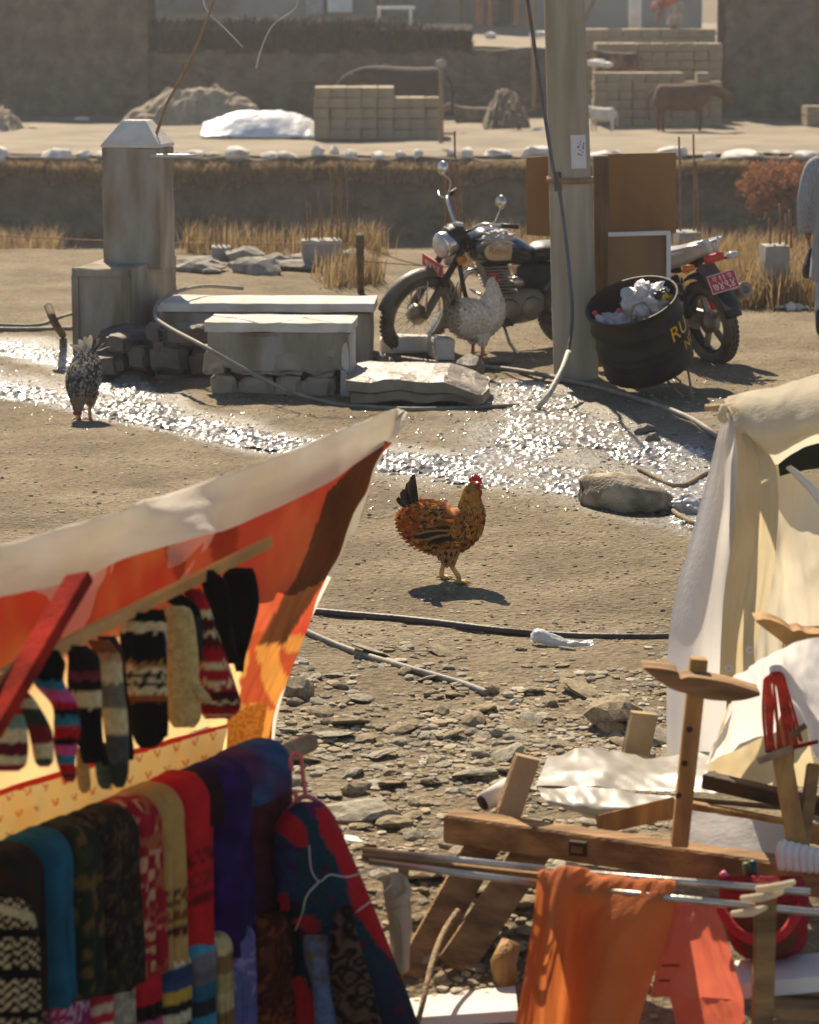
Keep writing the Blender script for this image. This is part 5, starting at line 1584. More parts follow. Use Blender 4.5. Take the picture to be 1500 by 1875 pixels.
# person at the right edge -----------------------------------------------------------
def standing_person():
    f = GG(1532, 618)
    t = thing('standing_person', 'person in long grey striped coat standing with a dark bag in hand', 'person', f, rot=(0, 0, R(70)))
    skin = MATS['brown_skin']
    # body: x forward, y left
    m = MB()
    m.tube([(0, 0, .82), (0, 0, .95), (.01, 0, 1.12), (0, 0, 1.28), (-.01, 0, 1.36)], [.15, .155, .15, .17, .10], 18, n=14)
    m.tube([(-.01, 0, 1.34), (.01, 0, 1.45)], [.055, .052], 12)
    m.tube([(.0, 0, 1.43), (.02, 0, 1.50), (.015, 0, 1.58), (.0, 0, 1.635)], [.07, .085, .088, .045], 16, n=10, flat=1.15)
    m.tube([(.09, 0, 1.53), (.115, 0, 1.505)], [.016, .013], 8)
    for s in (-1, 1):
        m.tube([(0, .09 * s, .85), (.02, .1 * s, .47), (-.02, .1 * s, .09), (.02, .1 * s, .05), (.14, .11 * s, .035)], [.10, .065, .045, .045, .035], 12, n=16)
        m.tube([(0, .18 * s, 1.33), (-.02, .235 * s, 1.08), (.03, .25 * s, .84), (.05, .25 * s, .76)], [.058, .047, .036, .03], 10, n=14)
        for k in range(4): m.tube([(.035 + .018 * k, .25 * s, .76), (.05 + .014 * k, .245 * s, .70), (.045 + .012 * k, .23 * s, .67)], [.010, .009, .008], 6, n=6)
        m.tube([(.035, .25 * s, .78), (.085, .235 * s, .74), (.095, .225 * s, .71)], [.011, .010, .008], 6, n=5)
        m.tube([(-.005, .088 * s, 1.52), (-.01, .098 * s, 1.51)], [.022, .014], 8)
    m.build('body', skin, parent=t, local=True, rem=.014)
    coat = pm('grey_striped_knit', (.33, .335, .35), .95, col2=(.24, .245, .26), scale=2.0, stretch=(60, 60, .5), bump=.4, bscale=3, thr=(.45, .55))
    c = MB()
    c.tube([(0, 0, .44), (0, 0, .7), (0, 0, .95), (.01, 0, 1.15), (0, 0, 1.30), (-.01, 0, 1.38)], [.225, .205, .185, .185, .20, .10], 24, n=20)
    for s in (-1, 1):
        c.tube([(0, .13 * s, 1.345), (0, .205 * s, 1.29), (-.02, .255 * s, 1.08), (.02, .27 * s, .86), (.03, .27 * s, .80)], [.06, .082, .072, .062, .06], 14, n=16)
    c.build('coat', coat, parent=t, local=True, rem=.018)
    for s in (-1, 1):
        MB().tube([(.0, .09 * s, .55), (.015, .1 * s, .4), (-.015, .1 * s, .17)], [.085, .08, .07], 14, n=10).build('trouser_leg', pm('pale_jeans', (.34, .36, .40), .9, var=.2, scale=8, bump=.3), parent=t, local=True)
        MB().tube([(-.02, .1 * s, .22), (-.015, .1 * s, .08), (.02, .1 * s, .05), (.10, .105 * s, .045), (.165, .11 * s, .035)], [.068, .062, .058, .05, .035], 14, n=14).build('boot', M_black, parent=t, local=True)
    MB().tube([(-.09, 0, 1.46), (-.05, 0, 1.58), (.0, 0, 1.645), (.05, 0, 1.61)], [.06, .085, .088, .05], 16, n=12).build('hair', pm('black_hair', (.012, .01, .01), .5, bump=.4), parent=t, local=True)
    for s in (-1, 1):
        MB().lathe([(0, -.006), (.010, 0), (0, .008)], 10, Matrix.Translation((.092, .032 * s, 1.535)) @ Matrix.Rotation(R(90), 4, 'Y')).build('eye', M_eye, parent=t, local=True)
    MB().tube([(.098, -.022, 1.475), (.104, 0, 1.474), (.098, .022, 1.475)], [.004, .007, .004], 8).build('mouth', pm('lip', (.25, .09, .07), .5, bump=0), parent=t, local=True)
    h = t.matrix_basis @ Vector((.05, .245, .66)) if False else Matrix.Translation(f) @ Matrix.Rotation(R(70), 4, 'Z') @ Vector((.06, .235, .62))
    bagm = MB().tube([h + Vector((0, 0, .06)), h, h - Vector((0, 0, .09)), h - Vector((0, 0, .17))], [.015, .05, .10, .085], 14, n=12, flat=.6)
    bagm.build('hand_bag', pm('dark_bag', (.03, .022, .018), .7, bump=.3), loc=h - Vector((0, 0, .17)), label='small dark bag held by the person in the grey coat', cat='bag')
standing_person()

# ============================================================ LEFT STALL: AWNING, RAILS, KNITWEAR, SHAWLS
M_canvas = pm('white_canvas', (.80, .75, .65), .9, col2=(.72, .65, .52), scale=4, bump=.25, bscale=120, trans=.5)
M_dye = pm('dyed_lining', (1, 1, 1), .9, var=.12, scale=5, attr=True, bump=.2, bscale=90, trans=.62)
M_knit = pm('wool_knit', (1, 1, 1), .95, var=.3, scale=60, attr=True, bump=.8, bscale=160, bdist=.01, spec=.1)
M_wool = pm('woven_wool', (1, 1, 1), .95, var=.15, scale=30, attr=True, bump=.45, bscale=260, bdist=.006, spec=.12)
M_backdrop = pm('printed_cotton', (1, 1, 1), .95, var=.1, scale=12, attr=True, bump=.2, bscale=90, trans=.6)
M_pine = pm('raw_pine', (.56, .28, .085), .8, col2=(.38, .18, .05), scale=5, stretch=(1, 1, 1), bump=.3, bscale=30, detail=7)
M_redtint = pm('red_tinted_wood', (.24, .014, .008), .95, var=.35, scale=9, bump=.4, spec=.05)

def inpoly(x, y, poly):
    c = False; j = len(poly) - 1
    for i in range(len(poly)):
        xi, yi = poly[i]; xj, yj = poly[j]
        if (yi > y) != (yj > y) and x < (xj - xi) * (y - yi) / (yj - yi) + xi: c = not c
        j = i
    return c

def recolor(m, f):
    out = []
    for v in m.v:
        px, py = proj(v); out.append(f(px, py))
    m.c = out

stall = thing('market_stall', 'open textile stall with white canvas hem and glowing red lining', 'stall', (-.7, 7.6, 0))
RZ = 1.443
R0 = W(735, 770, 8.4)
dR = (G(735, 765, RZ) - G(0, 1035, RZ)); dR.z = 0; dR.normalize()
LEN = 3.0
ridge = lambda s: R0 - dR * s               # s metres from the far tip
# beam under the canvas
MB().tube([ridge(.35) + Vector((-.07, -.01, -.06)), ridge(LEN) + Vector((-.16, .10, -.06))], .016, 10).build('ridge_pole', M_pine, parent=stall)
# canvas hem: rolls over the ridge and hangs as a valance
n = 90
top_px = [(-260, 1085), (-120, 1030), (0, 998), (125, 962), (225, 935), (250, 921), (300, 905), (450, 856), (600, 796), (665, 771), (725, 748), (744, 757)]
bot_px = [(-260, 1185), (-120, 1130), (0, 1093), (90, 1075), (150, 1060), (240, 1018), (375, 980), (435, 962), (590, 890), (650, 850), (712, 808), (738, 783)]
TP = crom(top_px, n); BP = crom(bot_px, n)
rows = []
def ridge_y(px, py):
    return G(px, py, RZ).y
for j in range(16):
    v = j / 15
    row = []
    for i in range(n):
        px_, py_ = TP[i] * (1 - v) + BP[i] * v
        Y0 = ridge_y((TP[i][0] + BP[i][0]) / 2, TP[i][1] + 14)
        bulge = math.sin(min(1, v * 2.2) * math.pi * .5)
        p = W(px_, py_, Y0 - .035 * bulge + .02 * v * v)
        crease = .012 * mnoise.noise(Vector((i * .13, v * 2.2, 1))) + .007 * mnoise.noise(Vector((i * .4, v * 5, 4)))
        row.append(p + Vector((crease * .5, -crease, crease * .6)))
    rows.append(row)
back = []
for i in range(n):
    p = rows[0][i]
    back.append(p + Vector((-.05, .10, -.05)))
MB().grid([[p + Vector((-.16, .30, -.42)) for p in rows[0]], [p + Vector((-.09, .17, -.18)) for p in rows[0]], back] + rows).build('canvas_hem', M_canvas, parent=stall)

# red and orange lining hanging from the ridge
edge_px = [(712, 806, 8.44), (688, 856, 8.44), (652, 940, 8.44), (612, 1035, 8.46), (566, 1130, 8.49), (522, 1235, 8.53), (494, 1320, 8.56), (486, 1400, 8.6), (484, 1480, 8.65)]
rows = []
for k, (x, y, Y) in enumerate(edge_px):
    e = W(x, y, Y)
    v = k / (len(edge_px) - 1)
    sag = .04 * math.sin(v * math.pi)
    rows.append([e - dR * LEN * t + Vector((-.13, .08, -.02)) * t + Vector((-.03, 0, 0)) * math.sin(t * math.pi) for t in (1, .8, .6, .4, .25, .12, .05, 0)])
for rr_ in rows:
    for p_, t_ in zip(rr_, (1, .8, .6, .4, .25, .12, .05, 0)):
        if t_ >= .12: p_.z = max(p_.z, .55)
lin_m = MB().sheet(rows, 150, 90, .035, 9, 2)
flap_shadow = [(722, 775), (640, 860), (600, 900), (556, 1030), (470, 1180), (520, 1180), (590, 1070), (640, 985), (690, 850)]  # brown flap and its dark shadow shape, painted into the lining colour
post_shade = [(380, 985), (436, 955), (436, 1010), (392, 1040)]  # shade of the post behind the lining, put into its colour
brown3 = [(300, 1005), (330, 995), (345, 1060), (325, 1065)]
def lining_col(px, py):
    q = Vector((px * .01, py * .006, 0))
    nz = mnoise.noise(q); n2 = mnoise.noise(q * 2.7)
    c = Vector((.46, .045, .022)).lerp(Vector((.54, .15, .045)), max(0, min(1, .3 + .9 * nz + .5 * n2 + .35 * mnoise.noise(Vector((px * .06, py * .008, 5))))))
    if px > 300 and py < 1150: c = c.lerp(Vector((.46, .075, .04)), .45)
    k_ = max(0, min(1, (py + .42 * px - 1235) / 70))
    if px < 440: c = c.lerp(Vector((.80, .56, .26)), k_)
    if py > 1160 and px > 440: c = Vector((.52, .21, .045)) if n2 > -.1 else Vector((.36, .06, .02))
    if inpoly(px, py, flap_shadow): c = Vector((.085, .028, .010)) * (1 + .6 * nz)
    if inpoly(px, py, post_shade) or inpoly(px, py, brown3): c = Vector((.26, .03, .012))
    return tuple(c)
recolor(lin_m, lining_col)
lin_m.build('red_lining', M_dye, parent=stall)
# outer canvas showing beyond the lining's edge
rows = [[W(x - 4, y, Y + .03), W(x + dx, y, Y + .05), W(x + dx - 6, y, Y + .12)] for (x, y, Y), dx in zip(edge_px, (0, 2, 3, 4, 5, 8, 12, 16, 20))]
MB().sheet([list(r) for r in rows], 6, 60, .006, 3, 4).build('canvas_edge', M_canvas, parent=stall)

# leaning red strut, rails
MB().bar(W(146, 1058, 6.42), W(-24, 1345, 5.95), .03, .062, up=(1, .2, .5)).build('strut', M_redtint, parent=stall, smooth=False)  # red light falling on the strut is put into its wood colour
class Rail:
    def __init__(s, far, Y, near):
        s.a = W(far[0], far[1], Y); s.z = s.a.z
        s.b = G(near[0], near[1], s.z)
        s.d = (s.b - s.a)
    def at_px(s, px):
        lo, hi = -0.5, 2.5
        for _ in range(50):
            m = (lo + hi) / 2
            if proj(s.a + s.d * m)[0] > px: lo = m
            else: hi = m
        return s.a + s.d * lo
R1 = Rail((478, 1000), 7.6, (100, 1190))
R2 = Rail((490, 1393), 7.6, (0, 1600))
R3 = Rail((500, 1688), 7.42, (80, 1845))
u1 = R1.d.normalized(); u2 = R2.d.normalized(); u3 = R3.d.normalized()
MB().bar(R1.a - u1 * .06, R1.a + u1 * 2.2, .022, .028).build('rail', M_pine, parent=stall, smooth=False)
MB().tube([R2.a - u2 * .22, R2.a - u2 * .05, R2.a + u2 * 1.9], [.026, .026, .024], 12).build('rail', M_palewood, parent=stall)
MB().tube([R3.a - u3 * .05, R3.a + u3 * 1.7], .02, 10).build('rail', M_palewood, parent=stall)
for Rl, z0 in ((R2, 0), ):
    for k in (-.12, 1.7):
        p = Rl.a + Rl.d.normalized() * k + Vector((-.05, .04, 0))
        MB().bar(Vector((p.x, p.y, -.02)), Vector((p.x, p.y, Rl.z - .03)), .05, .05).build('upright', M_pine, parent=stall, smooth=False)

# cream printed backdrop
tp = [G(x, y, .722) for x, y in ((-220, 1510), (-60, 1466), (0, 1448), (200, 1385), (300, 1357), (418, 1325))]
nrm = Vector((-.25, .12, 0))
rows = [tp, [p + nrm * .2 - Vector((0, 0, .25)) for p in tp], [p + nrm * .3 - Vector((0, 0, .62)) for p in tp]]
bm_ = MB().sheet(rows, 260, 120, .012, 7, 6)
def back_col(px, py):
    q = Vector((px * .012, py * .012, 0))
    c = Vector((.84, .70, .40)).lerp(Vector((.78, .72, .50)), .5 + .5 * math.sin(px * .11))
    c = c.lerp(Vector((.80, .56, .28)), max(0, mnoise.noise(q)))
    # rows of little red sprigs
    top = 1448 - .3 * px
    row = (py - top) / 34.0
    cx = (px + (17 if int(row) % 2 else 0)) % 34 - 17; cy = (row % 1) * 34 - 12
    if row > 0 and 0 < cy < 13 and abs(abs(cx) - (13 - cy) * .38 ) < 1.8 : c = c.lerp(Vector((.5, .05, .02)), .7)
    if py - top < 9: c = Vector((.5, .03, .02))
    return tuple(c)
recolor(bm_, back_col)
bm_.build('printed_backdrop', M_backdrop, parent=stall)
# little paisley curtain at the far end
m = MB().sheet([[W(418, 1306, 7.9), W(490, 1282, 8.1)], [W(416, 1400, 7.9), W(478, 1388, 8.1)]], 40, 40, .008, 5, 8)
recolor(m, lambda px, py: tuple(Vector((.55, .19, .03)).lerp(Vector((.75, .36, .08)), .5 + .5 * math.sin(mnoise.noise(Vector((px * .06, py * .06, 2))) * 14))))
m.build('paisley_curtain', M_dye, parent=stall)

# ---------------------------------------------------------------- hung garments
def hung(name, label, cat, rows, Y, th, colf, group=None, mat=None, seg=36, nr=60, wr=.12, seed=0, thumb=None, open_end=False):
    """soft hanging thing: rows (py, x left, x right) in the picture plane of the stall at distance Y, with real thickness"""
    RR = crom([(r[0], r[1], r[2], r[3] if len(r) > 3 else 1.0) for r in rows], nr)
    pts = []; cc = []
    m = MB()
    for i in range(nr):
        py, xa, xb, tk = RR[i]
        u = i / (nr - 1)
        c = (xa + xb) / 2; hw = max(1.5, (xb - xa) / 2)
        ring = []
        for k in range(seg):
            a = 2 * math.pi * k / seg
            ca, sa = math.cos(a), math.sin(a)
            f = 1 + wr * mnoise.noise(Vector((ca * 1.4 + seed * 3, sa * 1.4, u * 4.5))) + wr * .5 * mnoise.noise(Vector((ca * 4 + seed, sa * 4, u * 11)))
            px = c + hw * math.copysign(abs(ca) ** .8, ca) * (1 + (f - 1) * .35)
            ring.append(W(px, py + 3 * (f - 1) * 10 * .3, Y - th * tk * sa * f))
            cc.append(colf(px, py, (px - xa) / max(1, xb - xa), u))
        pts.append(ring)
    m.grid(pts, wrapu=True); m.c = cc
    k = len(m.v)
    m.f += [tuple(reversed(range(seg))), tuple(k - seg + j for j in range(seg))]
    if thumb:
        x0, y0, x1, y1, r = thumb
        a, b = W(x0, y0, Y - th * .3), W(x1, y1, Y - th * .8)
        tb = MB().tube([a, a.lerp(b, .5), b], [r, r * .95, r * .55], 12, n=10, flat=.7)
        k = len(m.v); m.v += tb.v; m.f += [tuple(q + k for q in f) for f in tb.f]
        for v in tb.v:
            px, py = proj(v); m.c.append(colf(px, py, .5, (py - rows[0][0]) / (rows[-1][0] - rows[0][0])))
    o = m.build(name, mat or M_knit, loc=W((rows[0][1] + rows[0][2]) / 2, rows[-1][0], Y), label=label, cat=cat, group=group)
    return o

H = lin
def stripes(bands, wob=0.0, fr=9, ns=.06, zig=None):
    """bands: list of (v end, colour); zig: list of v positions with pale zigzag lines"""
    bb = [(e, Vector(lin(c))) for e, c in bands]
    def f(px, py, u, v):
        vv = v + wob * (abs((u * fr) % 2 - 1) - .5) + ns * .3 * mnoise.noise(Vector((px * .1, py * .1, 0)))
        if zig:
            for z, c, amp in zig:
                if abs(vv - z - amp * (abs((u * 12) % 2 - 1) - .5)) < .013: return lin(c)
        for e, c in bb:
            if vv <= e: return tuple(c * (1 + .25 * mnoise.noise(Vector((px * .3, py * .3, 3)))))
        return tuple(bb[-1][1])
    return f
BLK = '#0c0a0b'; CRM = '#cdb98c'; RED = '#b3141f'; MAR = '#4a0d14'; TEA = '#1f6f82'; PNK = '#c24a83'; GRN = '#2f3a2c'; GRY = '#4a4a48'
KG = 'knitted mittens and socks on the top rail'
def Y1(px): return R1.at_px(px).y - .03
hung('knit_mitten', 'maroon, green and cream striped mitten half hidden at the near end of the rail', 'mitten', [(1265, -8, 22, .6), (1300, -22, 40), (1350, -24, 52), (1395, -20, 50), (1412, -4, 34, .5)], Y1(12), .022, stripes([(.2, MAR), (.3, RED), (.42, '#6b8a78'), (.55, CRM), (.68, '#5d1620'), (.8, CRM), (1, '#8a2030')]), KG, seed=1)
hung('knit_mitten', 'cream, maroon and green striped mitten with magenta cuff', 'mitten', [(1268, 32, 52, .6), (1290, 30, 70), (1340, 52, 96), (1390, 62, 98), (1404, 72, 90, .4)], Y1(52) - .03, .02, stripes([(.15, '#8a1638'), (.3, CRM), (.45, GRN), (.6, '#7a1d2a'), (.75, CRM), (.9, '#35513f'), (1, PNK)]), KG, seed=2)
hung('knit_sock', 'pink, teal, red and black striped sock', 'sock', [(1190, 62, 108, .7), (1215, 58, 120), (1250, 62, 118), (1290, 94, 142), (1330, 98, 147), (1362, 98, 144), (1395, 104, 138), (1420, 112, 140), (1432, 118, 134, .4)], Y1(85) - .02, .026, stripes([(.24, BLK), (.29, TEA), (.36, PNK), (.40, RED), (.44, '#141014'), (.5, TEA), (.58, RED), (.63, BLK), (.70, PNK), (.77, TEA), (.85, RED), (.92, '#4c2a30'), (1, RED)], wob=.01), KG, seed=3)
hung('knit_mitten', 'black mitten with cream check row and red thumb', 'mitten', [(1182, 118, 160, .7), (1205, 124, 182), (1260, 124, 186), (1330, 138, 188), (1380, 146, 190), (1398, 152, 180, .5)], Y1(140) - .01, .024, stripes([(.3, '#171316'), (.36, '#6b2a34'), (.42, BLK), (.50, CRM), (1, BLK)]), KG, seed=4, thumb=(176, 1350, 196, 1402, .017))
hung('knit_mitten', 'grey and cream patterned mitten with dark green fingers', 'mitten', [(1172, 158, 200, .7), (1200, 172, 220), (1250, 178, 226), (1320, 188, 234), (1400, 198, 236), (1430, 204, 232), (1442, 212, 226, .4)], Y1(185), .024, stripes([(.14, '#8a4a2a'), (.22, '#b58a5a'), (.34, CRM), (.45, '#6f6a5c'), (.55, CRM), (.66, GRY), (1, '#2c332c')]), KG, seed=5)
hung('knit_sock', 'dark sock with a magenta edge hanging behind the grey mitten', 'sock', [(1165, 176, 212, .6), (1200, 205, 226), (1300, 216, 238), (1380, 226, 246), (1392, 230, 243, .5)], Y1(196) + .03, .016, stripes([(.3, '#3a2026'), (1, '#120d10')]), KG, seed=6)
hung('knit_mitten', 'black mitten with cream snowflake band', 'mitten', [(1122, 248, 300, .7), (1145, 222, 302), (1190, 220, 304), (1245, 224, 306), (1300, 236, 308), (1350, 244, 302), (1370, 256, 284, .5)], Y1(255), .028, stripes([(.13, BLK), (.22, CRM), (.40, BLK), (.43, '#a06a34'), (.46, CRM), (.54, '#1a1512'), (.58, CRM), (.62, '#8c4a20'), (1, '#100d0c')], wob=.02, zig=[(.50, CRM, .03), (.25, BLK, .02)]), KG, seed=7, thumb=(292, 1290, 300, 1350, .02))
hung('knit_mitten', 'black cuffed mitten with lilac band behind the snowflake one', 'mitten', [(1116, 268, 300, .6), (1145, 276, 306), (1220, 284, 306), (1250, 286, 304, .6)], Y1(272) + .05, .018, stripes([(.3, BLK), (.45, CRM), (.6, '#8a6a8f'), (1, BLK)]), KG, seed=17)
hung('fleece_mitten', 'plain cream fleece mitten', 'mitten', [(1110, 292, 338, .7), (1122, 298, 352), (1180, 300, 362), (1260, 302, 366), (1310, 306, 368), (1332, 318, 356, .5)], Y1(318), .028, stripes([(1, '#c9ab70')]), KG, seed=8, thumb=(356, 1258, 384, 1284, .018))
hung('knit_mitten', 'red and maroon zigzag mitten with cream cuff rows', 'mitten', [(1078, 334, 368, .6), (1110, 346, 384), (1150, 352, 396), (1220, 358, 420), (1280, 364, 440), (1302, 368, 438), (1316, 376, 420, .5)], Y1(352), .03, stripes([(.12, '#8a1420'), (.2, RED), (.27, CRM), (.42, MAR), (.62, '#a31822'), (.74, MAR), (.84, '#8c1119'), (.9, RED), (.95, CRM), (1, RED)], wob=.02, zig=[(.36, CRM, .03), (.5, CRM, .03), (.58, '#d8c090', .02), (.7, CRM, .04)]), KG, seed=9)
hung('fleece_mitten', 'small dark folded mitten beside the cream one', 'mitten', [(1086, 304, 330, .7), (1100, 304, 352), (1118, 330, 366), (1150, 350, 372), (1210, 352, 370, .6)], Y1(335) + .03, .018, stripes([(.6, BLK), (1, '#2a3030')]), KG, seed=10)
hung('fleece_mitten', 'large fluffy black mitten at the far end of the top rail', 'mitten', [(1040, 418, 462, .7), (1060, 408, 470), (1110, 408, 474), (1160, 412, 462), (1200, 424, 450), (1230, 432, 446, .4)], Y1(440), .035, stripes([(1, '#0b0908')]), KG, seed=11)
hung('fleece_mitten', 'second black mitten with brown stitching beside the fluffy one', 'mitten', [(1044, 366, 392, .7), (1070, 370, 416), (1130, 384, 424), (1185, 402, 430), (1215, 418, 444, .5)], Y1(385), .028, stripes([(1, '#100b0a')]), KG, seed=12)
hung('knit_sock', 'olive sock tip dangling under the mitten row', 'sock', [(1360, 176, 200, .6), (1400, 174, 204), (1430, 178, 206), (1445, 186, 200, .4)], Y1(185) + .05, .018, stripes([(1, '#4c5a50')]), KG, seed=13)
hung('knit_sock', 'tan sock tip dangling under the mitten row', 'sock', [(1370, 140, 160, .6), (1410, 140, 164), (1440, 144, 166), (1452, 150, 160, .4)], Y1(150) + .06, .018, stripes([(1, '#b08850')]), KG, seed=14)

# ---------------------------------------------------------------- shawls over the rails
def drape(name, label, cat, Rl, px0, px1, front, back, r, colf, group, mat=None, th=.018, seed=0, nu=26, nv=64, lean=.02, bulge=.036):
    """folded cloth over a rail from picture column px0 to px1 along it; front and back are drop lengths in metres"""
    a, b = Rl.at_px(px1), Rl.at_px(px0)
    d = (b - a); L = d.length; d.normalize()
    nf = Vector((-d.y, d.x, 0)); 
    if nf.x < 0: nf = -nf
    jog = random.Random(seed).uniform(-.012, .012)
    arc = math.pi * r
    tot = back + arc + front
    rows = []; cc = []
    for i in range(nv):
        s = tot * i / (nv - 1)
        if s < back: off, z = -r, -(back - s)
        elif s < back + arc:
            t = (s - back) / arc * math.pi; off, z = -r * math.cos(t), r * math.sin(t)
        else:
            off, z = r, -(s - back - arc)
        row = []
        for j in range(nu):
            u = j / (nu - 1)
            w_ = .012 * mnoise.noise(Vector((u * 3.5 + seed * 5, s * 4, seed))) - .020 * abs(mnoise.noise(Vector((u * 5.5 + seed * 3, s * 1.2, seed + 4)))) + .005 * math.sin(u * 9 + seed)
            roundoff = .028 * (max(0, abs(u - .5) * 2 - .55) / .45) ** 2
            dropk = max(0, -z)
            bul = bulge * (1 - abs(2 * u - 1) ** 4.5) * (1 if off > 0 else .2)
            p = a + d * (u * L * .93) + nf * (bul + jog + off * (1 - .25 * roundoff / .028) + (w_ * min(1, dropk * 6 + .3) if off > 0 else 0) + lean * dropk * (1 if off > 0 else -1))
            p.z += z - roundoff * (1 if z >= -.02 else .3) + .006 * mnoise.noise(Vector((u * 4, seed, 3)))
            row.append(p)
            v = (s - back) / (arc + front)
            cc.append(colf(u, v, p))
        rows.append(row)
    m = MB().grid(rows); m.c = cc
    o = m.build(name, mat or M_wool, loc=a.lerp(b, .5) - Vector((0, 0, front)), label=label, cat=cat, group=group, thick=th, offs=0)
    return o
SG = 'shawls folded over the long rail'
def nz3(p, s): return mnoise.noise(Vector((p.x * s, p.y * s, p.z * s)))
def solid(c, c2=None, s=20):
    c = Vector(lin(c)); c2 = Vector(lin(c2)) if c2 else c * .75
    return lambda u, v, p: tuple(c.lerp(c2, max(0, min(1, .5 + nz3(p, s)))))
def band(base, bands, nse=.02):
    base = Vector(lin(base)); bb = [(a, b, Vector(lin(c)), pt) for a, b, c, pt in bands]
    def f(u, v, p):
        for a, b, c, pt in bb:
            if a < v < b and (pt == 0 or math.sin(u * 28 + math.sin(v * 60) * 1.5) * math.cos(v * 70) > -.2): return tuple(c)
        return tuple(base * (1 + .15 * nz3(p, 30)))
    return f
def paisley(c1, c2, c3=None, s=26, k=16):
    c1, c2 = Vector(lin(c1)), Vector(lin(c2)); c3 = Vector(lin(c3)) if c3 else c2
    def f(u, v, p):
        q = math.sin(nz3(p, s) * k + v * 6)
        if q > .35: return tuple(c2 if nz3(p + Vector((5, 0, 0)), s * .6) > 0 else c3)
        return tuple(c1 * (1 + .2 * nz3(p, 50)))
    return f
def plaid(u, v, p):
    c = Vector(lin('#4a2a4c')).lerp(Vector(lin('#24476a')), max(0, min(1, .5 + 1.4 * math.sin(v * 7.5 + .6) * math.sin(u * 5))))
    if v > .42: c = Vector(lin('#4c1a24')).lerp(Vector(lin('#2a1420')), min(1, (v - .42) * 1.6))
    return tuple(c * (1 + .35 * math.sin((v * .9 + u * .25) * 60) * .5 + .2 * nz3(p, 40)))
drape('wool_shawl', 'purple, blue and maroon plaid shawl at the far end of the long rail', 'shawl', R2, 398, 497, .42, .30, .062, plaid, SG, seed=1, nu=40, nv=110)
drape('wool_shawl', 'deep violet shawl next to the plaid one', 'shawl', R2, 336, 408, .43, .3, .066, solid('#2f1150', '#1b0a30'), SG, seed=2)
drape('wool_shawl', 'bright red shawl with dark figured border', 'shawl', R2, 284, 342, .40, .3, .066, band('#b61a20', [(.52, .58, '#5c1114', 1), (.62, .68, '#7a1f18', 1), (.70, .74, '#5c1114', 1)]), SG, seed=3)
drape('wool_shawl', 'plain tan shawl with brown patterned bands near the hem', 'shawl', R2, 230, 290, .385, .3, .066, band('#a9824a', [(.66, .72, '#5a2f1c', 1), (.74, .80, '#6a3a1c', 1), (.82, .86, '#4c1d14', 1)]), SG, seed=4)
drape('wool_shawl', 'red shawl with cream flower stems', 'shawl', R2, 186, 240, .37, .3, .066, paisley('#8c1420', '#b98a68', '#9a5030', 22, 9), SG, seed=5, nu=34, nv=90)
drape('wool_shawl', 'dark brown flecked shawl beside the flowered red one', 'shawl', R2, 126, 198, .37, .3, .068, paisley('#1c1410', '#4a3826', '#2e241a', 60, 8), SG, seed=6, nu=34, nv=90)
drape('wool_shawl', 'dark olive green shawl with faded gold motifs', 'shawl', R2, 76, 134, .35, .3, .066, paisley('#1d2318', '#2c3020', '#5a4420', 20, 7), SG, seed=7, nu=34, nv=90)
drape('wool_shawl', 'teal blue shawl beside the olive green one', 'shawl', R2, 24, 84, .34, .3, .066, solid('#11586e', '#0c4456'), SG, seed=8)
drape('wool_shawl', 'dark folded shawl with a tan button at the near end of the rail', 'shawl', R2, -60, 30, .33, .3, .068, solid('#15100f', '#2a1c14'), SG, seed=9)
drape('wool_shawl', 'dark wine shawl lying across the back of the violet one', 'shawl', R2, 300, 392, .06, .36, .062, solid('#2c0d16', '#1c080e'), SG, seed=10, lean=.0)
hung('knit_sweater', 'black and white Nordic patterned sweater at the near end of the stall', 'sweater', [(1636, -60, 22, .6), (1665, -70, 58), (1720, -74, 70), (1800, -76, 74), (1900, -78, 76), (1960, -78, 70, .7)], 6.28, .05,
     lambda px, py, u, v: lin('#b9a57c') if ((math.sin(px * .42) * math.sin(py * .36 + math.sin(px * .21) * 1.5) > .12 and (py % 74) > 16) or 1655 < py - .3 * px < 1672) else lin('#0e0b0a'), seed=20, wr=.06, seg=90, nr=120)

FG = 'scarves folded over the low rail'
def stripe_v(cols, per):
    cl = [Vector(lin(c)) for c in cols]
    return lambda u, v, p: tuple(cl[int(v * per) % len(cl)] * (1 + .25 * nz3(p, 60)))
low = [(440, 512, 'brown and rust paisley scarf at the far end of the low rail', paisley('#3a1a12', '#7a3a20', '#54281a', 26, 12)),
       (396, 444, 'lavender blue figured scarf on the low rail', paisley('#5c5480', '#7f78a0', '#4c5a80', 30, 9)),
       (364, 402, 'cream and tan checked scarf on the low rail', stripe_v(['#a08a58', '#b8a070', '#7a5a34'], 7)),
       (318, 370, 'turquoise and grey striped scarf on the low rail', stripe_v(['#2f7a8e', '#388a9c', '#6a6468', '#5c5658', '#1f5666', '#20262a'], 9)),
       (260, 324, 'black and cream scarf with blue and yellow bands', stripe_v(['#b8a688', '#12100f', '#c2b08c', '#22344e', '#2a3e5e', '#b08a34', '#1c1a18'], 12)),
       (212, 268, 'pink, black and red striped scarf on the low rail', stripe_v(['#a8506a', '#2a1418', '#b01c26', '#a81620', '#1c0e10'], 9)),
       (168, 222, 'grey cream paisley scarf on the low rail', paisley('#8c8070', '#a89c86', '#6a6054', 34, 10)),
       (126, 178, 'red and cream woven scarf on the low rail', stripe_v(['#b89a80', '#a8202a', '#c0a890', '#9c2630'], 14)),
       (76, 134, 'magenta and white figured scarf at the near end of the low rail', paisley('#8a2a5a', '#b890a0', '#6a2040', 40, 9))]
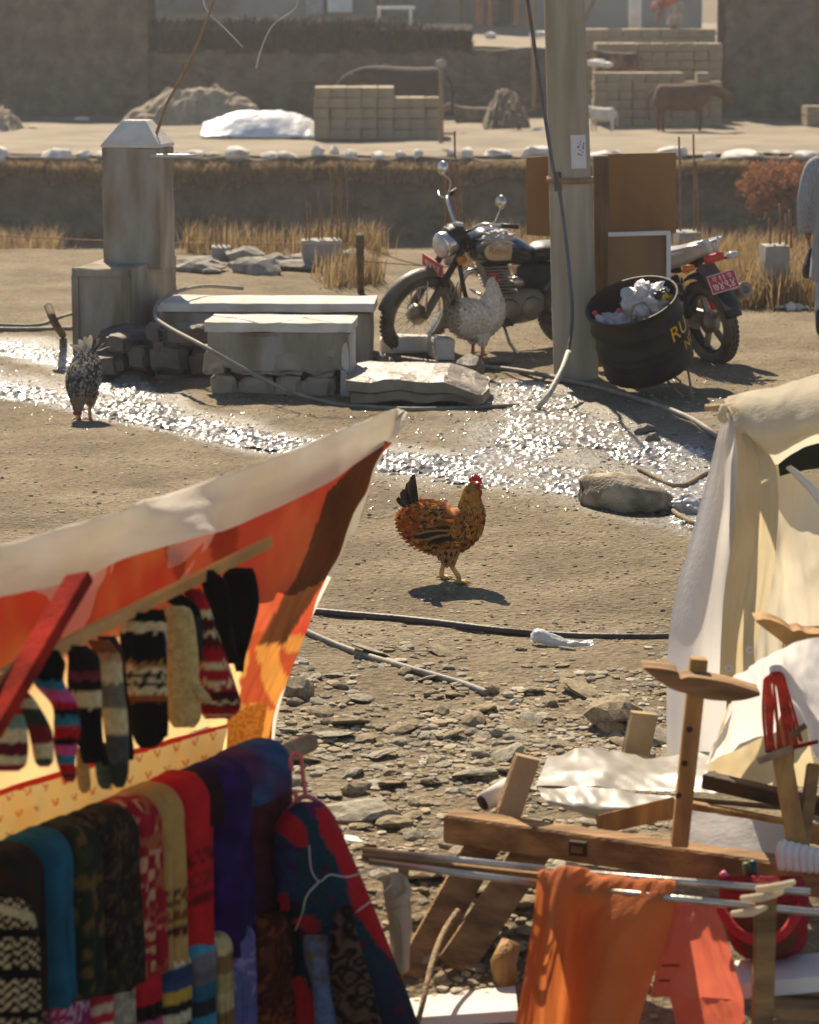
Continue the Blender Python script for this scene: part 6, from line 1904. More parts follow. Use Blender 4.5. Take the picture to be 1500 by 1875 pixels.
for i, (a, b, lab, cf) in enumerate(low):
    drape('folded_scarf', lab, 'scarf', R3, a, b, .27, .22, .032, cf, FG, seed=30 + i, th=.014, nu=30, nv=70)

# ---------------------------------------------------------------- jacket on its hanger
def jacket_col(px, py, u, v):
    redR = [(578, 1478), (606, 1470), (640, 1560), (676, 1640), (712, 1712), (735, 1772), (690, 1728), (650, 1668), (632, 1610), (606, 1560), (588, 1528)]
    redL = [(500, 1520), (520, 1480), (548, 1500), (566, 1530), (566, 1548), (548, 1556), (526, 1535)]
    low_ = [(508, 1800), (556, 1786), (600, 1880), (606, 1990), (505, 1990)]
    patch = [(536, 1680), (570, 1676), (586, 1690), (582, 1712), (542, 1702)]
    p2 = [(512, 1640), (526, 1632), (530, 1664), (514, 1668)]
    n = mnoise.noise(Vector((px * .05, py * .05, 0)))
    for P in (redR, redL, low_, patch, p2):
        if inpoly(px + 6 * n, py + 6 * n, P): return lin('#b5131f')
    if inpoly(px, py, [(545, 1440), (585, 1440), (590, 1480), (575, 1500), (560, 1480)]): return lin('#5a1450')
    if px < 545 and py < 1650: return tuple(Vector(lin('#173a52')).lerp(Vector(lin('#2c1a4a')), max(0, min(1, .5 + n * 1.4))))
    if px < 552 and py > 1650: return lin('#0c0a0c')
    if n > .45: return lin('#4a1020')
    return tuple(Vector(lin('#0d3442')).lerp(Vector(lin('#1c1230')), max(0, min(1, (py - 1700) / 240 + n * .4))))
jk = hung('zip_jacket', 'red and dark teal patchwork jacket hanging from a pink hanger', 'jacket', [(1468, 548, 586, .5), (1484, 524, 604, .8), (1512, 504, 622), (1560, 500, 642), (1640, 506, 676), (1720, 508, 708), (1800, 512, 738), (1880, 512, 768), (1990, 508, 806, 1)], 7.42, .075, jacket_col, mat=pm('fleece', (1, 1, 1), .95, var=.15, scale=50, attr=True, bump=.5, bscale=120, trans=.15), seed=41, wr=.10, seg=80, nr=140)
M_pinkhanger = pm('pink_plastic_hanger', (.50, .11, .12), .4, var=.1, bump=0)
hg = thing('pink_hanger', 'pink plastic coat hanger hooked over the end of the long rail', 'hanger', W(550, 1470, 7.42))
MB().tube([W(534, 1408, 7.42), W(533, 1390, 7.42), W(541, 1379, 7.42), W(551, 1388, 7.42), W(555, 1420, 7.42), W(560, 1460, 7.42)], .006, 8, n=26).build('hook', M_pinkhanger, parent=hg)
MB().tube([W(520, 1496, 7.42), W(545, 1466, 7.42), W(562, 1458, 7.42), W(590, 1474, 7.42), W(612, 1500, 7.42)], .007, 8, n=24).build('arm', M_pinkhanger, parent=hg)
MB().tube([W(545, 1470, 7.40), W(541, 1452, 7.40), W(538, 1448, 7.40)], .007, 8).build('notch', M_pinkhanger, parent=hg)
M_wire = pm('bright_wire', (.50, .45, .40), .35, metal=.6, var=.1, bump=0)
wh = thing('wire_hanger', 'bent bare wire hanger caught in front of the patchwork jacket', 'hanger', W(580, 1610, 7.28))
MB().tube([W(566, 1548, 7.3), W(570, 1592, 7.27), W(585, 1614, 7.25), W(604, 1602, 7.25), W(636, 1606, 7.25), W(668, 1596, 7.27), W(694, 1588, 7.3)], .0019, 7, n=40).build('upper_wire', M_wire, parent=wh)
MB().tube([W(585, 1614, 7.25), W(562, 1640, 7.24), W(554, 1670, 7.24), W(541, 1704, 7.25)], .0019, 7, n=24).build('lower_wire', M_wire, parent=wh)
MB().tube([W(694, 1588, 7.3), W(714, 1596, 7.3), W(716, 1620, 7.3), W(690, 1642, 7.28), W(650, 1672, 7.26)], .0019, 7, n=24).build('side_wire', M_wire, parent=wh)
hung('fur_scarf', 'dark brown figured scarf hanging in front of the jacket', 'scarf', [(1658, 622, 644, .5), (1690, 608, 650), (1740, 604, 662), (1800, 606, 680), (1880, 618, 700), (1990, 630, 720)], 7.22, .03, lambda px, py, u, v: tuple(Vector(lin('#5a4436')).lerp(Vector(lin('#150e0b')), max(0, min(1, .5 + .9 * math.sin(mnoise.noise(Vector((px * .04, py * .04, 7))) * 11))))), 'scarves hanging before the jacket', seed=43, seg=44, nr=90)
hung('fur_scarf', 'blue and brown patterned scarf beside the dark figured one', 'scarf', [(1712, 556, 600, .5), (1750, 556, 606), (1810, 572, 616), (1880, 576, 628), (1990, 580, 640)], 7.25, .03, lambda px, py, u, v: tuple(Vector(lin('#5c6f8c')).lerp(Vector(lin('#6a4c3a')), max(0, min(1, .6 - (py - 1720) / 160 + .8 * mnoise.noise(Vector((px * .05, py * .05, 7))))))), 'scarves hanging before the jacket', seed=44, seg=40, nr=80)

# ============================================================ RIGHT STALL: TENT, LOOM FRAME, CLOTHS
M_whitecloth = pm('white_tarpaulin', (.72, .71, .70), .8, var=.07, scale=3, bump=.15, bscale=60, trans=.5)
M_oldcanvas = pm('yellowed_canvas', (.55, .44, .26), .9, col2=(.62, .53, .36), scale=4, bump=.2, bscale=90, trans=.5)
M_creamcanvas = pm('cream_canvas', (.62, .54, .40), .9, col2=(.66, .60, .48), scale=3, bump=.2, bscale=90, trans=.5)
M_pine2 = pm('golden_pine', (.42, .235, .075), .75, col2=(.22, .105, .034), scale=6, stretch=(2.5, 2.5, .6), bump=.45, bscale=34, detail=8)
M_oldpine = pm('dusty_old_pine', (.36, .205, .085), .85, col2=(.15, .08, .034), scale=6, stretch=(.5, 3, 3), bump=.6, bscale=34, detail=8)
M_endgrain = pm('pale_plank', (.46, .34, .19), .85, col2=(.36, .25, .13), scale=8, bump=.3)

tent = thing('canvas_tent', 'pale canvas market tent with a peaked corner and yellowed flap', 'tent', (1.15, 8.9, 0))
def cloth(name, rows, mat, nu=40, nv=50, amp=.012, fr=5, seed=1, parent=tent, thick=0, **kw):
    return MB().sheet([[W(*p) for p in r] for r in rows], nu, nv, amp, fr, seed).build(name, mat, parent=parent, thick=thick, **kw)
# side wall (white)
cloth('side_wall', [[(1330, 738, 9.0), (1334, 738, 8.98), (1338, 742, 8.96)],
                    [(1313, 800, 9.05), (1330, 800, 8.95), (1352, 800, 8.9)],
                    [(1298, 860, 9.1), (1325, 860, 8.98), (1352, 870, 8.92)],
                    [(1266, 980, 9.15), (1305, 980, 9.0), (1342, 985, 8.95)],
                    [(1236, 1090, 9.15), (1285, 1090, 9.0), (1330, 1095, 8.93)],
                    [(1223, 1180, 9.12), (1275, 1180, 8.98), (1328, 1180, 8.92)],
                    [(1221, 1290, 9.1), (1275, 1290, 8.97), (1330, 1290, 8.94)],
                    [(1222, 1395, 9.08), (1280, 1400, 8.97), (1330, 1400, 8.95)]], M_whitecloth, 40, 80, .006, 1.8, 1)
# front flap (yellowed), with eyelets
flap = cloth('corner_flap', [[(1332, 740, 8.95), (1345, 746, 8.9), (1360, 752, 8.88)],
                      [(1346, 795, 8.9), (1375, 810, 8.82), (1412, 838, 8.86)],
                      [(1350, 870, 8.9), (1385, 880, 8.8), (1424, 880, 8.86)],
                      [(1340, 985, 8.92), (1380, 990, 8.82), (1424, 975, 8.88)],
                      [(1326, 1090, 8.9), (1365, 1095, 8.82), (1408, 1095, 8.88)],
                      [(1322, 1170, 8.88), (1350, 1172, 8.82), (1386, 1175, 8.86)],
                      [(1318, 1236, 8.86), (1350, 1238, 8.82), (1384, 1236, 8.84)]], M_oldcanvas, 40, 70, .012, 4, 2)
for (x, y) in ((1335, 1223), (1374, 1190)):
    MB().lathe([(.006, -.003), (.013, -.003), (.013, .003), (.006, .003)], 18, Matrix.Translation(W(x, y, 8.80)) @ Matrix.Rotation(R(90), 4, 'X'), close=True).build('eyelet', M_white, parent=flap)
# roof and valance
cloth('roof', [[(1326, 734, 9.02), (1400, 712, 9.1), (1500, 686, 9.2), (1640, 650, 9.3), (1800, 625, 9.4)],
               [(1332, 742, 8.92), (1410, 730, 8.9), (1500, 716, 8.95), (1640, 690, 9.0), (1800, 660, 9.1)],
               [(1345, 775, 8.86), (1412, 790, 8.8), (1500, 765, 8.84), (1640, 740, 8.9), (1800, 720, 9.0)],
               [(1350, 795, 8.86), (1416, 832, 8.84), (1500, 795, 8.86), (1640, 780, 8.9), (1800, 770, 9.0)]], M_creamcanvas, 80, 34, .014, 5, 3)
cloth('roof_slope', [[(1326, 734, 9.02), (1400, 712, 9.1), (1500, 686, 9.2), (1640, 650, 9.3), (1800, 625, 9.4)],
                     [(1340, 738, 9.3), (1420, 722, 9.45), (1520, 700, 9.55), (1660, 668, 9.7), (1800, 640, 9.8)],
                     [(1360, 860, 9.6), (1430, 850, 9.9), (1520, 840, 10.1), (1660, 830, 10.2), (1800, 820, 10.3)]], M_creamcanvas, 60, 24, .01, 4, 13)
# back wall seen inside
cloth('back_wall', [[(1400, 850, 9.7), (1450, 862, 9.75), (1500, 870, 9.8), (1620, 880, 9.8), (1800, 880, 9.8)],
                    [(1395, 1000, 9.72), (1440, 1010, 9.62), (1500, 1010, 9.75), (1620, 1020, 9.7), (1800, 1020, 9.8)],
                    [(1388, 1120, 9.72), (1440, 1120, 9.65), (1500, 1120, 9.7), (1620, 1130, 9.75), (1800, 1130, 9.8)],
                    [(1380, 1300, 9.7), (1440, 1310, 9.65), (1500, 1310, 9.7), (1620, 1320, 9.7), (1800, 1320, 9.8)]], M_creamcanvas, 60, 50, .02, 6, 5)
cloth('gap_shade', [[(1425, 850, 9.2), (1455, 828, 9.2), (1500, 812, 9.2), (1640, 790, 9.2)], [(1428, 872, 9.25), (1460, 864, 9.25), (1500, 858, 9.25), (1640, 850, 9.25)]], pm('tent_gap_dark', (.02, .025, .018), .9), 20, 8, .004, 3, 6)  # added dark sheet: its colour stands in for shade in the tent opening
cloth('strap', [[(1440, 856, 9.0), (1448, 852, 9.0)], [(1475, 892, 8.98), (1486, 884, 8.98)], [(1508, 936, 8.95), (1522, 922, 8.95)]], M_white, 6, 24, .003, 3, 7, thick=.012)
st = MB().tube([W(1292, 746, 8.98), W(1330, 748, 8.95), W(1380, 740, 8.95)], [.010, .014, .014], 10)
st.build('corner_stick', M_endgrain, parent=tent)
MB().tube([W(1326, 744, 8.9), W(1322, 762, 8.88), W(1330, 772, 8.88)], [.012, .016, .010], 8, n=10).build('corner_knot', M_creamcanvas, parent=tent)
MB().tube([W(1352, 752, 8.95), W(1330, 1420, 9.05)], .022, 10).build('corner_post', M_palewood, parent=tent)

# ------------------------------------------------------------------ loom frame
loom = thing('hand_loom', 'wooden hand loom frame with notched posts and red heddle cords', 'loom', (1.0, 8.1, 0))
def beam(name, a, b, w_, h_, mat, parent=loom, up=(0, 0, 1), bev=0):
    return MB().bar(W(*a), W(*b), w_, h_, up=up, bev=bev).build(name, mat, parent=parent, smooth=False)
# long base beam, its bolt
bm0 = beam('base_beam', (822, 1512, 8.38), (1560, 1618, 7.85), .085, .088, M_oldpine)
bc = W(1064, 1548, 8.15)
MB().box(bc + Vector((-.01, -.03, 0)), (.05, .02, .042), R(-20)).build('mortise', pm('dark_mortise', (.035, .02, .01), .9), parent=bm0, smooth=False)
MB().box(bc + Vector((-.014, -.042, .0)), (.034, .012, .018), R(-20)).build('peg', M_oldpine, parent=bm0, smooth=False)
# notched post with carved head
post_ = beam('post', (1244, 1548, 7.98), (1280, 1205, 7.98), .048, .048, M_pine2, up=(0, -1, 0))
for (x, y) in ((1263, 1336), (1254, 1398), (1243, 1457)):
    c = W(x, y, 7.955)
    MB().lathe([(0, -.004), (.008, -.004), (.009, .0), (0, .001)], 12, Matrix.Translation(c) @ Matrix.Rotation(R(90), 4, 'X')).build('nail_hole', MATS['dark_mortise'], parent=post_)
def carved(pts_top, pts_bot, Y, th, name):
    n_ = 30
    T = crom(pts_top, n_); Bt = crom(pts_bot, n_)
    front = [[W(T[i][0] * (1 - v) + Bt[i][0] * v, T[i][1] * (1 - v) + Bt[i][1] * v, Y - th * .5 * (1 - .25 * v)) for i in range(n_)] for v in np.linspace(0, 1, 5)]
    back_ = [[p + Vector((0, th, 0)) for p in r] for r in reversed(front)]
    rows = front + back_ + [front[0]]
    return MB().grid(rows).build(name, M_oldpine if name == 'carved_head' else M_pine2, parent=loom, smooth=False)
carved([(1178, 1222), (1205, 1224), (1240, 1230), (1246, 1243), (1262, 1240), (1300, 1244), (1340, 1252), (1392, 1268)], [(1180, 1226), (1205, 1246), (1230, 1262), (1256, 1270), (1290, 1280), (1330, 1284), (1362, 1282), (1392, 1274)], 7.93, .09, 'carved_head')
carved([(1384, 1136), (1405, 1134), (1430, 1142), (1444, 1150), (1452, 1156), (1466, 1154), (1480, 1160), (1510, 1160)], [(1386, 1140), (1405, 1155), (1425, 1170), (1440, 1182), (1455, 1184), (1470, 1180), (1490, 1170), (1510, 1165)], 8.25, .10, 'rear_carved_head')
beam('rear_post', (1450, 1180, 8.32), (1436, 1400, 8.3), .05, .05, M_pine2, up=(0, -1, 0))
# cross beams seen through the frame
beam('dark_rail', (1292, 1428, 8.35), (1560, 1490, 8.1), .05, .045, pm('charred_rail', (.05, .028, .015), .8, var=.4, scale=8, bump=.3))
beam('rail', (985, 1440, 8.75), (1560, 1490, 8.3), .018, .012, M_darkwood)
beam('plank', (1255, 1482, 8.3), (1560, 1540, 8.05), .03, .055, M_pine2)
beam('brace', (1100, 1510, 8.45), (1232, 1478, 8.2), .03, .06, M_pine2)
beam('leg', (1430, 1372, 8.05), (1462, 1560, 7.95), .055, .05, M_pine2, up=(0, -1, 0))
beam('leg', (1490, 1400, 8.05), (1468, 1560, 7.95), .035, .04, M_oldpine, up=(0, -1, 0))
# splayed board legs of the base
beam('board_leg', (905, 1512, 8.44), (752, 1790, 7.98), .10, .03, M_oldpine, up=(.25, -1, .55))
beam('board_leg', (996, 1528, 8.40), (832, 1770, 8.0), .105, .03, M_oldpine, up=(.25, -1, .55))
# upright plank ends
beam('upright_plank', (930, 1492, 8.42), (966, 1385, 8.42), .075, .03, M_endgrain, up=(.3, -1, 0))
beam('upright_plank', (1160, 1400, 9.0), (1180, 1305, 9.0), .09, .03, M_endgrain, up=(.35, -1, 0))
rl = MB().tube([W(884, 1470, 8.46), W(938, 1438, 8.52)], [.030, .030], 16)
rl.build('cloth_roller', M_white, parent=loom)
MB().lathe([(0, -.002), (.024, -.002), (.024, .004), (0, .004)], 16, Matrix.Translation(W(884, 1470, 8.455)) @ (W(884, 1470, 8.46) - W(938, 1438, 8.52)).to_track_quat('Z', 'Y').to_matrix().to_4x4()).build('roller_end', MATS['dark_mortise'], parent=loom)
# red heddle cords with their sticks
M_redcord = pm('red_cord', (.42, .03, .015), .8, var=.3, scale=30, bump=.2)
cords = random.Random(8)
for k in range(14):
    x0 = 1402 + k * 2.4 + cords.uniform(-2, 2); x1 = 1400 + k * 5.4 + cords.uniform(-5, 5)
    y1 = 1385 - k * 2 + cords.uniform(-8, 8)
    MB().tube([W(x0, 1232 + cords.uniform(-4, 6), 8.12), W((x0 + x1) / 2 + cords.uniform(-6, 6), 1305, 8.06), W(x1, y1, 8.02)], .0045, 6, n=12).build('heddle_cord', M_redcord, parent=loom)
beam('heddle_stick', (1388, 1394, 8.0), (1452, 1370, 8.0), .018, .018, M_palewood)
beam('heddle_stick', (1448, 1348, 8.0), (1476, 1328, 8.0), .014, .014, M_darkwood)
beam('heddle_stick', (1440, 1372, 8.02), (1498, 1358, 8.0), .010, .010, M_redtint)

# ------------------------------------------------------------------ cloths on the loom
def solo_cloth(name, label, cat, rows, mat, nu=40, nv=40, amp=.012, fr=5, seed=1, thick=0, group=None):
    W0 = [[W(*p) for p in r] for r in rows]
    mid = W0[-1][len(W0[-1]) // 2]
    return MB().sheet(W0, nu, nv, amp, fr, seed).build(name, mat, loc=mid, label=label, cat=cat, thick=thick, group=group)
solo_cloth('white_drape', 'white cotton sheet swagged from the carved post head', 'cloth',
           [[(1322, 1250, 7.98), (1370, 1226, 8.0), (1410, 1196, 8.02), (1470, 1172, 8.0), (1560, 1160, 7.95)],
            [(1340, 1272, 8.1), (1385, 1262, 8.15), (1425, 1225, 8.1), (1480, 1240, 8.0), (1560, 1230, 7.9)],
            [(1325, 1330, 8.4), (1345, 1310, 8.3), (1440, 1280, 8.18), (1490, 1310, 8.0), (1560, 1330, 7.9)],
            [(1290, 1400, 8.5), (1330, 1380, 8.45), (1460, 1330, 8.3), (1500, 1390, 8.05), (1560, 1420, 7.95)]], M_whitecloth, 60, 50, .012, 7, 11)
solo_cloth('yellow_sheet', 'yellowed cotton sheet hanging behind the red heddle cords', 'cloth',
           [[(1335, 1290, 8.5), (1400, 1250, 8.5), (1470, 1270, 8.5)], [(1310, 1360, 8.55), (1400, 1350, 8.5), (1480, 1350, 8.5)], [(1290, 1432, 8.6), (1400, 1440, 8.55), (1500, 1440, 8.55)]], M_oldcanvas, 30, 30, .015, 5, 12)
solo_cloth('plastic_cover', 'clear crinkled plastic sheet stretched over the loom warp', 'cover',
           [[(1005, 1388, 8.95), (1080, 1372, 8.95), (1180, 1382, 8.9), (1300, 1378, 8.8)], [(990, 1420, 8.75), (1090, 1405, 8.75), (1190, 1415, 8.7), (1310, 1408, 8.6)], [(980, 1440, 8.65), (1090, 1442, 8.6), (1200, 1450, 8.55), (1320, 1452, 8.45)]],
           pm('clear_plastic', (.46, .43, .37), .35, col2=(.34, .31, .26), scale=7, bump=.06, bscale=24, trans=.4, spec=.4), 60, 24, .014, 3, 14)
solo_cloth('plastic_cover', 'sagging pale plastic bag slung under the loom warp', 'cover',
           [[(985, 1440, 8.62), (1100, 1444, 8.58), (1240, 1456, 8.48)], [(1000, 1468, 8.5), (1100, 1485, 8.45), (1240, 1476, 8.38)], [(1030, 1478, 8.55), (1110, 1512, 8.5), (1240, 1498, 8.42)]], MATS['clear_plastic'], 50, 24, .014, 3, 15)
solo_cloth('white_cloth', 'flat white cloth panel behind the base beam', 'cloth',
           [[(1264, 1482, 8.2), (1340, 1494, 8.15), (1440, 1512, 8.1)], [(1256, 1560, 8.05), (1340, 1570, 8.0), (1440, 1590, 7.98)]], M_whitecloth, 20, 14, .006, 3, 16)
for k in range(7):
    x = 1432 + k * 13
    MB().tube([W(x, 1592 - 2 * k + k * 3, 7.86), W(x - 3, 1560 + k * 2, 7.86), W(x + 4, 1546 + k * 3, 7.9), W(x + 14, 1560 + k * 3, 7.98)], [.012, .014, .014, .012], 10, n=14).build('rope_coil', M_white, parent=loom)

# ------------------------------------------------------------------ display rods and clothes in front
rack = thing('display_rack', 'low rack of thin metal rods lashed to a split wooden post', 'rack', W(1395, 1870, 7.35))
M_rod = pm('scuffed_metal_rod', (.45, .41, .36), .35, metal=.6, var=.2, scale=12, bump=.1)
def rod_(a, b, r, mat=M_rod): MB().tube([W(*a), W(*b)], r, 10).build('rod', mat, parent=rack)
rod_((664, 1556, 7.62), (1020, 1594, 7.52), .009)
rod_((676, 1578, 7.55), (990, 1618, 7.46), .009)
MB().bar(W(664, 1568, 7.66), W(1010, 1606, 7.56), .03, .018).build('lath', M_oldpine, parent=rack, smooth=False)
rod_((1000, 1594, 7.52), (1484, 1634, 7.38), .010)
rod_((985, 1620, 7.46), (1560, 1678, 7.30), .010)
MB().bar(W(1393, 2010, 7.34), W(1402, 1640, 7.34), .055, .05, up=(0, -1, 0)).build('split_post', M_oldpine, parent=rack, smooth=False)
for i, (x, y, w_, h_) in enumerate(((1395, 1640, 76, 22), (1372, 1668, 64, 20), (1420, 1622, 70, 20))):
    c = W(x, y, 7.31)
    pts = [c + Vector((-w_ / 1450, 0, -.008)), c + Vector((0, -.03, .006)), c + Vector((w_ / 1450, 0, .01))]
    MB().tube(pts, [.010, .015, .009], 10, n=14, flat=.8).build('lashing', M_creamcanvas, parent=rack)
OC = pm('orange_cotton', (.62, .19, .055), .9, col2=(.55, .15, .045), scale=6, bump=.3, bscale=140, trans=.42)
PC = pm('coral_cotton', (.72, .17, .10), .9, col2=(.66, .14, .08), scale=6, bump=.3, bscale=140, trans=.42)
solo_cloth('orange_shawl', 'wide orange cotton cloth draped over the rods in deep folds', 'shawl',
           [[(1000, 1640, 7.75), (1060, 1640, 7.75), (1120, 1645, 7.72), (1180, 1650, 7.7), (1228, 1655, 7.68)],
            [(990, 1597, 7.52), (1050, 1588, 7.52), (1110, 1600, 7.5), (1180, 1606, 7.48), (1236, 1616, 7.46)],
            [(984, 1608, 7.42), (1030, 1602, 7.44), (1070, 1630, 7.42), (1160, 1636, 7.40), (1236, 1632, 7.40)],
            [(976, 1690, 7.40), (1010, 1690, 7.34), (1046, 1690, 7.44), (1130, 1700, 7.33), (1226, 1700, 7.38)],
            [(962, 1780, 7.40), (1000, 1780, 7.32), (1036, 1780, 7.44), (1110, 1790, 7.30), (1196, 1790, 7.38)],
            [(944, 1890, 7.40), (990, 1890, 7.30), (1024, 1890, 7.44), (1090, 1890, 7.28), (1166, 1890, 7.38)],
            [(930, 1990, 7.40), (980, 1990, 7.30), (1012, 1990, 7.44), (1080, 1990, 7.28), (1150, 1990, 7.38)]], OC, 90, 90, .010, 8, 21)
trs = solo_cloth('coral_trousers', 'coral cotton trousers hanging open at the crotch beside the orange cloth', 'trousers',
           [[(1228, 1646, 7.42), (1262, 1648, 7.40), (1308, 1654, 7.38)],
            [(1218, 1700, 7.40), (1270, 1700, 7.34), (1326, 1706, 7.38)],
            [(1204, 1770, 7.40), (1272, 1770, 7.33), (1346, 1776, 7.38)],
            [(1190, 1826, 7.40), (1262, 1826, 7.33), (1362, 1832, 7.38)]], PC, 50, 40, .008, 5, 22)
MB().sheet([[W(*p) for p in r] for r in [[(1226, 1820, 7.392), (1290, 1826, 7.334), (1362, 1832, 7.382)], [(1242, 1890, 7.38), (1300, 1890, 7.31), (1366, 1890, 7.37)], [(1258, 1990, 7.38), (1310, 1990, 7.30), (1368, 1990, 7.37)]]], 40, 30, .008, 5, 23).build('trouser_leg', PC, parent=trs)
for (x0, x1, y) in ((1212, 1244, 1768), (1206, 1226, 1796)):
    MB().tube([W(x0, y, 7.345), W(x1, y, 7.335)], .003, 6).build('stitching', M_redtint, parent=trs)

# woven red bag, coloured sticks, boards
wb_ = thing('woven_bag', 'red and brown woven bag hanging behind the split post', 'bag', W(1400, 1760, 7.6))
def weave(px, py, u, v):
    c = Vector(lin('#a3121f')) if (v < .35 or abs(u - .5) > .36) else Vector(lin('#6d3a22'))
    return tuple(c * (.75 + .5 * ((int(px / 4) + int(py / 4)) % 2)))
hb = hung('bag_tmp', '', '', [(1604, 1312, 1470, .5), (1640, 1316, 1482), (1690, 1326, 1480), (1735, 1342, 1474), (1756, 1366, 1440, .5)], 7.62, .09, weave, mat=pm('coarse_weave', (1, 1, 1), .9, var=.3, scale=60, attr=True, bump=.8, bscale=150), seed=51, seg=90, nr=60, wr=.05)
hb.name = 'woven_pouch'; hb.parent = wb_; hb.location = hb.location - wb_.location
for k in ('label', 'category', 'group'):
    if k in hb: del hb[k]
MB().tube([W(1316, 1660, 7.5), W(1350, 1706, 7.46), W(1400, 1724, 7.46), W(1440, 1704, 7.46), W(1466, 1660, 7.5)], .014, 10, n=24).build('handle', pm('red_strap', (.5, .02, .03), .8, var=.2, scale=20), parent=wb_)
def stick(label, a, b, r, col, mname):
    MB().tube([W(*a), W(*b)], r, 10).build('coloured_rod', pm(mname, col, .4, var=.1, bump=0), loc=W(*a), label=label, cat='rod')
stick('short pink plastic rod poking up beside the base beam', (1344, 1622, 7.6), (1322, 1598, 7.6), .010, (.6, .12, .26), 'pink_plastic')
stick('dark green rod standing against the base beam', (1382, 1622, 7.66), (1378, 1576, 7.66), .012, (.012, .05, .03), 'green_plastic')
stick('olive rod standing beside the dark green one', (1370, 1622, 7.68), (1366, 1580, 7.68), .010, (.12, .12, .03), 'olive_plastic')
def plank(name, label, a, b, w_, h_, mat, up=(0, 0, 1)):
    p, q = W(*a), W(*b)
    MB().bar(p, q, w_, h_, up=up).build(name, mat, loc=p.lerp(q, .5), smooth=False, label=label, cat='plank')
plank('pale_board', 'sunlit white board lying flat below the jacket sleeve', (748, 1846, 7.85), (946, 1832, 7.85), .26, .035, M_white)
plank('pale_board', 'white board lying behind the split post', (1345, 1795, 7.55), (1560, 1775, 7.5), .2, .045, M_white)
plank('dark_board', 'dark weathered plank low behind the split post', (1410, 1842, 7.4), (1560, 1850, 7.4), .12, .03, M_oldpine)
plank('pale_board', 'splintered pale plank end below the white board', (1400, 1868, 7.62), (1500, 1850, 7.62), .10, .03, M_palewood)
plank('pale_board', 'pale wedge of sawn wood lying behind the jacket shoulder', (630, 1536, 9.0), (704, 1544, 9.0), .20, .05, M_white)
MB().tube([W(928, 1815, 7.95), W(922, 1762, 7.97), W(936, 1726, 8.0)], [.036, .038, .030], 14).build('stake_log', M_pine2, loc=W(928, 1815, 7.95), label='short upright log stake beside the orange cloth', cat='log')
rp = MB().tube([W(762, 1885, 7.55), W(776, 1830, 7.6), W(792, 1760, 7.75), W(812, 1708, 7.95), W(838, 1668, 8.1)], .0085, 8, n=60)
rp.build('tie_rope', pm('hemp_rope', (.30, .21, .12), .9, var=.3, scale=40, bump=.8, bscale=90), loc=GG(770, 1860), label='hemp rope running from the white board up to the board leg', cat='rope')
rag = thing('tied_rag', 'cream rag knotted to the left end of the metal rods', 'rag', W(735, 1780, 7.6))
MB().sheet([[W(702, 1612, 7.6), W(722, 1596, 7.58), W(746, 1606, 7.6)], [W(704, 1650, 7.6), W(728, 1648, 7.56), W(752, 1650, 7.6)], [W(712, 1700, 7.6), W(736, 1700, 7.56), W(754, 1698, 7.6)], [W(716, 1770, 7.6), W(738, 1784, 7.56), W(752, 1766, 7.6)]], 24, 40, .014, 5, 31).build('cloth_strip', M_creamcanvas, parent=rag, thick=.005)
MB().tube([W(716, 1660, 7.57), W(734, 1650, 7.54), W(748, 1632, 7.56), W(740, 1606, 7.57)], [.012, .016, .010, .006], 10, n=16).build('knot', M_creamcanvas, parent=rag)
MB().bar(W(728, 1790, 7.63), W(740, 1580, 7.63), .03, .03, up=(0, -1, 0)).build('stake', M_pine2, parent=rag, smooth=False)
MB().bar(Vector((W(728, 1790, 7.63).x, 7.63, -.05)), W(728, 1790, 7.63), .03, .03, up=(0, -1, 0)).build('stake_foot', M_pine2, parent=rag, smooth=False)

# ============================================================ STONES, GRASS, SHRUB, HAZE
M_slate = pm('buff_slate', (.38, .30, .19), .9, col2=(.20, .15, .09), scale=4, bump=.6, bscale=18, detail=6)
M_slate2 = pm('grey_slate', (.42, .37, .28), .88, col2=(.20, .17, .12), scale=4, bump=.6, bscale=18, detail=6)
p = GG(1126, 1334)
rock_thing(4, 'boulder', M_slate, p + Vector((0, .05, .05)), (.105, .10, .085), (0, 0, .6), 'rounded brown boulder beside the upright plank', 'boulder')
p = GG(655, 1496)
rock_thing(7, 'flat_slab', M_slate2, p + Vector((0, 0, .02)), (.15, .10, .05), (0, 0, .1), 'thick flat stone slab lying just behind the pink hanger', 'stone')
p = GG(545, 1278)
rock_thing(2, 'boulder', M_slate, p + Vector((0, 0, .03)), (.08, .07, .055), (0, 0, 2), 'squat brown stone beside the awning edge', 'boulder')
rng = random.Random(77)
placed = []
def dens(px, py):
    if py < 1175: return .03
    if py > 1500: return .5 if py < 1560 else .35
    return max(.15, 1 - abs(py - 1370) / 190) + .7 * float(fbm(np.array([px * .01]), np.array([py * .02]), 2, 4.)[0])
cnt = 0; tries = 0
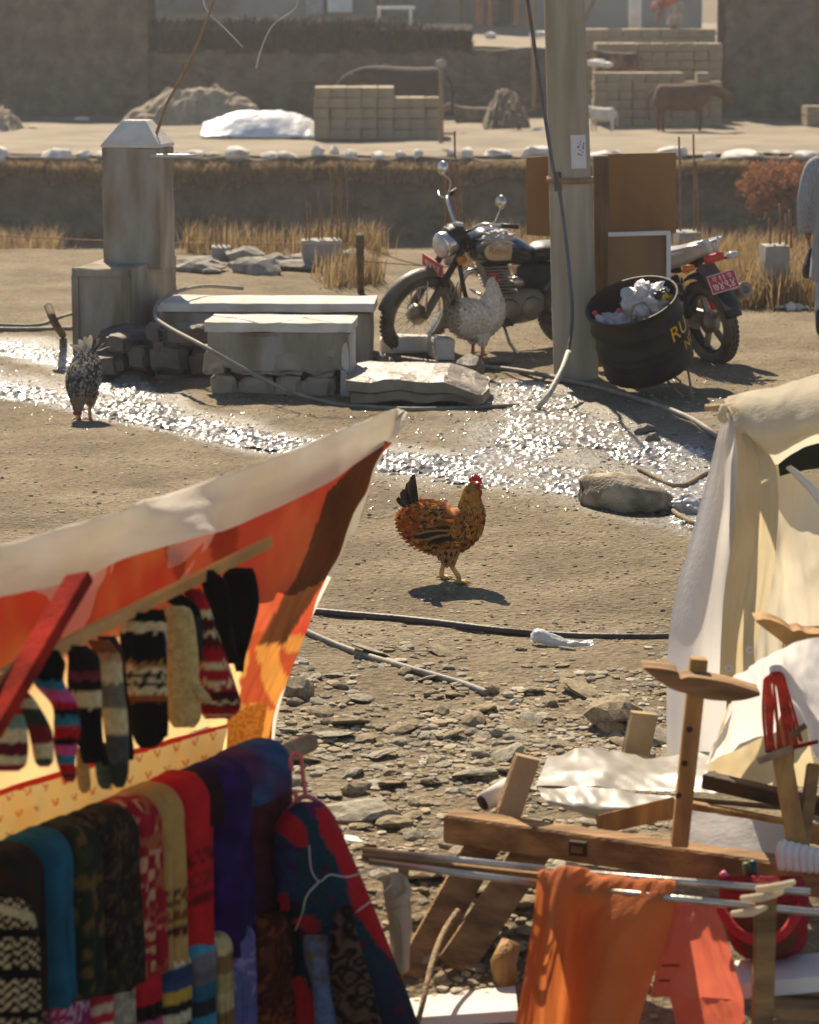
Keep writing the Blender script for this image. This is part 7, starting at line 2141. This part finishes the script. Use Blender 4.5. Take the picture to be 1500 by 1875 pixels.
while cnt < 290 and tries < 20000:
    tries += 1
    px = rng.uniform(480, 1260); py = rng.uniform(1130, 1860)
    if rng.random() > dens(px, py): continue
    s = rng.choice((13, 16, 18, 22, 26, 32, 40, 46)) * rng.uniform(.8, 1.2)
    if py < 1180: s *= .5
    if any((px - a) ** 2 + ((py - b) * 2.2) ** 2 < ((s + c) * .62) ** 2 for a, b, c in placed): continue
    placed.append((px, py, s))
    p = GG(px, py); sz = s / FPX * p.y
    mt_ = M_slate if rng.random() < .6 else M_slate2
    big = 'large' if s > 30 else 'mid-sized' if s > 19 else 'small'
    hue_ = 'buff' if mt_ is M_slate else 'grey'
    rock_thing(rng.randrange(10), 'rubble_stone', mt_, p + Vector((0, 0, sz * .12)), (sz, sz * rng.uniform(.6, 1.1), sz * rng.uniform(.25, .6)),
               (rng.uniform(-.3, .3), rng.uniform(-.3, .3), rng.uniform(0, 6.3)), f'{big} loose {hue_} stone lying in the rubble strip', 'stone', f'{big} {hue_} stones in the rubble strip')
    cnt += 1

def pebbles(name, n, samp, mat, label, seed):
    r = random.Random(seed); VS = []; FS = []
    small = [rock_mesh(40 + k, flat=.55, sub=1, rough=.35) for k in range(6)]
    arr = [(np.array([tuple(v) for v in vs]), np.array(fs)) for vs, fs in small]
    k = 0
    XY = [samp(r) for _ in range(n)]
    P = [(G(px, py), s) for px, py, s in XY]
    Z = ground_h(np.array([q[0].x for q in P]), np.array([q[0].y for q in P]))
    for (q, s), z in zip(P, Z):
        v, f = arr[r.randrange(6)]
        a = r.uniform(0, 6.28); sz = s / FPX * q.y
        ca, sa = math.cos(a), math.sin(a)
        w_ = v * np.array([sz, sz * r.uniform(.6, 1), sz * r.uniform(.4, .9)])
        VS.append(np.stack([w_[:, 0] * ca - w_[:, 1] * sa + q.x, w_[:, 0] * sa + w_[:, 1] * ca + q.y, w_[:, 2] + z + sz * .1], -1))
        FS.append(f + k); k += len(v)
    me = bpy.data.meshes.new(name); me.from_pydata(np.concatenate(VS).tolist(), [], np.concatenate(FS).tolist())
    me.materials.append(mat)
    o = bpy.data.objects.new(name, me); COL.objects.link(o)
    setp(o, label, kind='stuff')
def samp_rubble(r):
    while True:
        px, py = r.uniform(470, 1260), r.uniform(1150, 1870)
        if r.random() < dens(px, py): return px, py, r.choice((3, 4, 5, 6, 8, 10, 12, 15)) * r.uniform(.7, 1.25)
pebbles('rubble', 3000, samp_rubble, M_slate2, 'bed of small broken slate between the larger stones', 5)
pebbles('rubble', 2200, samp_rubble, M_slate, 'brown chips of stone filling the rubble strip', 6)
def samp_field(r):
    py = 560 + 620 * r.random() ** .8
    return r.uniform(-20, 1520), py, r.choice((1.2, 1.6, 2, 2.4, 3, 4, 6)) * r.uniform(.6, 1.1) * (.6 + (py - 560) / 900)
pebbles('gravel', 5200, samp_field, M_slate, 'scattered grit and small stones on the bare earth', 7)
pebbles('gravel', 2600, samp_field, M_slate2, 'scattered pale grit on the bare earth', 12)
pebbles('gravel', 2600, samp_field, pm('dark_grit', (.12, .09, .06), .9, var=.3, scale=9), 'scattered dark grit on the bare earth', 8)
def samp_wet(r):
    k = r.random()
    if k < .5: return r.uniform(640, 1320), r.uniform(690, 940), r.choice((1.5, 2, 3, 4, 6)) * r.uniform(.6, 1.2)
    x = r.uniform(-20, 640); return x, 705 + x * .19 + r.gauss(0, 22), r.choice((1.5, 2, 3, 4)) * r.uniform(.6, 1.2)
pebbles('wet_gravel', 2600, samp_wet, pm('wet_pebble', (.12, .10, .07), .18, col2=(.2, .17, .13), scale=9, spec=.6, bump=.3), 'wet pebbles in and beside the stream', 9)

# dry grass --------------------------------------------------------------------
M_grass = pm('dry_grass_blade', (1, 1, 1), .9, var=.2, scale=3, attr=True, bump=0, trans=.35)
def gcol(r):
    k = r.uniform(.6, 1.25)
    return (.42 * k, .29 * k, .145 * k)
rng = random.Random(9)
def tuft_field(n, boxes, hgt, wid, sp=.55):
    def pos(r):
        px0, px1, py0, py1, wgt = r.choices(boxes, [b[4] for b in boxes])[0]
        g = GG(r.uniform(px0, px1), r.uniform(py0, py1)); return (g.x, g.y, g.z - .02)
    cl = [pos(rng) for _ in range(n // 26)]
    def p2(r):
        c = cl[r.randrange(len(cl))]; return (c[0] + r.gauss(0, .07), c[1] + r.gauss(0, .07), c[2])
    return blades(n, p2, hgt, sp, rng, wid, colf=gcol)
g = tuft_field(15000, [(1245, 1520, 474, 566, 6), (330, 520, 452, 466, .9), (540, 690, 452, 468, .5), (600, 690, 500, 530, .3), (860, 1000, 462, 500, .9), (-40, 150, 446, 456, .3)], lambda r: r.uniform(.12, .45), .006)
g.build('dry_grass', M_grass, smooth=False, kind='stuff', label='tall dry straw-coloured grass at the far edge of the yard')
def pos_wall(r):
    x = r.uniform(-9.5, 9.5); k = float(fbm(np.array([x * .8]), np.array([3.]), 3, 2.)[0])
    return (x, 59.25 + r.uniform(-.12, .2), -1.02 - r.uniform(0, .35) * (1 + k))
g = blades(16000, pos_wall, lambda r: r.uniform(.08, .24), 1.3, rng, .014, droop=.9, colf=gcol)
g.build('dry_grass', M_grass, smooth=False, kind='stuff', label='dry grass trailing over the lip of the retaining wall')
def pos_field(r):
    while True:
        x = r.uniform(-9.5, 9.5)
        if float(fbm(np.array([x * .7]), np.array([9.]), 3, 6.)[0]) > .05 + .25 * r.random(): return (x, r.uniform(56, 59), -2.6)
g = blades(4500, pos_field, lambda r: r.uniform(.15, .7), .6, rng, .012, colf=gcol)
g.build('dry_grass', M_grass, smooth=False, kind='stuff', label='dry grass at the foot of the retaining wall')

# russet shrub on the wall -------------------------------------------------------
sb_ = thing('russet_shrub', 'leafless russet shrub growing against the retaining wall', 'shrub', (xl(1450, 57.5), 57.5, -2.5))
tw = MB(); lf = []; r = random.Random(4)
def branch(p, d, L, rad, depth):
    q = p + d * L
    tw.tube([p, p.lerp(q, .5) + Vector((r.uniform(-.04, .04), 0, r.uniform(-.03, .03))), q], [rad, rad * .8, rad * .6], 5)
    if depth == 0:
        for _ in range(9): lf.append(q + Vector((r.gauss(0, .11), r.gauss(0, .11), r.gauss(0, .10))))
        return
    for _ in range(r.choice((3, 3, 4))):
        dd = (d + Vector((r.uniform(-.85, .85), r.uniform(-.7, .7), r.uniform(-.35, .55)))).normalized()
        branch(q, dd, L * r.uniform(.6, .82), rad * .62, depth - 1)
for k in range(5):
    branch(Vector((xl(1450, 57.5) + r.uniform(-.3, .3), 57.5, -2.5)), Vector((r.uniform(-.5, .5), r.uniform(-.2, .2), 1)).normalized(), .62, .03, 3)
tw.build('stems', M_darkwood, parent=sb_)
lm = MB(); vs = []; fs = []; cc = []
for c in lf:
    for _ in range(4):
        o = c + Vector((r.gauss(0, .05), r.gauss(0, .05), r.gauss(0, .05))); a = Vector((r.gauss(0, 1), r.gauss(0, 1), r.gauss(0, 1))).normalized() * .035; b = a.cross(Vector((r.gauss(0, 1), r.gauss(0, 1), r.gauss(0, 1)))).normalized() * .022
        k = len(vs); vs += [o - a, o + b, o + a, o - b]; fs.append((k, k + 1, k + 2, k + 3)); q = r.uniform(.6, 1.3); cc += [(.36 * q, .15 * q, .07 * q)] * 4
lm.add(vs, fs, cc).build('leaves', M_grass, parent=sb_, smooth=False, kind='stuff')
# thin shrub by the yard pole
tw = MB(); lf = []
sb2 = thing('bare_shrub', 'bare twiggy shrub beside the thin yard pole', 'shrub', (xl(945, 70.5), 70.5, TZ))
for k in range(4):
    branch(Vector((xl(945, 70.5), 70.5, TZ)), Vector((r.uniform(-.7, .7), r.uniform(-.2, .2), 1)).normalized(), .4, .02, 2)
tw.build('stems', M_darkwood, parent=sb2)

# hills closing the view behind the village
plain_grid('hill', -260, 260, 150, 420, 90, 40, lambda X, Y: -2 + (Y - 150) * .35 + 9 * fbm(X * .02, Y * .02, 4, 8.), pm('bare_hill', (.24, .19, .13), .95, col2=(.17, .13, .09), scale=.05, bump=.5, bscale=.4), 'bare brown hillside behind the village')

# dusty smoke hanging over the yard -----------------------------------------------
hm, hn, hl = nt_new('dust_haze')
ho = hn.new('ShaderNodeOutputMaterial'); hv = hn.new('ShaderNodeVolumePrincipled')
hv.inputs['Color'].default_value = (.93, .93, .96, 1)
hv.inputs['Density'].default_value = HAZE
hv.inputs['Anisotropy'].default_value = .55
hl.new(hv.outputs[0], ho.inputs['Volume'])
if HAZE > 0:
    MB().box((0, 62, 3.5), (110, 156, 16)).build('haze', hm, smooth=False, kind='stuff')
